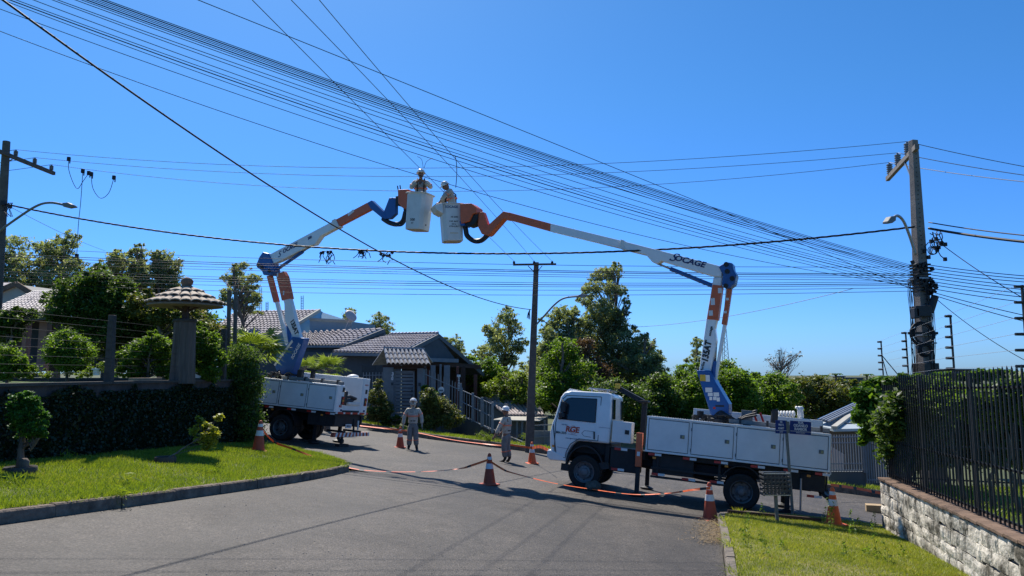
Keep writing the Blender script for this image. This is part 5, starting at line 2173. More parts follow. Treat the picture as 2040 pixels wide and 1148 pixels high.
def street_lamp(parent, pts, r=.035, m='steel', head=.42, hm='steel'):
    mb = MB()
    P = []
    for i in range(len(pts) - 1):
        p0, a, b, p3 = pts[max(i - 1, 0)], pts[i], pts[i + 1], pts[min(i + 2, len(pts) - 1)]
        for k in range(6):
            t = k / 6
            P.append(.5 * ((2 * a) + (b - p0) * t + (2 * p0 - 5 * a + 4 * b - p3) * t * t + (3 * a - p0 - 3 * b + p3) * t ** 3))
    P.append(pts[-1])
    mb.tube(P, r, 8)
    arm = mb.build('lamp_arm', M[m], parent, smooth=True)
    d = (pts[-1] - pts[-2]).normalized()
    mb = MB()
    a = pts[-1]
    s = d.cross(Vector((0, 0, 1))).normalized()
    u = s.cross(d)
    mb.prism([a - d * .06 + u * .05, a + d * .12 + u * .09, a + d * head + u * .03, a + d * (head + .03) - u * .01, a + d * head * .5 - u * .07, a - u * .06], s * .16)
    for i, v in enumerate(mb.v):
        mb.v[i] = tuple(Vector(v) - s * .08)
    mb.build('lamp_head', M[hm], arm, bevel=.02)


# right pole
PRY = 17.8
top = at(1819, 280, PRY)
base = at(1852, 900, PRY)
base.z = plane_z(base.x, base.y) - .1
pr = thing('utility_pole', 'tall concrete pole behind the black fence, loaded with cables, coils and boxes', 'utility pole', base)
mb = MB()
box_pole(mb, Vector((0, 0, 0)), top - base, .46, .165, .34, .15, RAD(14))
mb.build('shaft', M['concrete'], pr, bevel=.012)
ax = (top - base)


def on_pole(py):
    """point on the right pole's axis at photo height py"""
    lo, hi = 0.0, 1.0
    for _ in range(30):
        m_ = (lo + hi) / 2
        q = base + ax * m_
        d = q - EYE
        dd = d.y * CP + d.z * SP
        v = -d.y * SP + d.z * CP
        y = 574 - FPX * v / dd
        if y > py:
            lo = m_
        else:
            hi = m_
    return base + ax * lo


holes = MB()
for k in range(46):
    q = on_pole(300 + k * 9)
    for sx in (-.25,):
        holes.lathe(q - base + Vector((.0 + .012 * math.sin(k), -.085 - (k * .0018), 0)), [(.012, -.01), (.012, .012)], 6, axis='y')
holes.build('bolt_holes', M['seam'], pr)['kind'] = 'stuff'
ca, cb_ = at(1768, 357, 20.5), at(1827, 292, 17.45)
mb = MB()
mb.bar(ca - base, cb_ - base, .1, .13)
mb.build('crossarm', M['concrete'], pr, bevel=.008)
mb = MB()
q1 = ca.lerp(cb_, .62)
q2 = on_pole(372)
mb.bar(q1 - base + Vector((0, 0, -.05)), q2 - base + Vector((-.05, -.05, 0)), .035, .035)
mb.build('arm_brace', M['steel'], pr)
insR = []
for f in (.1, .4, .72):
    q = ca.lerp(cb_, f) + Vector((0, 0, .07))
    insulator(pr, q - base, .3, .085)
    insR.append(q + Vector((0, 0, .33)))
street_lamp(pr, [Vector(at(1824, 508, 17.7)) - base, at(1812, 470, 17.6) - base, at(1800, 441, 17.5) - base, at(1788, 430, 17.4) - base, at(1778, 436, 17.3) - base], .035, 'steel', .3, 'steelgrey')
# cable collars, boxes, coils
mb = MB()
for k in range(9):
    q = on_pole(528 + k * 6.5)
    w = .36 - k * .005
    box_pole(mb, q - base - Vector((0, 0, .02)), q - base + Vector((0, 0, .02)), w, w, .3, .3, RAD(14))
for k in range(34):
    q = on_pole(random.uniform(524, 590)) - base
    mb.box(q + Vector((random.uniform(-.28, .26), -.18, 0)), (random.uniform(.03, .12), .08, random.uniform(.03, .1)), Matrix.Rotation(random.random() * 3, 3, 'Y'))
mb.build('cable_clamps', M['chassis'], pr)
for py in (556, 612, 668, 684):
    q = on_pole(py) - base
    mb = MB()
    box_pole(mb, q - Vector((0, 0, .018)), q + Vector((0, 0, .018)), .4, .4, .36, .36, RAD(14))
    mb.build('steel_strap', M['steel'], pr)
for (x0, x1, y0, y1, nm) in ((1820, 1853, 610, 632, 'splice_box'), (1817, 1828, 614, 635, 'splice_box')):
    q0, q1 = at(x0, y0, PRY - .3), at(x1, y1, PRY - .3)
    mb = MB()
    mb.box((q0 + q1) / 2 - base, (abs(q1.x - q0.x), .22, abs(q1.z - q0.z)))
    mb.build(nm, M['black'], pr, bevel=.02)
mb = MB()
q0, q1 = at(1853, 622, PRY - .25), at(1863, 590, PRY - .25)
mb.tube([q0 - base, q1 - base], .085, 14)
mb.build('splice_canister', M['black'], pr)
mb = MB()
q0, q1 = at(1809, 664, PRY - .3), at(1868, 664, PRY - .3)
mb.bar(q0 - base, q1 - base, .05, .06)
mb.build('coil_bracket', M['chassis'], pr)


def coil(name, px, py, y, rpx, n, r, parent, ref):
    c = at(px, py, y)
    R_ = rpx * y / FPX
    mb = MB()
    for k in range(n):
        rr = R_ * random.uniform(.86, 1.08)
        o = Vector((random.uniform(-.03, .03), -.04 * k / n, random.uniform(-.03, .03)))
        mb.tube([c - ref + o + Vector((rr * math.cos(a), 0, rr * math.sin(a) * random.uniform(.97, 1.03))) for a in [RAD(18 * j) for j in range(21)]], r, 5, caps=False)
    mb.build(name, M['wire'], parent, smooth=True)


coil('cable_coil', 1838, 666, PRY - .34, 22, 9, .014, pr, base)
coil('cable_coil', 1843, 697, PRY - .34, 12, 8, .014, pr, base)
coil('cable_coil', 1858, 500, PRY - .3, 8, 3, .01, pr, base)
mb = MB()
for k in range(15):
    x0 = random.uniform(1808, 1822) if k % 2 else random.uniform(1846, 1864)
    P = []
    for j in range(7):
        P.append(at(x0 + random.uniform(-3, 3) + j * 1.2, 560 + j * 32 + random.uniform(-6, 6), PRY - .2) - base)
    mb.tube(P, .007, 5)
mb.build('loose_cables', M['wire'], pr, smooth=True)['kind'] = 'stuff'
mb = MB()
for k in range(12):
    cx, cy = random.uniform(1846, 1872), random.uniform(450, 490)
    P = [at(cx, cy, PRY - .1)]
    for j in range(4):
        cx += random.uniform(-7, 9)
        cy += random.uniform(-4, 12)
        P.append(at(cx, cy, PRY - .1))
    mb.tube([q - base for q in P], .012, 5)
    mb.box(P[-1] - base, (.07, .06, .09))
mb.build('connector_knot', M['wire'], pr)
mb = MB()
q = on_pole(742) - base
box_pole(mb, q - Vector((0, 0, .22)), q + Vector((0, 0, .22)), .42, .42, .4, .4, RAD(14))
mb.build('meter_box', M['post_grey'], pr, bevel=.01)

# left pole
PLY = 22.4
top = at(13, 282, PLY)
base2 = at(-8, 640, PLY)
base2.z = 1.3
pl_ = thing('utility_pole', 'dark round-topped pole with three insulators on its crossarm at the photo\'s left edge', 'utility pole', base2)
mb = MB()
mb.tube([Vector((0, 0, -.6)), (top - base2) * .5, top - base2], [.19, .15, .105], 12)
mb.build('shaft', M['dark_pole'], pl_)
a, b = at(-6, 300, 21.9), at(108, 346, 24.4)
mb = MB()
mb.bar(a - base2, b - base2, .1, .12)
mb.build('crossarm', M['dark_pole'], pl_, bevel=.01)
mb = MB()
mb.bar(at(2, 330, 22.3) - base2, at(24, 318, 22.7) - base2, .03, .03)
mb.build('arm_brace', M['chassis'], pl_)
insL = []
for f in (.3, .63, .94):
    q = a.lerp(b, f) + Vector((0, 0, .07))
    insulator(pl_, q - base2, .17, .07)
    insL.append(q + Vector((0, 0, .2)))
street_lamp(pl_, [at(-14, 470, 22.2) - base2, at(30, 438, 22.0) - base2, at(72, 411, 21.8) - base2, at(100, 404, 21.6) - base2, at(130, 409, 21.5) - base2], .035, 'steelgrey', .36, 'steelgrey')
mb = MB()
for k in range(8):
    mb.tube([at(8 + random.uniform(-6, 18), 404, 22.2) - base2, at(10 + random.uniform(-8, 16), 420, 22.2) - base2, at(14 + random.uniform(-8, 14), 432, 22.2) - base2], .01, 5)
mb.box(at(7, 405, 22.2) - base2, (.12, .12, .14))
mb.box(at(20, 412, 22.2) - base2, (.08, .08, .1))
mb.build('connector_knot', M['wire'], pl_)

# middle pole
PMY = 30.0
top = at(1068.5, 523, PMY)
base3 = at(1054, 900, PMY)
base3.z = plane_z(base3.x, base3.y)
pm_ = thing('utility_pole', 'slim dark pole with flat crossarm and street lamp, left of the right truck\'s cab', 'utility pole', base3)
mb = MB()
box_pole(mb, Vector((0, 0, -.2)), top - base3, .36, .2, .28, .18, 0)
mb.build('shaft', M['dark_pole'], pm_, bevel=.01)
a, b = at(1022, 527.5, PMY - .15), at(1108, 526.5, PMY - .15)
mb = MB()
mb.bar(a - base3, b - base3, .09, .075)
mb.build('crossarm', M['dark_pole'], pm_, bevel=.006)
for sx in (-1, 1):
    mb = MB()
    mb.bar(at(1066 + sx * 14, 530, PMY - .12) - base3, at(1067 + sx * 3, 542, PMY - .12) - base3, .03, .03)
    mb.build('arm_brace', M['dark_pole'], pm_)
insM = []
for px in (1024, 1064, 1100):
    q = at(px, 524.5, PMY - .15)
    insulator(pm_, q - base3 - Vector((0, 0, .03)), .1, .06, 'chassis')
    insM.append(q + Vector((0, 0, .08)))
street_lamp(pm_, [at(1065, 651, 29.9) - base3, at(1082, 632, 29.6) - base3, at(1105, 607, 29.2) - base3, at(1125, 594, 28.9) - base3, at(1156, 590.5, 28.6) - base3], .035, 'steelgrey', .3, 'porcelain')
mb = MB()
for k in range(4):
    mb.tube([at(1056, 616, 29.8) - base3, at(1052 + k, 624, 29.8) - base3, at(1050 + k * 2, 634 + k, 29.8) - base3], .014, 5)
mb.build('connector_knot', M['wire'], pm_)


# ================================================================== WIRES
def cable_points(a, b, mid=None, n=26):
    """hanging line from a to b; mid = photo pixel that the line passes"""
    sag = .0
    if mid is not None:
        # where along the span the line has the pixel's x
        lo, hi = 0.0, 1.0
        f = lambda t: (lambda q: 1020 + FPX * q.x / ((q.y) * CP + (q.z - 1.65) * SP) - mid[0])(a.lerp(b, t))
        sgn = 1 if f(0) < f(1) else -1
        for _ in range(40):
            m_ = (lo + hi) / 2
            if f(m_) * sgn < 0:
                lo = m_
            else:
                hi = m_
        q = a.lerp(b, lo)
        x, z = bearing(*mid)
        zt_ = 1.65 + z * q.y
        sag = (zt_ - q.z) / max(.02, 4 * lo * (1 - lo))
    else:
        sag = -.01 * (b - a).length
    return [a.lerp(b, t) + Vector((0, 0, sag * 4 * t * (1 - t))) for t in [i / n for i in range(n + 1)]]


def wire(label, a, b, mid=None, r=.008, m='bare_wire', group=None, name='power_line', n=26, cat='cable', twist=False, ext=0):
    P = cable_points(a, b, mid, n)
    if ext:
        P = [P[0] + (P[0] - P[1]).normalized() * ext] + P
    mb = MB()
    if twist:
        Q = []
        steps = int((b - a).length / .12)
        pts_ = cable_points(a, b, mid, steps)
        for ph in (0, 2.1, 4.2):
            tw_ = []
            for i, p in enumerate(pts_):
                an_ = ph + i * .9
                tw_.append(p + Vector((0, math.cos(an_), math.sin(an_))) * r * .9)
            mb.tube(tw_, r * .85, 5)
    else:
        mb.tube(P, r, 5)
    return tag(mb.build(name, M[m], smooth=True), label, cat, group)


ORD = ('first', 'second', 'third', 'fourth', 'fifth', 'sixth', 'seventh', 'eighth', 'ninth', 'tenth', 'eleventh', 'twelfth', 'thirteenth', 'fourteenth', 'fifteenth')
# primary lines: right pole -> left pole and on past both
for i, (mid, nm) in enumerate((((945, 381), 'lowest'), ((860, 352), 'middle'), ((860, 335), 'topmost'))):
    wire('%s of the three bare lines between the right and the left pole' % nm, insR[i], insL[2 - i], mid, .007, 'bare_wire', 'bare lines across the sky')
    e = at(2090, (367, 356, 341)[i], 15.2 + .8 * i)
    wire('%s bare line leaving the right pole to the right edge' % nm, insR[i], e, None, .009, 'bare_wire', 'bare lines across the sky')
    wire('%s bare line leaving the left pole to the left edge' % nm, insL[2 - i], insL[2 - i] + Vector((-9, 2.2, -.15)), None, .009, 'bare_wire', 'bare lines across the sky')
# lines from the middle pole over the baskets to the top edge
for i, (tx, mid, nm) in enumerate(((505, (835, 334), 'left'), (567, (895, 330), 'middle'), (650, (912, 322), 'right'))):
    e = at(tx, 0, 11)
    e = e + (e - insM[i]).normalized() * 4
    wire('%s of the three thin lines rising from the middle pole past the baskets' % nm, insM[i], e, mid, .007, 'bare_wire', 'thin lines rising from the middle pole')
# low voltage twisted cables
lvR = at(1822, 452, 17.7)
lvL = at(2, 405, 22.3)
wire('thick black twisted cable sagging across the junction from pole to pole', lvR, lvL, (800, 502), .016, 'wire', None, 'twisted_cable', twist=True)
wire('thick black cable leaving the right pole to the right edge', at(1850, 455, 17.7), at(2095, 487, 14.4), None, .03, 'wire', None, 'twisted_cable')
wire('thinner cable above the thick one at the right edge', at(1850, 443, 17.7), at(2095, 474, 14.4), None, .014, 'wire', None, 'service_cable')
thick_b = at(1058, 617, 29.9)
thick_a = at(-25, -22, 8.0)
wire('heavy black cable running from the upper left corner down to the middle pole', thick_a, thick_b, (460, 318), .015, 'wire', None, 'service_cable', n=40, ext=7)
wire('thin service line dropping from the right pole connectors to the right edge', at(1872, 484, 17.7), at(2090, 622, 15), (1950, 540), .01, 'wire', None, 'service_cable')
wire('thin line from the right pole canister down to the right edge', at(1868, 598, 17.6), at(2090, 742, 15.5), (1940, 655), .008, 'wire', None, 'service_cable')
wire('faint line climbing from the tall eucalyptus towards the right pole', at(1255, 652, 50), at(1700, 575, 30), (1480, 625), .012, 'bare_wire', None, 'service_cable')
wire('pair of thin lines falling from the left pole behind the trees', at(22, 413, 22.2), at(210, 500, 40), (110, 458), .008, 'wire', None, 'service_cable')

# telephone bundle to the upper left
starts = [388, 284, 274, 262, 250, 242, 234, 224, 213, 200, 178, 138, 130, 122, 72, 20]
mids = [252, 284, 287, 290, 293, 297, 301, 306, 311, 322, 335, 341, 347, 355, 366, 403]
ends = [578, 530, 533, 536, 540, 543, 546, 550, 536, 553, 556, 561, 565, 570, 574, 569]
for i, (sx, my, ey) in enumerate(zip(starts, mids, ends)):
    b = at(sx, 0, 9.6 + .12 * i)
    a = at(1821 if i != 15 else 1815, ey, 17.6)
    b2 = b + (b - a).normalized() * 5
    b2.z = b.z + (b.z - a.z) / (b - a).length * 5
    lab = '%s cable from the top in the bundle sweeping down to the concrete pole' % ORD[max(0, i - 1)]
    grp = 'telephone cables in the overhead bundle'
    if i == 0:
        lab, grp = 'single telephone cable running above the overhead bundle', None
    if i == 15:
        lab, grp = 'lowest telephone cable, sagging under the overhead bundle', None
    wire(lab, a, b2, (1020, my), .009 if i in (2, 5, 12) else .006, 'wire', grp, 'telephone_cable', n=34)
# level telephone cables across the street
lv = [(532, 527, 489), (546, 538, 503), (549, 541, 508), (553, 546, 514), (559, 550, 522), (561, 563, 532), (565, 567, 538), (568, 571, 543), (573, 578, 550), (580, 588, 560)]
for i, (ye, ym, y0) in enumerate(lv):
    a = at(1822, ye, 17.7)
    b = at(-60, y0, 22.6)
    wire('%s cable from the top in the level rows passing behind the booms' % ORD[i], a, b, (1020, ym), .0095 if i in (1, 2, 6) else .0065, 'wire', 'telephone cables in level rows', 'telephone_cable', n=34)
for i, (ya, yb) in enumerate(((528, 550), (534, 556), (541, 562), (547, 571), (553, 578), (560, 586), (566, 594), (574, 604), (580, 636), (585, 650))):
    wire('%s cable from the top of those fanning out right of the concrete pole' % ORD[i], at(1850, ya, 17.6), at(2095, yb + 4, 15.0), None, .009, 'wire', 'telephone cables right of the concrete pole', 'telephone_cable', n=12)


def jumper(label, pts, y, r=.009, clamps=True):
    P = [at(q[0], q[1], y) for q in pts]
    out = []
    for i in range(len(P) - 1):
        p0, a, b, p3 = P[max(i - 1, 0)], P[i], P[i + 1], P[min(i + 2, len(P) - 1)]
        for k in range(6):
            t = k / 6
            out.append(.5 * ((2 * a) + (b - p0) * t + (2 * p0 - 5 * a + 4 * b - p3) * t * t + (3 * a - p0 - 3 * b + p3) * t ** 3))
    out.append(P[-1])
    t = thing('jumper_cable', label, 'cable', P[0], 'grounding jumpers hung on the lines')
    mb = MB()
    mb.tube([p - P[0] for p in out], r, 6)
    mb.build('cable', M['wire'], t, smooth=True)
    for q in ((P[0], P[-1]) if clamps else ()):
        mb = MB()
        mb.box(q - P[0], (.09, .08, .13))
        mb.box(q - P[0] + Vector((.04, 0, -.1)), (.03, .03, .1))
        mb.build('clamp', M['wire'], t, bevel=.01)


jumper('first hanging jumper from the left pole, joining the top line', [(137, 317), (137, 338), (146, 365), (155, 376), (165, 362), (177, 345)], 22.5)
jumper('wide looping jumper between the two lower lines, right of the first', [(182, 347), (185, 375), (200, 395), (217, 384), (227, 354)], 22.4)
jumper('long straight cable hanging from the lines down to the treetops', [(165, 341), (161, 400), (156, 450), (153, 510)], 22.4)
jumper('jumper above the helmet of the worker in the left basket', [(843, 335), (840, 318), (831, 312)], 21.8, .007, False)
jumper('curved lead over the left basket, bending right', [(845, 335), (850, 322), (862, 315)], 21.8, .007, False)
jumper('lead rising from the right basket to the line above', [(908, 374), (910, 345), (909, 322), (906, 310)], 21.3, .012, False)
jumper('lead dangling from the bowed worker\'s helmet to his hand', [(886, 378), (883, 388), (883, 398)], 21.2, .007, False)
for (cx, cy, y, lab) in ((652, 503, 21.0, 'splice knot with dangling leads right of the left boom'), (727, 500, 20.8, 'splice knot with dangling leads under the left jib'), (770, 505, 20.6, 'splice clamp where the two black cables cross')):
    c = at(cx, cy, y)
    t = thing('cable_splice', lab, 'cable splice', c, 'splices on the twisted cable')
    mb = MB()
    for k in range(9 if cx < 760 else 4):
        P = [Vector((random.uniform(-.15, .15), random.uniform(-.03, .03), random.uniform(-.02, .05)))]
        for j in range(4):
            P.append(P[-1] + Vector((random.uniform(-.09, .08), random.uniform(-.03, .03), random.uniform(-.14, .02))))
        mb.tube(P, .012, 5)
    mb.build('leads', M['wire'], t)
    mb = MB()
    for k in range(5):
        mb.box((random.uniform(-.2, .2), 0, random.uniform(-.1, .03)), (.07, .06, .08), Matrix.Rotation(random.random(), 3, 'Y'))
    mb.build('connectors', M['wire'], t, bevel=.01)

# electric security fence posts behind the yard
for i, (px, py0, py1, y, lab) in enumerate(((1755, 680, 752, 20.8, 'farthest electric fence post, with two diagonal stays'), (1804, 662, 748, 17.9, 'second electric fence post, just left of the concrete pole'),
                                           (1893, 628, 738, 13.8, 'third electric fence post, right of the concrete pole'), (2036, 568, 735, 9.6, 'nearest electric fence post at the right edge'))):
    b, tp = at(px + 3, py1, y), at(px, py0, y)
    g = Vector((b.x + .05, b.y, WT0))
    t = thing('electric_fence_post', lab, 'fence post', g, 'electric fence posts')
    mb = MB()
    mb.bar((0, 0, 0), tp - g, .028, .028, up=(0, 1, 0))
    if i == 0:
        mb.bar(tp.lerp(b, .38) - g, b - g + Vector((.5, 0, 0)), .02, .02)
        mb.bar(tp.lerp(b, .38) - g, b - g + Vector((.15, 0, 0)), .018, .018)
    mb.build('post', M['fence_black'], t)
    for k in range(6):
        q = tp.lerp(b, .02 + k * .19) - g
        mb = MB()
        k_ = .021 if y < 12 else .027
        mb.tube([q + Vector((-.1, 0, 0)), q + Vector((0.02, 0, 0))], [k_ * .9, k_], 8)
        mb.build('insulator', M['black'], t)
for k in range(6):
    f = .02 + k * .19
    P = [at(px, py0, y).lerp(at(px + 3, py1, y), f) for (px, py0, py1, y) in ((1755, 680, 752, 20.8), (1804, 662, 748, 17.9), (1893, 628, 738, 13.8), (2036, 568, 735, 9.6))]
    P = [p + Vector((-.11, 0, 0)) for p in P]
    mb = MB()
    mb.tube(P, .0025, 4)
    tag(mb.build('fence_wire', M['steel']), '%s hair-thin wire from the top between the electric fence posts' % ORD[k], 'wire', 'electric fence wires')

# ================================================================== HOUSES
def quad_thick(mb, a, b, c, d, th, mi=0):
    n = (b - a).cross(d - a).normalized()
    if n.z < 0:
        n = -n
    mb.prism([a, b, c, d], -n * th, mi)


def tiles_on(parent, name, rl, rr, er, el, rows, cols, m, lift=.03, single=False, th=.012, lab=None):
    """half-round tiles on the quad ridge-left, ridge-right, eave-right, eave-left (world points)"""
    n = (rr - rl).cross(el - rl).normalized()
    if n.z < 0:
        n = -n
    inv = parent_matrix(parent).inverted()
    mb = MB()
    seg = 5
    for j in range(rows):
        for i in range(cols):
            u0, u1 = i / cols, (i + 1) / cols
            v0, v1 = j / rows - (.02 if j else 0), (j + 1.12) / rows
            v1 = min(v1, 1.02)
            top = [(rl.lerp(rr, u)).lerp(el.lerp(er, u), v0) for u in (u0, u1)]
            bot = [(rl.lerp(rr, u)).lerp(el.lerp(er, u), v1) for u in (u0, u1)]
            t = MB() if single else mb
            k = len(t.v)
            w = (top[1] - top[0]).length
            jit = random.uniform(-.004, .006)
            for pair, lf in ((top, .0), (bot, lift + jit)):
                for q in range(seg + 1):
                    s = q / seg
                    hgt = math.sin(s * math.pi * 1.35 - .25) * w * .36
                    t.v.append(tuple(pair[0].lerp(pair[1], s) + n * (lf + hgt)))
            for pair, lf in ((bot, lift + jit - .022),):
                for q in range(seg + 1):
                    s = q / seg
                    hgt = math.sin(s * math.pi * 1.35 - .25) * w * .36
                    t.v.append(tuple(pair[0].lerp(pair[1], s) + n * (lf + hgt)))
            for q in range(seg):
                t.f.append((k + q, k + q + 1, k + seg + 2 + q, k + seg + 1 + q))
                t.m.append(0)
                t.f.append((k + seg + 1 + q, k + seg + 2 + q, k + 2 * seg + 3 + q, k + 2 * seg + 2 + q))
                t.m.append(0)
            if single:
                t.build(name, m, parent, world=True)
    if not single:
        o = mb.build(name, m, parent, world=True)
        o['kind'] = 'stuff'
        return o


def wall_poly(parent, name, pts, back, m, bevel=0):
    mb = MB()
    mb.prism(pts, back)
    return mb.build(name, m, parent, world=True, bevel=bevel)


BACK = Vector((.25, .97, 0))
# --- dark grey house number 320
hp = at(800, 830, 37)
hs = thing('house', 'dark grey single-storey house with brown-grey tiled gable roof, across the street', 'house', hp)
# front slope of the gable roof
rl, rr = at(776, 669, 44.5), at(873, 667, 43.5)
el, er = at(664, 702, 40.5), at(800, 704.5, 39.3)
er2 = at(806, 700, 39.6)
back_l, back_r = at(880, 745, 49.5), at(963, 745, 48.0)
mb = MB()
quad_thick(mb, rl, rr, er, el, .12)
mb_r = mb.build('roof', M['fascia'], hs, world=True)
tiles_on(hs, 'roof_tiles', rl, rr, er, el, 10, 19, M['tile_grey'], .07)
mb = MB()
quad_thick(mb, rr, rl + Vector((0, .3, 0)), back_l, back_r, .1)
mb.build('rear_roof', M['fascia'], hs, world=True)
for a, b in ((rr, er), (rr, back_r)):
    mb = MB()
    mb.bar(a + Vector((.04, -.06, -.08)), b + Vector((.04, -.06, -.08)), .06, .24)
    mb.build('verge_board', M['fascia'], hs, world=True)
mb = MB()
mb.bar(el + Vector((-.1, -.08, -.1)), er + Vector((0, -.08, -.1)), .14, .15)
mb.build('gutter', M['grey_column'], hs, world=True)
mb = MB()
for k in range(14):
    a = rl.lerp(rr, k / 14) + Vector((0, 0, .06))
    mb.tube([a, rl.lerp(rr, (k + 1) / 14) + Vector((0, 0, .085))], [.1, .13], 8)
mb.build('ridge_tiles', M['tile_grey'], hs, world=True)
# walls
zb = hp.z - .6
def dropped(p, z=zb):
    return Vector((p.x, p.y, z))
w1 = at(560, 700, 42.0)
w2 = at(797, 706, 39.9)
wall_poly(hs, 'front_wall', [dropped(w1), dropped(w2), w2 + Vector((0, 0, -.05)), w1], BACK * .2, M['grey_wall'])
apx = at(872, 671, 43.4)
g1 = at(800, 706, 39.8)
g2 = at(905, 716, 45.0)
wall_poly(hs, 'gable_wall', [g1, at(800, 720, 39.8), at(912, 722, 45.2), g2, apx], BACK * .2, M['grey_wall'])
mb = MB()
mb.bar(at(853, 717, 42.0), at(912, 719, 44.8), .12, .22)
mb.build('lintel_band', M['grey_column'], hs, world=True)
mb = MB()
mb.bar(at(845, 724, 42.5), at(955, 731, 47.0), .2, .25)
mb.build('porch_beam', M['brown_wood'], hs, world=True)
wall_poly(hs, 'porch_wall', [at(800, 850, 45), at(955, 850, 50), at(955, 735, 50), at(800, 715, 45)], BACK * .2, M['brown_wood'])
for px, w, y, mm, yt in ((862, 9, 41.8, 'grey_column', 728), (877, 4, 42.6, 'grey_column', 726), (890, 11, 42.8, 'grey_column', 728), (911, 5, 43.5, 'brick_red', 730), (922, 9, 45.5, 'brown_wood', 730), (947, 7, 46.5, 'brick_red', 746), (851, 8, 44, 'brick_red', 730)):
    a, b = at(px, 850, y), at(px, yt, y)
    mb = MB()
    ww = w * y / FPX
    mb.box(((a + b) / 2), (ww, ww, abs(b.z - a.z)))
    mb.build('porch_pillar', M[mm], hs, world=True, bevel=.01)
mb = MB()
for k in range(9):
    a = at(914, 752 + k * 3.2, 43.3)
    mb.lathe(a, [(.05, -.03), (.05, .03)], 8)
mb.box(at(914, 749, 43.3), (.2, .12, .14))
mb.build('hanging_ornament', M['sticker'], hs, world=True)
mb = MB()
q0, q1 = at(722, 728, 39.6), at(748, 728, 39.3)
mb.prism([q0, q1, at(748, 756, 39.3), at(722, 756, 39.6)], -BACK * .06)
mb.build('window', M['seam'], hs, world=True)

# --- second roof (middle) and the pale blue house behind
h2 = thing('house', 'lower wing with its own tiled roof between the blue house and the gabled house', 'house', at(680, 760, 42))
rl, rr = at(590, 664, 47), at(765, 657, 46.0)
el, er = at(596, 688, 42.2), at(688, 688, 41.8)
mb = MB()
quad_thick(mb, rl, rr, er, el, .12)
mb.build('roof', M['fascia'], h2, world=True)
tiles_on(h2, 'roof_tiles', rl, rr, er, el, 8, 15, M['tile_grey'], .07)
mb = MB()
mb.bar(rr + Vector((.04, -.05, -.05)), er + Vector((.04, -.05, -.05)), .06, .22)
mb.build('verge_board', M['fascia'], h2, world=True)
mb = MB()
mb.bar(el + Vector((0, -.08, -.08)), er + Vector((0, -.08, -.08)), .12, .12)
mb.build('gutter', M['grey_column'], h2, world=True)
wall_poly(h2, 'side_wall', [at(688, 690, 41.9), at(688, 720, 41.9), at(775, 720, 46), at(765, 660, 46.1)], BACK * .2, M['grey_wall'])
a, b = at(560, 690, 42.6), at(688, 690, 42.1)
wall_poly(h2, 'front_wall', [dropped(a), dropped(b), b, a], BACK * .2, M['grey_wall'])
h3 = thing('house', 'pale blue house with big tiled roof, a flat grey annex and a satellite dish', 'house', at(560, 760, 46))
rl, rr = at(470, 622, 53), at(636, 619, 50.5)
el, er = at(405, 675, 46), at(549, 671, 44.5)
mb = MB()
quad_thick(mb, rl, rr, er, el, .14)
mb.build('roof', M['fascia'], h3, world=True)
tiles_on(h3, 'roof_tiles', rl, rr, er, el, 12, 22, M['tile_grey'], .08)
mb = MB()
mb.bar(rr + Vector((.05, -.05, .02)), er + Vector((.05, -.05, .02)), .16, .2)
mb.build('verge_board', M['stone'] if False else M['beige_wall'], h3, world=True)
wall_poly(h3, 'gable_wall', [at(550, 674, 44.7), at(550, 720, 44.7), at(720, 720, 50), at(712, 645, 51), at(648, 625, 50.9), at(637, 621, 50.4)], BACK * .2, M['blue_wall'])
mb = MB()
quad_thick(mb, at(636, 618, 50.4), at(648, 625, 50.8), at(645, 630, 54), at(634, 622, 54), .15)
mb.build('rear_roof', M['fascia'], h3, world=True)
wall_poly(h3, 'front_wall', [at(400, 760, 46.6), at(556, 760, 44.9), at(556, 674, 44.9), at(400, 678, 46.6)], BACK * .2, M['grey_wall'])
wall_poly(h3, 'annex', [at(617, 666, 47.5), at(701, 664, 47.0), at(701, 641, 47.0), at(617, 636, 47.5)], BACK * 3.5, mat('annex_paint', (.3, .36, .4), .85, .08, 2))
mb = MB()
mb.bar(at(616, 635.5, 47.4), at(702, 640, 46.9), .12, .14)
mb.build('annex_coping', M['beige_wall'], h3, world=True)
mb = MB()
dc = at(699, 640, 46.5)
Rd = Matrix.Rotation(RAD(-40), 3, 'Z') @ Matrix.Rotation(RAD(62), 3, 'Y') @ Matrix.Scale(.85, 3)
mb.lathe(dc + Vector((0, 0, .35)), [(.05, .07), (.2, .06), (.38, .035), (.5, 0), (.49, -.012), (.36, .02), (.18, .045), (.04, .055)], 22, R=Rd)
mb.tube([dc + Vector((0, .1, .3)), dc + Vector((-.35, .1, -.4)), dc + Vector((-.35, .1, -.8))], .03, 6)
mb.tube([dc + Vector((0, 0, .35)), dc + Vector((-.45, -.3, .1))], .012, 5)
mb.build('satellite_dish', M['dish'], h3, world=True, smooth=True)
for px, py0, py1 in ((602, 592, 618), (532, 603, 619), (519, 574, 618)):
    mb = MB()
    for sx in (-.07, .07):
        for sy in (-.07, .07):
            mb.tube([at(px, py1 + 3, 52) + Vector((sx, sy, 0)), at(px, py0, 52) + Vector((sx, sy, random.uniform(0, .15)))], .012, 4)
    for k in range(5):
        q = at(px, py0 + (py1 - py0) * (k + .5) / 5, 52)
        mb.box(q, (.16, .16, .012))
    tag(mb.build('rebar_cage', M['brown_wood']), {602: 'upright rebar cage on the blue house roof, right of the left boom', 532: 'short rebar cage behind the left boom\'s thin strut', 519: 'tall rebar cage beside the grey-green tree'}[px], 'rebar cage', 'rebar cages above the roofs')

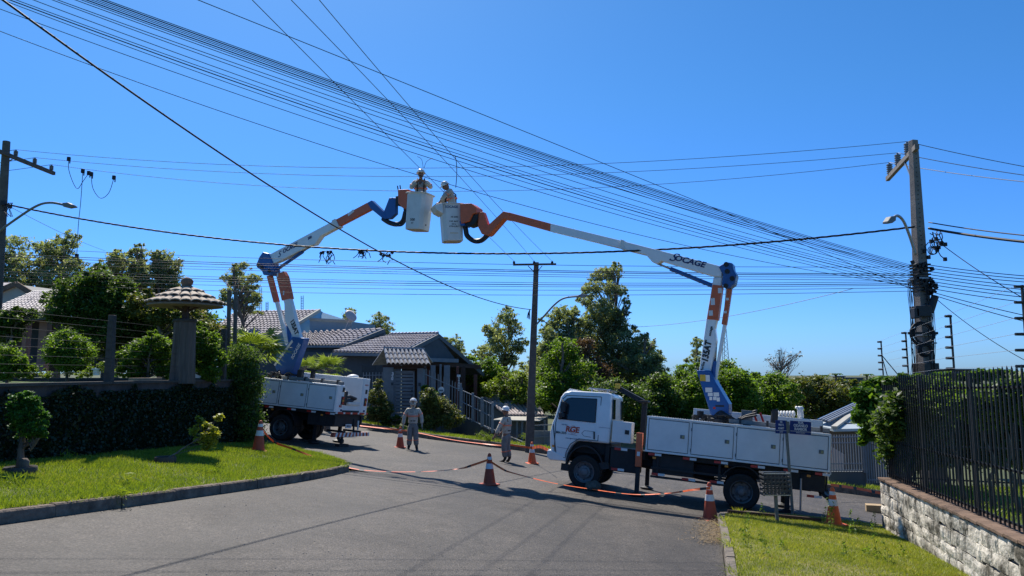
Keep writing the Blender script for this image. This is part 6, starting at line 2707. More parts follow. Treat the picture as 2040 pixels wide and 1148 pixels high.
# --- gate portal number 320
gt = thing('gate_portal', 'grey slatted gate numbered 320 under a small tiled canopy', 'gate', at(800, 835, 36.5))
GY = 36.5
for x0, x1, yt in ((763, 783.5, 732), (831, 843, 734)):
    a, b = at(x0, 846, GY), at(x1, 846, GY)
    c_, d_ = at(x1, yt, GY), at(x0, yt, GY)
    wall_poly(gt, 'gate_pillar', [a, b, c_, d_], BACK * .35, M['gate'], .01)
a, b = at(783.5, 738, GY), at(824, 738, GY)
wall_poly(gt, 'gate_header', [at(762, 735, GY + .05), at(845, 736, GY + .05), at(845, 729, GY + .05), at(762, 728, GY + .05)], BACK * .3, M['brown_wood'])
for k in range(13):
    p, q = at(785, 742 + k * 6.9, GY + .1), at(824, 742.5 + k * 6.9, GY + .1)
    mb = MB()
    mb.box((p + q) / 2, ((q - p).length, .03, .135))
    mb.build('gate_slat', M['gate'], gt, world=True, bevel=.006)
mb = MB()
for px in (784.5, 824.5):
    mb.bar(at(px, 739, GY + .06), at(px, 830, GY + .06), .06, .05)
mb.bar(at(784, 740, GY + .06), at(825, 740, GY + .06), .05, .06)
mb.build('gate_frame', M['gate'], gt, world=True)
mb = MB()
mb.box(at(820.5, 779, GY - .02), (.06, .05, .12))
mb.bar(at(820.5, 786, GY - .03), at(820.5, 791, GY - .03), .04, .04)
mb.build('gate_lock', M['seam'], gt, world=True)
mb = MB()
mb.box(at(836, 766, GY - .03), (.12, .06, .16))
mb.build('intercom', M['seam'], gt, world=True)
mb = MB()
mb.box(at(781.5, 765, GY - .04), (.1, .06, .14))
mb.build('letter_slot', M['seam'], gt, world=True)
gi = parent_matrix(gt).inverted()
for s, px, py in (('3', 782.5, 745), ('2', 781.7, 750.3), ('0', 781.5, 755)):
    write('house_digit', s, .19, M['text_white'], gi @ frame(at(px, py, GY - .02), (1, 0, 0), (0, 0, 1)), gt, bold=.06, extrude=.01)
mb = MB()
mb.box(at(801, 829, GY - .3), (.85, .4, .06))
mb.build('door_step', M['stone'] if False else M['beige_wall'], gt, world=True)
rl, rr, er, el = at(764, 694, 37.1), at(846, 697, 37.1), at(858, 726, 35.9), at(771, 725, 35.9)
mb = MB()
quad_thick(mb, rl, rr, er, el, .08)
mb.build('canopy_deck', M['brown_wood'], gt, world=True)
tiles_on(gt, 'roof_tile', rl, rr, er, el, 3, 10, M['tile_light'], .04, single=True)
mb = MB()
mb.bar(rl + Vector((0, 0, .05)), rr + Vector((0, 0, .05)), .12, .08)
mb.build('canopy_ridge', M['tile_light'], gt, world=True)
mb = MB()
quad_thick(mb, rl, rr, rr + Vector((.3, 1.3, -.6)), rl + Vector((-.8, 1.3, -.8)), .06)
mb.build('canopy_back', M['tile_light'], gt, world=True)


# --- light fences of the house
def bar_fence(name, label, a, b, top0, n, rails, m, r=.018, post_at=(), down=1.2, world_top=None):
    """a, b: base points; vertical bars of height top0"""
    t = thing(name, label, 'fence', a)
    mbar = MB()
    mbar.box((0, 0, top0 / 2), (r * 2, r * 2, top0))
    me = mbar.build('fence_bar', m, mesh_only=True)
    for i in range(n):
        p = a.lerp(b, i / (n - 1)) - a
        o = bpy.data.objects.new('fence_bar', me)
        COL.objects.link(o)
        o.parent = t
        o.matrix_basis = Matrix.Translation(p)
    for h in rails:
        mb = MB()
        mb.bar(Vector((0, -.03, h)), b - a + Vector((0, -.03, h)), .03, .04)
        mb.build('rail', m, t)
    for f in post_at:
        p = a.lerp(b, f) - a
        mb = MB()
        mb.box(p + Vector((0, 0, top0 / 2 + .02)), (.12, .12, top0 + .1))
        mb.build('post', m, t)
    return t


FL = M['fence_light']
bar_fence('bar_fence', 'light vertical-bar fence behind the left truck\'s tail, left of the gate', at(722, 822, 37.2), at(773, 822, 36.7), 2.0, 9, (.3, 1.05, 1.85), FL)
bar_fence('bar_fence', 'light vertical-bar fence with a round badge, right of the gate', at(843, 803, 36.6), at(917, 834, 38.4), 1.75, 14, (.1, 1.45), FL, post_at=(1.0,))
mb = MB()
a, b = at(843, 803, 36.8), at(917, 834, 38.6)
mb.prism([a, b, Vector((b.x, b.y, -3)), Vector((a.x, a.y, -3))], BACK * .2)
tag(mb.build('low_wall', M['grey_wall']), 'low dark wall under the fence with the round badge', 'wall')
t = thing('round_badge', 'round grey badge with green lettering hung on the light fence', 'badge', at(879, 777, 36.8))
mb = MB()
mb.lathe((0, 0, 0), [(.15, -.02), (.15, .02)], 20, axis='y')
mb.build('badge_plate', M['sticker'], t)
mb = MB()
mb.box((0, -.03, -.03), (.2, .01, .08))
mb.build('badge_print', M['gate'], t)
bar_fence('bar_fence', 'light fence stepping down the slope behind the side-on worker', at(919, 828, 38.2), at(981, 861, 35.5), 1.35, 12, (.05, .7, 1.3), FL, post_at=(.0, .38, .68, 1.0), r=.014)
mb = MB()
a, b = at(905, 824, 38.6), at(1040, 880, 33.6)
mb.prism([a, b, Vector((b.x, b.y, -3)), Vector((a.x, a.y, -3))], BACK * .2)
tag(mb.build('sloping_wall', M['grey_wall']), 'grey rendered wall falling with the slope towards the middle pole', 'wall')

# --- low tiled house in the hollow
h4 = thing('house', 'low house in the hollow with striped brown corrugated roofs and pale awning', 'house', at(1020, 840, 44))
zb4 = -3.5
for (q, y0, y1) in ((((962, 793), (1072, 794), (1085, 828), (1008, 827)), 46, 43.0), (((945, 794), (1000, 795), (990, 806), (945, 806)), 49, 47.5)):
    rl, rr = at(q[0][0], q[0][1], y0), at(q[1][0], q[1][1], y0)
    er, el = at(q[2][0], q[2][1], y1), at(q[3][0], q[3][1], y1)
    mb = MB()
    quad_thick(mb, rl, rr, er, el, .1)
    mb.build('roof', M['fascia'], h4, world=True)
    mb = MB()
    cols = 12
    for i in range(cols):
        u = (i + .5) / cols
        a, b = rl.lerp(rr, u), el.lerp(er, u)
        mb.tube([a + Vector((0, 0, .02)), b + Vector((0, 0, .02))], .085, 6)
    mb.build('roof_rib', M['corrugated'], h4, world=True)['kind'] = 'stuff'
a, b = at(945, 804, 47), at(1012, 805, 44)
wall_poly(h4, 'wall', [dropped(a, zb4), dropped(b, zb4), b, a], BACK * .2, M['beige_wall'])
a, b = at(1008, 828, 43.4), at(1090, 829, 43.4)
wall_poly(h4, 'wall', [dropped(a, zb4), dropped(b, zb4), b, a], BACK * .2, M['grey_column'])
mb = MB()
quad_thick(mb, at(980, 836, 41), at(1012, 829, 43), at(1092, 830, 43), at(1075, 838, 41), .05)
mb.build('awning', M['beige_wall'], h4, world=True)
mb = MB()
mb.box(at(988, 793, 45.5), (.45, .3, .42))
mb.tube([at(988, 795, 45.5), at(986, 812, 45.5)], .03, 6)
mb.build('water_tank', M['steelgrey'], h4, world=True, bevel=.05)
for px in (1030, 1040, 1085):
    mb = MB()
    mb.bar(at(px, 838, 41.2), dropped(at(px, 900, 41.2), -3), .1, .1)
    mb.build('awning_post', M['gate'], h4, world=True)
mb = MB()
a, b = at(1062, 848, 32), at(1130, 845, 32)
for k in range(3):
    mb.bar(a + Vector((0, 0, -k * .5)), b + Vector((0, 0, -k * .5)), .04, .04)
for k in range(4):
    p = a.lerp(b, k / 3)
    mb.bar(p, Vector((p.x, p.y, -2)), .05, .05)
mb.prism([Vector((a.x, a.y + .1, -.85)), Vector((b.x, b.y + .1, -.85)), Vector((b.x, b.y + .1, -2.2)), Vector((a.x, a.y + .1, -2.2))], (0, .05, 0))
tag(mb.build('yard_gate', M['gate']), 'grey sheet gate between the middle pole and the right truck\'s cab', 'gate')

# --- house behind the right truck: solar roof, bar fence, wall
h5 = thing('house', 'house with solar panels on a pale hipped roof, behind the right truck\'s tail', 'house', at(1690, 900, 31))
ap = at(1740, 796, 34)
e0, e1_, e2 = at(1622, 846, 30.2), at(1662, 855, 28.6), at(1790, 852, 28.6)
mb = MB()
mb.prism([ap, e0, e1_], (0, 0, -.1))
mb.prism([ap, e1_, e2], (0, 0, -.1))
mb.build('roof', M['roof_metal'], h5, world=True)
mb = MB()
for f in (.15, .35, .55, .75):
    a, b = ap.lerp(e1_, f + .1), ap.lerp(e2, f + .1)
    mb.bar(a + Vector((0, 0, .02)), b + Vector((0, 0, .02)), .05, .04)
mb.build('roof_seams', M['fascia'], h5, world=True)
mb = MB()
mb.bar(ap + Vector((0, 0, .06)), e1_ + Vector((0, 0, .06)), .22, .1)
mb.build('hip_ridge', M['beige_wall'], h5, world=True)
p0, p1, p2, p3 = at(1628, 842, 30.0), at(1710, 804, 33.0), at(1722, 812, 32.2), at(1650, 847, 29.3)
for k in range(4):
    f0, f1_ = k / 4, (k + .93) / 4
    mb = MB()
    a, b, c_, d_ = p0.lerp(p3, f0), p1.lerp(p2, f0), p1.lerp(p2, f1_), p0.lerp(p3, f1_)
    mb.prism([v + Vector((0, 0, .14)) for v in (a, b, c_, d_)], (0, 0, -.05))
    mb.build('solar_panel', M['solar'], h5, world=True)
    mb = MB()
    mb.bar(d_ + Vector((0, 0, .15)), c_ + Vector((0, 0, .15)), .05, .05)
    mb.build('panel_frame', M['steel'], h5, world=True)
a, b = at(1640, 858, 29.2), at(1800, 858, 29.2)
wall_poly(h5, 'wall', [dropped(a, -3), dropped(b, -3), b, a], BACK * .2, mat('brown_grey_wall', (.13, .11, .095), .9, .15, 2))
wall_poly(h5, 'sunlit_wall', [at(1648, 945, 28.2), at(1682, 945, 28.2), at(1682, 905, 28.2), at(1648, 885, 28.2)], BACK * .2, mat('pinkish_sunlit_tone', (.5, .38, .36), .9, .08, 2))  # pinkish wall patch; the sunlight on it is put into the paler colour
fa, fb = at(1650, 940, 26.5), at(1724, 940, 26.0)
bar_fence('bar_fence', 'grey bar fence on a dark wall behind the right truck\'s tail', fa, fb, 1.28, 15, (.06, .28, 1.0, 1.2), FL, post_at=(1.0,), r=.014)
bar_fence('bar_fence', 'tall grey bar gate next to the far corner of the stone wall', at(1728, 962, 25.9), at(1772, 962, 25.5), 1.72, 10, (.1, 1.62), FL, r=.014)
mb = MB()
mb.prism([fa, fb, Vector((fb.x, fb.y, -3.2)), Vector((fa.x, fa.y, -3.2))], BACK * .2)
tag(mb.build('low_wall', M['grey_wall']), 'low dark wall carrying the grey bar fence behind the right truck', 'wall')

# --- far hillside buildings
for px0, px1, y0, y1, lab in ((1610, 1640, 751, 760, 'small pale building on the hill crest, left of the palms'), (1668, 1682, 751, 762, 'narrow dark building on the hill crest'), (1684, 1722, 754, 768, 'wide flat-roofed building on the hill crest'), (1860, 1935, 737, 752, 'long dark roof seen above the black fence')):
    Yb = 230 if px0 < 1800 else 40
    bt = thing('hill_building', lab, 'building', at((px0 + px1) / 2, y1, Yb))
    a, b, c_, d_ = at(px0, y1 + 8, Yb), at(px1, y1 + 8, Yb), at(px1, y0, Yb), at(px0, y0, Yb)
    wall_poly(bt, 'wall', [a, b, c_, d_], BACK * (8 if Yb > 100 else 3), M['grey_wall'] if px0 > 1660 else M['beige_wall'])
    mb = MB()
    mb.prism([d_ + Vector((-.3, -.3, 0)), c_ + Vector((.3, -.3, 0)), c_ + Vector((.3, -.3, .3 * Yb / 230)), d_ + Vector((-.3, -.3, .3 * Yb / 230))], BACK * (9 if Yb > 100 else 3.4))
    mb.build('roof', M['fascia'], bt, world=True)
    if Yb > 100:
        for k in range(3):
            f = (k + .5) / 3
            q = a.lerp(b, f)
            mb = MB()
            mb.box(Vector((q.x, q.y - .05, (d_.z + a.z) / 2 + .6)), (1.1, .12, 1.0))
            mb.build('window', M['glass'], bt, world=True)

# --- houses at the left edge, behind the garden
h6 = thing('house', 'low pink-walled house with a worn tiled roof behind the garden bushes', 'house', at(50, 700, 24))
rl, rr = at(75, 582, 27), at(116, 581, 27)
el, er = at(-40, 628, 23.0), at(106, 631, 23.0)
rl2 = at(-20, 600, 26)
mb = MB()
quad_thick(mb, at(70, 580, 27), at(150, 581, 27), er + Vector((.4, 0, 0)), el, .12)
mb.build('roof', M['fascia'], h6, world=True)
tiles_on(h6, 'roof_tiles', at(70, 580, 27), at(150, 581, 27), er + Vector((.4, 0, 0)), el, 14, 18, M['tile_grey'], .03)
for px, w in ((88, 16), (52, 8)):
    a, b = at(px, 740, 23.6), at(px, 640, 23.6)
    mb = MB()
    mb.box((a + b) / 2, (w * 23.6 / FPX, .25, b.z - a.z))
    mb.build('porch_pillar', M['pink'], h6, world=True)
a, b = at(-40, 740, 24.6), at(110, 740, 24.6)
wall_poly(h6, 'wall', [a, b, at(110, 628, 24.6), at(-40, 628, 24.6)], BACK * .2, M['brown_wood'])
mb = MB()
mb.prism([at(57, 655, 24.5), at(82, 655, 24.5), at(82, 738, 24.5), at(57, 738, 24.5)], -BACK * .05)
mb.build('door', M['seam'], h6, world=True)
h7 = thing('house', 'house gable with brown barge board at the far left edge', 'house', at(10, 600, 34))
ap_ = at(35, 566, 33)
wall_poly(h7, 'gable_wall', [at(-60, 610, 33), at(58, 610, 33), at(58, 582, 33), at(34, 567, 33), at(-60, 600, 33)], BACK * 3, M['beige_wall'])
mb = MB()
quad_thick(mb, at(-60, 562, 36), at(34, 563, 36), ap_, at(-60, 600, 32.8), .12)
mb.build('roof', M['tile_grey'], h7, world=True)
for a, b in ((ap_, at(62, 583, 33)), (ap_, at(-60, 603, 32.8))):
    mb = MB()
    mb.bar(a + Vector((0, -.1, .0)), b + Vector((0, -.1, 0)), .1, .22)
    mb.build('barge_board', M['clay_cap'], h7, world=True)

# --- lattice mast far behind the right boom
lm = at(1446, 730, 160)
lt_ = at(1443, 628, 160)
mb = MB()
hgt = (lt_ - lm).length
for k in range(12):
    f0, f1_ = k / 12, (k + 1) / 12
    w0, w1 = 1.5 * (1 - f0 * .8), 1.5 * (1 - f1_ * .8)
    for sx in (-1, 1):
        mb.bar(lm.lerp(lt_, f0) + Vector((sx * w0 / 2 + (.0), 0, 0)), lm.lerp(lt_, f1_) + Vector((sx * w1 / 2, 0, 0)), .1, .1)
        mb.bar(lm.lerp(lt_, f0) + Vector((sx * w0 / 2, 0, 0)), lm.lerp(lt_, f1_) + Vector((-sx * w1 / 2, 0, 0)), .06, .06)
    mb.bar(lm.lerp(lt_, f0) + Vector((0, w0 / 2, 0)), lm.lerp(lt_, f1_) + Vector((0, w1 / 2, 0)), .1, .1)
mb.bar(lt_, lt_ + Vector((0, 0, 1)), .08)
mb.bar(lm, Vector((lm.x, lm.y, -6)), .8)
tag(mb.build('lattice_mast', M['steelgrey']), 'slender lattice radio mast rising behind the right boom', 'mast')

# ================================================================== GARDEN THINGS ON THE LEFT
def wallY(px):
    """distance of the left wall line under pixel column px"""
    k = bearing(px, 760)[0]
    # x = x0 + s*(y-20), wall line
    s = (WALL_L1[0] - WALL_L0[0]) / (WALL_L1[1] - WALL_L0[1])
    return (WALL_L0[0] - s * WALL_L0[1]) / (k - s)


for px, top_, w, lab in ((220, 628, 11, 'leaning concrete post on the garden wall, between bush and log lamp'), (447, 655, 9, 'concrete post at the end of the garden wall, before the palm'), (-60, 600, 16, 'concrete post beyond the frame')):
    if px < 0:
        continue
    y = wallY(px) + .05
    a, b = at(px - 4, 772, y), at(px + 4 if px < 400 else px, top_, y)
    a.z = 1.4
    mb = MB()
    box_pole(mb, Vector((0, 0, 0)), b - a, w * y / FPX * 1.25, w * y / FPX, .16, .12, 0)
    o = mb.build('fence_post', M['post_grey'], bevel=.01)
    o.location = a
    tag(o, lab, 'post', 'posts of the wire fence on the garden wall')
for px, lab in ((455, 'thin dark post rising behind the end of the garden fence, left of two'), (468, 'thin dark post rising behind the end of the garden fence, right of two')):
    a, b = at(px - 2, 770, 21.5), at(px + 2, 578, 21.5)
    mb = MB()
    mb.bar(Vector((0, 0, 0)), b - a, .09, .09, up=(0, 1, 0))
    o = mb.build('thin_post', M['dark_pole'])
    o.location = a
    tag(o, lab, 'post')
for k in range(8):
    py = 640 + k * 16
    pts_ = []
    for px in (-80, 100, 220, 330, 447):
        y = wallY(px)
        zz = at(220, 640, wallY(220)).z - (k * (at(220, 640, wallY(220)).z - 1.5) / 8)
        x = bearing(px, 700)[0] * y
        pts_.append(Vector((x, y, zz + random.uniform(-.01, .01))))
    mb = MB()
    mb.tube(pts_, .0028, 4)
    tag(mb.build('fence_wire', M['fence_black']), '%s thin wire from the top of the garden fence above the ivy wall' % ORD[k], 'wire', 'garden fence wires')

# log lamp with tiled hat
ly = 17.0
lb = at(362, 772, ly)
lb.z = 1.40
ll_ = thing('log_lamp', 'thick weathered log topped by a post and a little tiled umbrella roof', 'garden lamp', lb)
mb = MB()
nseg = 26
rings_ = []
for j, (f, r) in enumerate(((0, .27), (.3, .25), (.7, .235), (1, .23))):
    for i in range(nseg):
        a = 2 * math.pi * i / nseg
        rr = r * (1 + .06 * ((i * 7) % 3 - 1))
        mb.v.append((rr * math.cos(a), rr * math.sin(a), 1.42 * f))
for j in range(3):
    for i in range(nseg):
        a0, a1 = j * nseg + i, j * nseg + (i + 1) % nseg
        mb.f.append((a0, a1, a1 + nseg, a0 + nseg))
        mb.m.append(0)
mb.f.append(tuple(range(3 * nseg, 4 * nseg)))
mb.m.append(0)
mb.build('log', M['log'], ll_)
mb = MB()
mb.lathe((0, 0, 1.42), [(.26, 0), (.27, .03), (.25, .06), (.1, .08)], 22)
mb.build('log_cap', M['post_grey'], ll_)
mb = MB()
mb.box((0, 0, 1.75), (.12, .12, .7))
for k in range(4):
    a = k * math.pi / 2 + .4
    mb.bar((0, 0, 1.65), (.5 * math.cos(a), .5 * math.sin(a), 1.92), .05, .05)
mb.build('centre_post', M['brown_wood'], ll_)
zt0, zt1, R0, R1 = 2.24, 1.82, .1, .86
mb = MB()
mb.lathe((0, 0, 0), [(R1 * .96, zt1 - .04), (R1 * .96, zt1 - .01), (.1, zt0 - .02), (.1, zt0 - .05)], 24)
mb.build('roof_deck', M['wood_rail'], ll_)
for ring in range(3):
    n_ = (10, 17, 25)[ring]
    ra, rb = R0 + (R1 - R0) * ring / 3, R0 + (R1 - R0) * (ring + 1.12) / 3
    rb = min(rb, R1 * 1.02)
    tmb = MB()
    za = zt0 + (zt1 - zt0) * (ra - R0) / (R1 - R0)
    zb_ = zt0 + (zt1 - zt0) * (rb - R0) / (R1 - R0)
    wa, wb = 2 * math.pi * max(ra, .12) / n_ * .52, 2 * math.pi * rb / n_ * .5
    seg = 6
    for (r_, z_, w_, lf) in ((ra, za, wa, .0), (rb, zb_, wb, .035), (rb, zb_, wb, .012)):
        for q in range(seg + 1):
            s = q / seg * math.pi
            tmb.v.append((r_, -math.cos(s) * w_, z_ + lf + math.sin(s) * w_ * .42))
    for k in range(2):
        for q in range(seg):
            a0 = k * (seg + 1) + q
            tmb.f.append((a0, a0 + 1, a0 + seg + 2, a0 + seg + 1))
            tmb.m.append(0)
    me = tmb.build('roof_tile', M['tile_clay'], mesh_only=True)
    for i in range(n_):
        o = bpy.data.objects.new('roof_tile', me)
        COL.objects.link(o)
        o.parent = ll_
        o.matrix_basis = Matrix.Rotation(2 * math.pi * (i + .5 * (ring % 2)) / n_ + .1, 4, 'Z') @ Matrix.Translation((random.uniform(-.01, .02), 0, random.uniform(-.004, .006)))
mb = MB()
mb.lathe((0, 0, 2.22), [(.14, -.03), (.15, .02), (.1, .06), (.13, .1), (.14, .16), (.1, .22), (.03, .25)], 18)
mb.build('finial', M['clay_cap'], ll_, smooth=True)

# planters
def planter(px, py, y, r, h, label):
    p = at(px, py, y)
    p.z = plane_z(p.x, p.y) + .13
    mb = MB()
    mb.lathe((0, 0, 0), [(r * .9, -.03), (r, .02), (r, h), (r * .93, h + .02), (r * .8, h), (r * .8, h - .06), (.02, h - .06)], 18)
    o = mb.build('tyre_planter', M['post_grey'], smooth=False)
    o.location = p
    smooth_by_angle(o, 40)
    tag(o, label, 'planter')
    return p


pp1 = planter(38, 962, 10.9, .22, .08, 'round grey planter ring on the lawn under the small clipped tree')
pp2 = planter(328, 938, 13.8, .19, .1, 'round grey planter ring in the shade before the ivy wall')
mb = MB()
mb.lathe((.08, -.05, .1), [(.05, -.05), (.07, .0), (.07, .08), (.04, .12)], 10)
o = mb.build('stone_knob', M['log'], smooth=True)
o.location = pp1
tag(o, 'small rounded stone in the planter of the clipped tree', 'stone')
for (px, py, y, w, lab) in ((25, 748, 16, 1.1, 'weathered timber edging on the garden wall, left part'), (270, 756, 15.6, .0, ''), (290, 757, 16.4, .75, 'weathered timber block lying on the wall beside the log lamp')):
    if not lab:
        continue
    p = at(px, py, y)
    mb = MB()
    mb.box((0, 0, 0), (w, .2, .09), Matrix.Rotation(RAD(70), 3, 'Z') @ Matrix.Identity(3))
    o = mb.build('timber_block', M['wood_rail'], bevel=.01)
    o.location = p
    tag(o, lab, 'timber')
p = at(192, 748, 16.2)
mb = MB()
mb.tube([(0, 0, 0), (0, 0, .12)], .07, 10)
mb.lathe((0, 0, .12), [(.1, 0), (.1, .03)], 12)
o = mb.build('garden_spotlight', M['plastic_white'])
o.location = p
tag(o, 'small white mushroom-shaped garden light on the wall, left of the concrete post', 'garden light')

# little things on the right truck's roof line
for px, py, y, kind, lab in ((1596, 833, 20.2, 'roll', 'white wrapped roll standing on the right truck\'s far locker'), (1555, 833, 20.2, 'coil', 'white ribbed plastic hose lying on the right truck\'s far locker')):
    p = MR @ Vector(((-1.33 if kind == 'roll' else -1.0), -.85, 2.2))
    mb = MB()
    if kind == 'roll':
        mb.lathe((0, 0, 0), [(.07, 0), (.075, .1), (.07, .2), (.085, .26), (.05, .3)], 12)
        mb.box((-.06, 0, .26), (.1, .08, .06), Matrix.Rotation(.4, 3, 'Y'))
    else:
        for k in range(6):
            mb.lathe((-.2 + k * .075, 0, .08), [(.05, -.03), (.08, -.012), (.08, .012), (.05, .03)], 12, axis='x')
    o = mb.build('wrapped_roll' if kind == 'roll' else 'ribbed_hose', M['plastic_white'], smooth=(kind == 'roll'))
    o.location = p
    tag(o, lab, 'roll' if kind == 'roll' else 'hose')
p = ML @ Vector((-1.3, -.85, 2.2))
mb = MB()
mb.lathe((0, 0, 0), [(.2, 0), (.19, .05), (.12, .08), (.03, .1)], 16)
o = mb.build('folded_cloth', M['plastic_white'], smooth=True)
o.location = p
tag(o, 'white folded cloth on the left truck\'s far locker', 'cloth')

# ================================================================== VEGETATION
def gz(x, y):
    return ground_z(x, y)


def tree(label, blobs, y, base_px, n, leaf, m, tr=.15, dy=1.5, zb=None, **k):
    B_ = px_blobs(ragged(blobs), y, dy)
    bx = bearing(base_px, 740)[0] * y
    base = Vector((bx, y, gz(bx, y) if zb is None else zb))
    return plant('tree', label, 'tree', B_, base, n, leaf, m, tr, **k)


# far left row behind the garden
TG = 'tall grey-green trees behind the left garden'
EUC = dict(clump=.15, shell=.3, aspect=.35, up=.1, droop=.35, fine=24)
tree('tall loose-crowned tree at the far left edge of the treeline', [(25, 495, 34), (8, 525, 30), (40, 528, 30), (20, 560, 34), (45, 575, 26), (5, 580, 28)], 44, 20, 9000, .2, L_EUC, .2, zb=1, group=TG, **EUC)
tree('tall twin-headed tree, tallest left of the dark garden tree', [(98, 500, 30), (135, 482, 24), (125, 520, 30), (85, 530, 26), (150, 530, 22), (110, 555, 34), (75, 560, 26), (145, 570, 30), (105, 590, 30)], 45, 112, 15000, .2, L_EUC, .22, zb=1, group=TG, **EUC)
tree('brownish-topped tree behind the dark garden tree', [(228, 520, 24), (215, 545, 24), (245, 545, 22), (230, 575, 28), (205, 580, 22)], 42, 230, 8000, .19, L_EUC, .2, zb=1, group=TG, **EUC)
tree('round-topped tree behind the dark garden tree, between two neighbours', [(274, 508, 20), (270, 530, 18), (285, 555, 24), (262, 575, 24)], 43, 275, 6000, .19, L_EUC, .2, zb=1, group=TG, **EUC)
tree('broad tree just left of the tiled log lamp', [(325, 520, 26), (345, 535, 18), (308, 540, 22), (330, 560, 30), (305, 580, 26), (350, 585, 18)], 44, 322, 10000, .2, L_EUC, .2, zb=1, group=TG, **EUC)
tree('loose grey-green tree standing before the left boom', [(482, 540, 20), (465, 560, 22), (500, 560, 18), (455, 590, 18), (490, 585, 24), (510, 595, 14), (475, 605, 20), (500, 612, 18)], 46, 484, 9500, .18, L_EUC, .2, zb=1, **EUC)
tree('small round treetop beyond the satellite dish', [(695, 625, 13), (690, 640, 12), (700, 652, 10)], 62, 694, 2200, .2, L_EUC, .12, group='small treetops behind the tiled roofs', **EUC)
tree('small round treetop beyond the gabled roof\'s left end', [(755, 640, 18), (740, 650, 14), (772, 655, 14), (757, 663, 16)], 62, 757, 3600, .2, L_EUC, .14, group='small treetops behind the tiled roofs', **EUC)
tree('small loose treetop over the right slope of the gabled roof', [(905, 685, 18), (892, 678, 10), (918, 700, 12), (905, 710, 16)], 60, 905, 3500, .2, L_EUC, .14, **EUC)
tree('slim eucalyptus with bare stem, left of the middle pole', [(1008, 632, 22), (988, 655, 20), (1022, 655, 20), (968, 655, 10), (995, 680, 26), (1030, 690, 22), (975, 700, 22), (1010, 715, 22), (1045, 680, 10), (985, 735, 24), (950, 712, 16)], 54, 1004, 13000, .2, L_EUC, .22, **EUC)
tree('tallest eucalyptus of the group, right of the street lamp', [(1195, 548, 20), (1222, 545, 20), (1180, 575, 22), (1215, 575, 20), (1240, 580, 14), (1170, 600, 18), (1245, 600, 10), (1200, 615, 26), (1175, 640, 24), (1225, 640, 26), (1250, 610, 7), (1200, 675, 32), (1235, 680, 26), (1170, 685, 26), (1205, 720, 34), (1240, 725, 26), (1190, 760, 36), (1160, 660, 24), (1248, 660, 18), (1215, 650, 30), (1250, 700, 22), (1150, 725, 28)], 52, 1206, 46000, .19, L_EUC, .28, **EUC)
tree('middling eucalyptus between street lamp and the tallest one', [(1125, 625, 26), (1100, 640, 22), (1145, 645, 18), (1090, 665, 18), (1120, 668, 28), (1085, 700, 24), (1110, 705, 28), (1150, 690, 28), (1140, 720, 30), (1095, 735, 26)], 50, 1125, 19000, .2, L_EUC, .25, **EUC)
tree('eucalyptus with drooping shoulder, right of the tallest one', [(1275, 682, 20), (1290, 695, 22), (1262, 700, 20), (1308, 715, 18), (1280, 725, 24), (1312, 740, 16), (1300, 765, 22), (1265, 765, 28), (1300, 735, 24), (1255, 730, 26), (1285, 745, 26)], 50, 1280, 19000, .2, L_EUC, .25, **EUC)
tree('broad hazy-green tree filling the gap behind the bright broadleaf tree', [(1075, 720, 28), (1100, 690, 26), (1060, 750, 28), (1150, 710, 30), (1165, 750, 34), (1230, 760, 36), (1270, 775, 34), (1310, 780, 30), (1250, 720, 26), (1120, 745, 34)], 56, 1150, 30000, .2, L_EUC, .2, **EUC)
tree('reddish-brown climber-covered tree amid the eucalyptus group', [(1160, 690, 20), (1175, 715, 18), (1200, 740, 18), (1205, 780, 20)], 48, 1185, 5000, .16, L_RUST, .15, clump=.3, shell=.2, aspect=.4, up=.1, droop=.3)
DEC = dict(clump=.2, shell=.62, aspect=.55, up=.35)
tree('bright green broadleaf tree left of the truck cab, below the eucalyptus', [(1120, 700, 30), (1100, 730, 28), (1140, 740, 34), (1110, 770, 36), (1155, 780, 34), (1085, 790, 26)], 44, 1120, 20000, .16, L_GREEN, .2, **DEC)
tree('yellowish bushy tree at the foot of the middle pole', [(1035, 770, 26), (1010, 765, 24), (1060, 775, 20), (985, 775, 22), (1045, 790, 26), (1000, 790, 22), (1075, 800, 26)], 46, 1030, 15000, .15, L_BRIGHT, .15, **DEC)
tree('mid green tree behind the porch of the gabled house', [(950, 745, 24), (970, 735, 22), (940, 725, 18), (960, 770, 26), (990, 750, 22)], 50, 955, 10000, .17, L_GREEN, .15, **DEC)
tree('dark leafy tree directly behind the truck cab', [(1205, 800, 46), (1165, 815, 34), (1250, 800, 40), (1240, 840, 40), (1180, 845, 34), (1280, 820, 34)], 40, 1215, 26000, .15, L_DARK, .2, **DEC)
tree('dark tree between the cab and the right boom', [(1300, 790, 34), (1330, 800, 32), (1290, 830, 34), (1335, 840, 34), (1315, 765, 22)], 42, 1310, 18000, .16, L_DARK, .2, **DEC)
tree('light green layered tree left of the right boom', [(1375, 745, 24), (1355, 765, 28), (1395, 765, 28), (1370, 790, 34), (1400, 800, 30), (1345, 805, 28), (1380, 830, 34)], 44, 1375, 20000, .17, L_GREEN, .2, **DEC)
tree('thin tall treetop standing clear above the light green tree', [(1388, 685, 12), (1386, 705, 11), (1390, 722, 10), (1372, 718, 8)], 60, 1388, 2600, .18, L_EUC, .12, **EUC)
tree('pointed leafy tree just right of the right boom', [(1445, 735, 20), (1435, 760, 26), (1465, 755, 26), (1455, 785, 32), (1485, 775, 22), (1450, 815, 34), (1490, 805, 28)], 46, 1455, 20000, .17, L_GREEN, .2, **DEC)
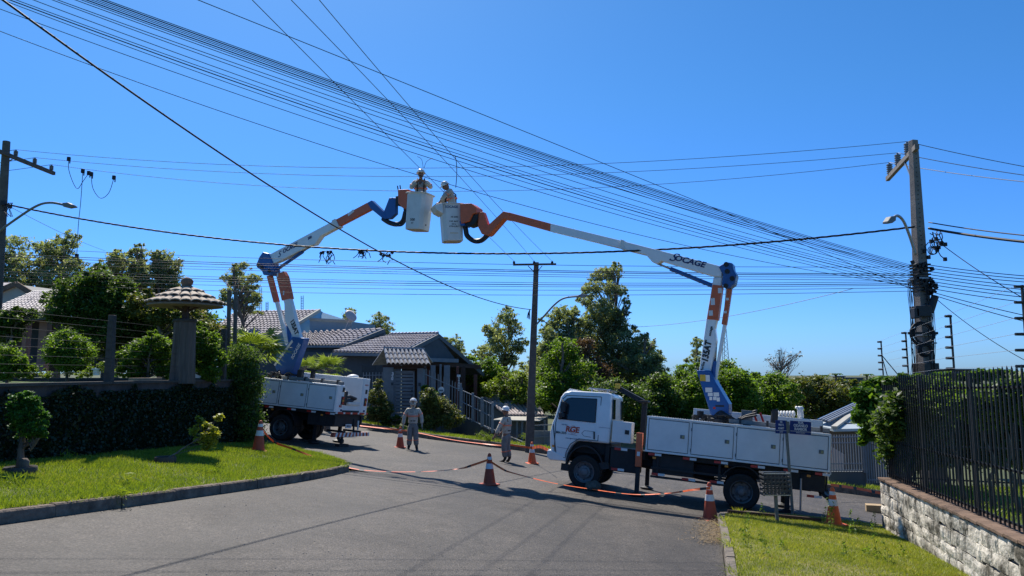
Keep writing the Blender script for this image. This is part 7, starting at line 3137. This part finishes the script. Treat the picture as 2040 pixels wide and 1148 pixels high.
tree('rounded mid green tree behind the locker tops, second from the right boom', [(1520, 775, 26), (1545, 765, 24), (1500, 790, 24), (1535, 800, 32), (1565, 790, 26), (1510, 815, 28), (1560, 825, 30)], 48, 1535, 18000, .17, L_GREEN, .2, **DEC)
tree('wide olive tree behind the two blue street plates', [(1590, 775, 26), (1620, 772, 26), (1650, 780, 26), (1600, 800, 32), (1640, 805, 32), (1680, 790, 24), (1675, 812, 26), (1590, 825, 28)], 52, 1630, 24000, .18, L_OLIVE, .2, **DEC)
tree('dark tree behind the solar roof', [(1700, 800, 24), (1725, 790, 22), (1745, 800, 22), (1720, 815, 22), (1760, 790, 26)], 50, 1725, 10000, .18, L_DARK, .2, **DEC)
bt_ = tree('nearly bare tree with thin fanned branches on the skyline', [(1562, 705, 14), (1548, 722, 12), (1582, 712, 10), (1592, 706, 7), (1540, 735, 12), (1570, 728, 14), (1535, 712, 10), (1560, 745, 12)], 80, 1557, 420, .2, L_BARE, .2, clump=.5, shell=.2, aspect=.5)
rb = random.Random(4)
mb = MB()
bb_ = at(1557, 770, 80)
bb0 = Vector(bt_.location)
def twig(p, d, L_, r, lev):
    q = p + d * L_
    mb.tube([p - bb0, q - bb0], [r, r * .6], 4, caps=False)
    if lev > 0:
        for k in range(3):
            e = (d + Vector((rb.uniform(-.4, .4), rb.uniform(-.35, .35), rb.uniform(0, .25)))).normalized()
            twig(p + d * L_ * rb.uniform(.55, 1), e, L_ * rb.uniform(.6, .85), r * .55, lev - 1)
for s_, L0 in ((-.22, 1.5), (.0, 1.9), (.3, 1.7), (.6, 1.5)):
    twig(bb_, Vector((s_, 0, 1)).normalized(), L0 * .9, .06, 4)
mb.build('branches', M['trunk'], bt_)
# hill crest masses
def mass(label, pts, y, n, leaf, m, name='treeline', **k):
    B_ = px_blobs(pts, y, y * .04)
    P_ = blob_points(B_, n, .25, .4)
    o = leaves(name, P_, leaf, m, None, .7, .3, 0)
    return tag(o, label, 'trees', kind='stuff')


mass('far wooded hill crest under the skyline', [(x, 768 + random.uniform(-3, 3), 12) for x in range(1480, 1800, 14)] + [(x, 785, 16) for x in range(1460, 1800, 22)], 210, 26000, .9, L_OLIVE)
mass('distant wood filling the gap between the nearer trees', [(x, 765 + random.uniform(-8, 8), 22) for x in range(900, 1520, 26)] + [(x, 800, 26) for x in range(880, 1560, 30)] + [(x, 835, 26) for x in range(1240, 1760, 34)], 75, 60000, .38, L_DARK)
mass('distant wood behind the left houses', [(x, 640 + random.uniform(-12, 12), 34) for x in range(-40, 420, 40)] + [(x, 700, 40) for x in range(-40, 460, 50)], 60, 32000, .4, L_DARK)
for px, py in ((1645, 750), (1665, 748), (1721, 750), (1528, 765), (1700, 752), (1690, 768)):
    pass
for px, py, lab in ((1640, 752, 'first small palm silhouette on the hill crest'), (1665, 749, 'second small palm silhouette on the hill crest'), (1727, 750, 'third palm silhouette on the hill crest, nearest the climber')):
    c = at(px, py, 205)
    b = at(px, py + 22, 205)
    t = thing('palm_tree', lab, 'palm tree', b, 'palms on the hill crest')
    mb = MB()
    mb.tube([(0, 0, -3), c - b], .25, 6)
    mb.build('trunk', M['trunk'], t)
    mb = MB()
    for k in range(13):
        a = 2 * math.pi * k / 13
        P_ = [c - b + Vector((math.cos(a) * r_, math.sin(a) * r_, .9 * math.sin(r_ * 1.1) - .12 * r_ * r_)) for r_ in (0, .7, 1.4, 2.0)]
        for i in range(3):
            s_ = Vector((-math.sin(a), math.cos(a), -.2)) * .3
            mb.add([P_[i] - s_, P_[i] + s_, P_[i + 1] + s_ * .8, P_[i + 1] - s_ * .8], [(0, 1, 2, 3)])
    mb.build('fronds', L_DARK, t)

# garden vegetation, on the raised ground
def garden(name, label, blobs, y, base_px, n, leaf, m, tr=.06, dy=.4, cat='bush', **k):
    B_ = px_blobs(ragged(blobs, 3, .5), y, dy)
    bx = bearing(base_px, 740)[0] * y
    return plant(name, label, cat, B_, Vector((bx, y, 1.38)), n, leaf, m, tr, **k)


GV = dict(clump=.2, shell=.6, aspect=.55, up=.35)
garden('tree', 'big dense dark tree in the garden behind the wire fence', [(150, 585, 40), (190, 565, 34), (130, 620, 36), (175, 620, 50), (225, 610, 44), (260, 640, 44), (300, 640, 40), (215, 665, 48), (160, 680, 44), (285, 685, 40), (330, 660, 34), (345, 690, 34), (190, 560, 26), (240, 575, 26)], 23, 215, 60000, .1, L_DARK, .16, dy=1.0, cat='tree', **GV)
garden('tree', 'reddish-tipped tree behind the tiled umbrella roof', [(290, 610, 30), (330, 625, 30), (380, 640, 30), (410, 665, 30), (395, 700, 30)], 21.5, 340, 22000, .09, L_OLIVE, .1, dy=.6, cat='tree', **GV)
garden('bush', 'round clipped bright green bush behind the wire fence', [(138, 690, 34), (118, 705, 24), (158, 705, 26), (138, 718, 30)], 17.3, 138, 17000, .06, L_GREEN, .04, **GV)
garden('bush', 'leafy bush with drooping stems over the wall, far left', [(8, 705, 26), (25, 725, 24), (45, 735, 18), (5, 740, 20)], 15.5, 15, 9000, .06, L_GREEN, .03, **GV)
garden('tree', 'dark bush against the pink house, left edge', [(20, 640, 26), (50, 628, 20), (15, 665, 22), (0, 650, 26)], 20.5, 15, 12000, .08, L_DARK, .08, cat='tree', **GV)
garden('bush', 'loose bush with lit leaves left of the log', [(285, 700, 26), (310, 690, 26), (260, 715, 22), (335, 705, 22), (300, 725, 26), (250, 740, 16), (330, 740, 18), (278, 742, 18)], 17.8, 295, 20000, .065, L_GREEN, .04, **GV)
garden('bush', 'loose bush with lit leaves right of the log', [(395, 700, 20), (415, 680, 20), (400, 725, 22), (430, 715, 20), (385, 668, 16), (420, 745, 18), (392, 650, 12)], 18.3, 405, 18000, .065, L_GREEN, .04, **GV)
garden('bush', 'low weeds on the wall edge between bush and post', [(90, 745, 10), (175, 742, 10), (210, 732, 12), (160, 748, 8), (60, 742, 12)], 16.0, 160, 3000, .05, L_BRIGHT, 0, branches=False, **GV)
# leafy hedge column at the wall's end
hb = Vector((-6.95, 19.85, plane_z(-6.95, 19.85)))
colb = []
for k in range(11):
    z = hb.z + .25 + k * .21
    rr = .38 + .08 * math.sin(k * 1.3) + (.06 if k > 6 else 0)
    colb.append(((hb.x - .15 + random.uniform(-.1, .1) - .02 * k, hb.y + random.uniform(-.1, .1), z), rr))
plant('hedge_column', 'tall leafy column of climber at the end of the garden wall', 'hedge', colb, hb, 30000, .055, L_DARK, .05, clump=.2, shell=.7, aspect=.7, up=.1, top=(hb.x, hb.y, hb.z + 2.1))
pts = RNG.normal(size=(2600, 3)) * np.array([.28, .25, .2]) + np.array([hb.x + .25, hb.y - .1, hb.z + 1.6])
# small clipped tree in the planter
B_ = px_blobs([(48, 785, 11), (36, 795, 13), (62, 800, 13), (28, 812, 13), (52, 812, 15), (78, 818, 13), (92, 826, 8), (24, 832, 9), (44, 832, 16), (68, 838, 15), (88, 845, 9), (34, 848, 11), (56, 856, 15), (80, 862, 11), (90, 868, 6), (60, 874, 9), (38, 866, 8)], 10.9, .12)
plant('small_tree', 'small umbrella-shaped green tree growing from the round planter', 'tree', B_, pp1 + Vector((0, 0, .05)), 11000, .045, leaf_mat('clipped_leaf', (.02, .06, .012), (.08, .2, .03), .4, 4), .055, clump=.2, shell=.6, aspect=.5, up=.3, bark=M['log'], wiggle=.02, droop=.2)
mb = MB()
for k in range(4):
    P_ = [pp1 + Vector((.1, 0, .3 + k * .1)), at(60 + k * 3, 905 - k * 3, 10.85), at(72 + k * 2, 880, 10.8)]
    mb.tube([q - pp1 for q in P_], [.012, .01, .006], 5)
o = mb.build('thin_branches', M['log'])
o.parent = [q for q in COL.objects if q.name == 'small_tree'][0]
o.location = (0, 0, 0)
# yellow-green maple-like sapling
B_ = px_blobs([(398, 835, 7), (412, 850, 8), (433, 835, 7), (425, 855, 8), (440, 828, 5), (405, 872, 11), (420, 880, 10), (430, 868, 9), (385, 860, 7), (410, 890, 8), (396, 845, 6)], 14.6, .2)
plant('sapling', 'yellow-green sapling catching the sun before the ivy wall', 'sapling', B_, pp2 + Vector((0, 0, .05)), 1500, .075, L_MAPLE, .02, clump=.35, shell=.2, aspect=.65, up=.5, top=at(412, 862, 14.5), wiggle=.03)


def fan_palm(label, c, R_, nf, base, group=None, tilt=0):
    t = thing('fan_palm', label, 'palm', base, group)
    mb = MB()
    mb.tube([Vector((0, 0, 0)), (c - base) * .9], [.14, .1], 8)
    mb.build('trunk', M['trunk'], t)
    for k in range(nf):
        a = 2 * math.pi * k / nf + random.uniform(-.2, .2)
        el_ = random.uniform(-.2, 1.1)
        d = Vector((math.cos(a) * math.cos(el_), math.sin(a) * math.cos(el_), math.sin(el_)))
        stem = R_ * random.uniform(.45, .6)
        hub = c + d * stem
        mb = MB()
        mb.tube([c * .98 - base * 1 + base * .0 + (c - c * .98), hub - base], .012, 5)
        mb.build('leaf_stalk', M['trunk'], t)
        f = MB()
        side = d.cross(Vector((0, 0, 1))).normalized()
        up_ = side.cross(d).normalized()
        nb = 20
        for j in range(nb):
            th = RAD(-105 + 210 * j / (nb - 1))
            dd = (d * math.cos(th) + side * math.sin(th)).normalized()
            Lb = R_ * .7 * (.75 + .25 * math.cos(th * .6)) * random.uniform(.9, 1.05)
            w = up_.cross(dd).normalized() * .02 * R_
            m1 = hub + dd * Lb * .5 + up_ * .03 * R_
            e = hub + dd * Lb + Vector((0, 0, -.14 * R_ * random.uniform(.3, 1.6)))
            fold = up_ * .02 * R_
            f.add([hub - base, m1 + w * 1.3 - base, e - base, m1 - w * 1.3 - base, m1 + fold - base], [(0, 1, 4), (1, 2, 4), (2, 3, 4), (3, 0, 4)])
        f.build('palm_leaf', L_PALM, t)
    return t


c = at(500, 706, 22.6)
c.z -= .05
fan_palm('large fan palm behind the hedge column, left of the truck', c, 1.15, 20, Vector((c.x, c.y, plane_z(c.x, c.y))))
c = at(655, 742, 30.5)
fan_palm('smaller fan palm behind the left truck\'s lockers, spreading sideways', c, .85, 11, Vector((c.x, c.y, plane_z(c.x, c.y))), 'smaller fan palms behind the left truck')
c = at(612, 738, 30.0)
fan_palm('smaller fan palm behind the left truck, half hidden by the blue turret', c, .7, 9, Vector((c.x, c.y, plane_z(c.x, c.y))), 'smaller fan palms behind the left truck')

# shrubs in front of house 320
def shrub(label, blobs, y, base_px, n, leaf, m, dy=.3, name='shrub', **k):
    B_ = px_blobs(ragged(blobs, 3, .5), y, dy)
    bx = bearing(base_px, 740)[0] * y
    return plant(name, label, 'shrub', B_, Vector((bx, y, gz(bx, y))), n, leaf, m, .03, **k)


shrub('yellow-flecked shrub between the left truck\'s tail and the gate', [(748, 790, 18), (757, 812, 20), (745, 825, 16), (765, 824, 16), (755, 765, 9)], 35.6, 755, 11000, .1, L_OLIVE, **GV)
shrub('dark shrub spreading from the gate pillar down to the verge', [(855, 795, 18), (870, 810, 22), (890, 822, 20), (905, 836, 16), (860, 828, 24), (885, 840, 18), (850, 842, 16)], 35.0, 870, 20000, .1, L_OLIVE, **GV)
shrub('pale-flowered climbing shrub on the light fence, right of the gate', [(848, 775, 8), (860, 785, 10), (852, 800, 12)], 35.6, 852, 3500, .09, L_GREEN, **GV)
shrub('dark low bush under the gate\'s letter slot', [(790, 838, 10), (770, 840, 10), (815, 838, 9)], 35.2, 788, 6000, .09, L_DARK, **GV)
shrub('wispy weeds by the sloping wall behind the side-on worker', [(975, 872, 9), (990, 880, 8), (960, 868, 8), (1040, 888, 8), (1046, 870, 6)], 31.5, 985, 2200, .07, L_BRIGHT, clump=.5, shell=.1, aspect=.2, up=-.2)

# large-leaved climber over the corner of the black fence and shrubs behind it
climb = [(1715, 785, 14), (1735, 765, 14), (1722, 810, 15), (1748, 790, 14), (1712, 830, 12), (1735, 840, 15), (1748, 822, 12), (1725, 862, 10), (1742, 868, 9), (1755, 765, 12), (1718, 878, 6)]
plant('climber', 'large-leaved climber spilling over the corner of the black fence', 'climber', px_blobs(climb, 16.2, .25), Vector((8.6, 16.0, WT0)), 3000, .15, leaf_mat('large_leaf', (.03, .08, .014), (.13, .24, .035), .4, 2), .04, clump=.4, shell=.4, aspect=.75, up=.25, droop=.4)
climb2 = [(1770, 758, 9), (1795, 752, 9), (1822, 752, 9), (1870, 752, 8), (1890, 748, 9), (1920, 752, 8), (1945, 750, 12), (1965, 748, 12), (1990, 748, 12), (2012, 750, 12), (2035, 752, 12)]
plant('climber', 'leafy vine along the top of the black fence', 'climber', px_blobs(climb2, 14.2, .3), Vector((8.4, 14.4, WT0)), 3600, .11, leaf_mat('vine_leaf', (.035, .085, .016), (.12, .22, .04), .4, 2), .02, clump=.35, shell=.3, aspect=.7, up=.3, branches=False, top=(8.4, 14.4, 1.2))
yard_bl = []
for k, (px, py, rp, y, m_, n_, lf) in enumerate(((1800, 830, 60, 14.5, 'L_DARK', 24000, .11), (1850, 800, 50, 14, 'L_DARK', 20000, .11), (1905, 800, 46, 12.5, 'L_GREEN', 14000, .11), (1960, 810, 50, 12, 'L_GREEN', 9000, .13), (2010, 800, 55, 11.5, 'L_DARK', 18000, .12), (1800, 900, 45, 15, 'L_DARK', 8000, .11))):
    blobs = [(px + random.uniform(-25, 25), py + random.uniform(-28, 22), rp * random.uniform(.35, .6)) for _ in range(7)]
    B_ = px_blobs(blobs, y, .4)
    bx = bearing(px, 740)[0] * y
    plant('shrub', ('dark shrub behind the near end of the stone wall fence', 'tall dark shrub seen through the fence, below the concrete pole', 'dark shrub seen through the middle of the black fence', 'banana-green shrub seen through the black fence', 'dark shrub at the right edge, behind the black fence', 'low dark shrub behind the corner of the stone wall')[k],
          'shrub', B_, Vector((bx, y, WT0 + .05)), n_, lf, {'L_DARK': L_DARK, 'L_GREEN': L_GREEN}[m_], .04, group=None, clump=.25, shell=.55, aspect=.5, up=.3)

plant('hedge', 'dark hedge closing the yard behind the black fence', 'hedge', px_blobs([(px, 800 + (px * 7) % 40, 34) for px in range(1790, 2090, 24)] + [(px, 860, 34) for px in range(1800, 2090, 30)] + [(px, 905, 30) for px in range(1790, 2090, 26)], 17.2, .3),
      Vector((11.3, 17.2, WT0)), 46000, .12, L_DARK, .05, branches=False, clump=.25, shell=.4, aspect=.5, up=.3)


# weeds
def weed(label, p, h, n, name='weed'):
    t = thing(name, label, 'weed', p, 'weeds in the right lawn')
    mb = MB()
    st_ = [Vector((0, 0, 0)), Vector((random.uniform(-.04, .04), random.uniform(-.04, .04), h * .5)), Vector((random.uniform(-.08, .08), random.uniform(-.08, .08), h))]
    mb.tube(st_, [.004, .003, .0015], 5)
    mb.build('stem', L_GREEN, t)
    pts = []
    for k in range(n):
        f = random.random() ** 1.4
        b = st_[0].lerp(st_[2], f)
        a = random.uniform(0, 6.28)
        pts.append((b.x + .045 * math.cos(a) * (1.3 - f), b.y + .045 * math.sin(a) * (1.3 - f), b.z + .01))
    leaves('foliage', np.array(pts), .06, L_GREEN, t, .3, .2, 0)


WL = ('tall slender weed left of the lawn, below the waste basket', 'low leafy weed right of the slender one, mid lawn', 'upright weed at the foot of the slender one', 'tiny weed in the middle of the right lawn',
      'tallest weed standing just before the lawn cone', 'tall weed behind the lawn cone\'s left side', 'knee-high weed right of the lawn cone', 'small weed tight against the stone wall, right of the cone',
      'low weed halfway between cone and bottom edge', 'tall weed near the bottom right, by the wall foot', 'flat weed beside the tall one near the wall foot', 'weed below the wall corner',
      'thin weed beside the edging board\'s left end', 'low weed growing over the kerb corner', 'dark leafy weed near the bottom of the lawn', 'weed at the bottom edge, before the wall',
      'thin weed at the edging board\'s right end', 'last weed in the lower right corner of the lawn')
for k, (px, py, h) in enumerate(((1488, 1085, .35), (1522, 1095, .18), (1490, 1105, .25), (1560, 1110, .12), (1660, 1075, .62), (1655, 1062, .5), (1700, 1078, .45), (1715, 1075, .3), (1680, 1125, .22), (1750, 1130, .6), (1725, 1120, .15), (1740, 1060, .3), (1520, 1045, .3), (1486, 1052, .2), (1530, 1125, .3), (1775, 1140, .3), (1640, 1050, .3), (1800, 1125, .25))):
    p = on_ground(px, py)
    p.z = plane_z(p.x, p.y) + .1
    weed(WL[k], p, h, int(18 + h * 60))
TL = ('grass tuft on the kerb edge in the middle of the left lawn', 'spreading tuft behind the kerb tuft', 'small tuft near the kerb, right part of the left lawn', 'tuft next to the tree planter, far left', 'tuft in the shade edge before the ivy', 'tuft under the hedge column', 'tuft hugging the grass cone')
for k, (px, py) in enumerate(((238, 1010, ), (250, 985), (420, 960), (20, 985), (130, 930), (500, 895), (520, 905))):
    p = on_ground(px, py)
    p.z = plane_z(p.x, p.y) + .12
    n_ = 60
    pts = RNG.normal(size=(n_, 3)) * np.array([.1, .1, .05]) + np.array([0, 0, .06])
    pts = pts * np.array([.75, .75, 1])
    o = leaves('grass_tuft', pts, .17, L_GRASS, None, .08, -.4, -.6)
    o.location = p
    tag(o, TL[k], 'grass tuft', 'taller tufts in the left lawn')
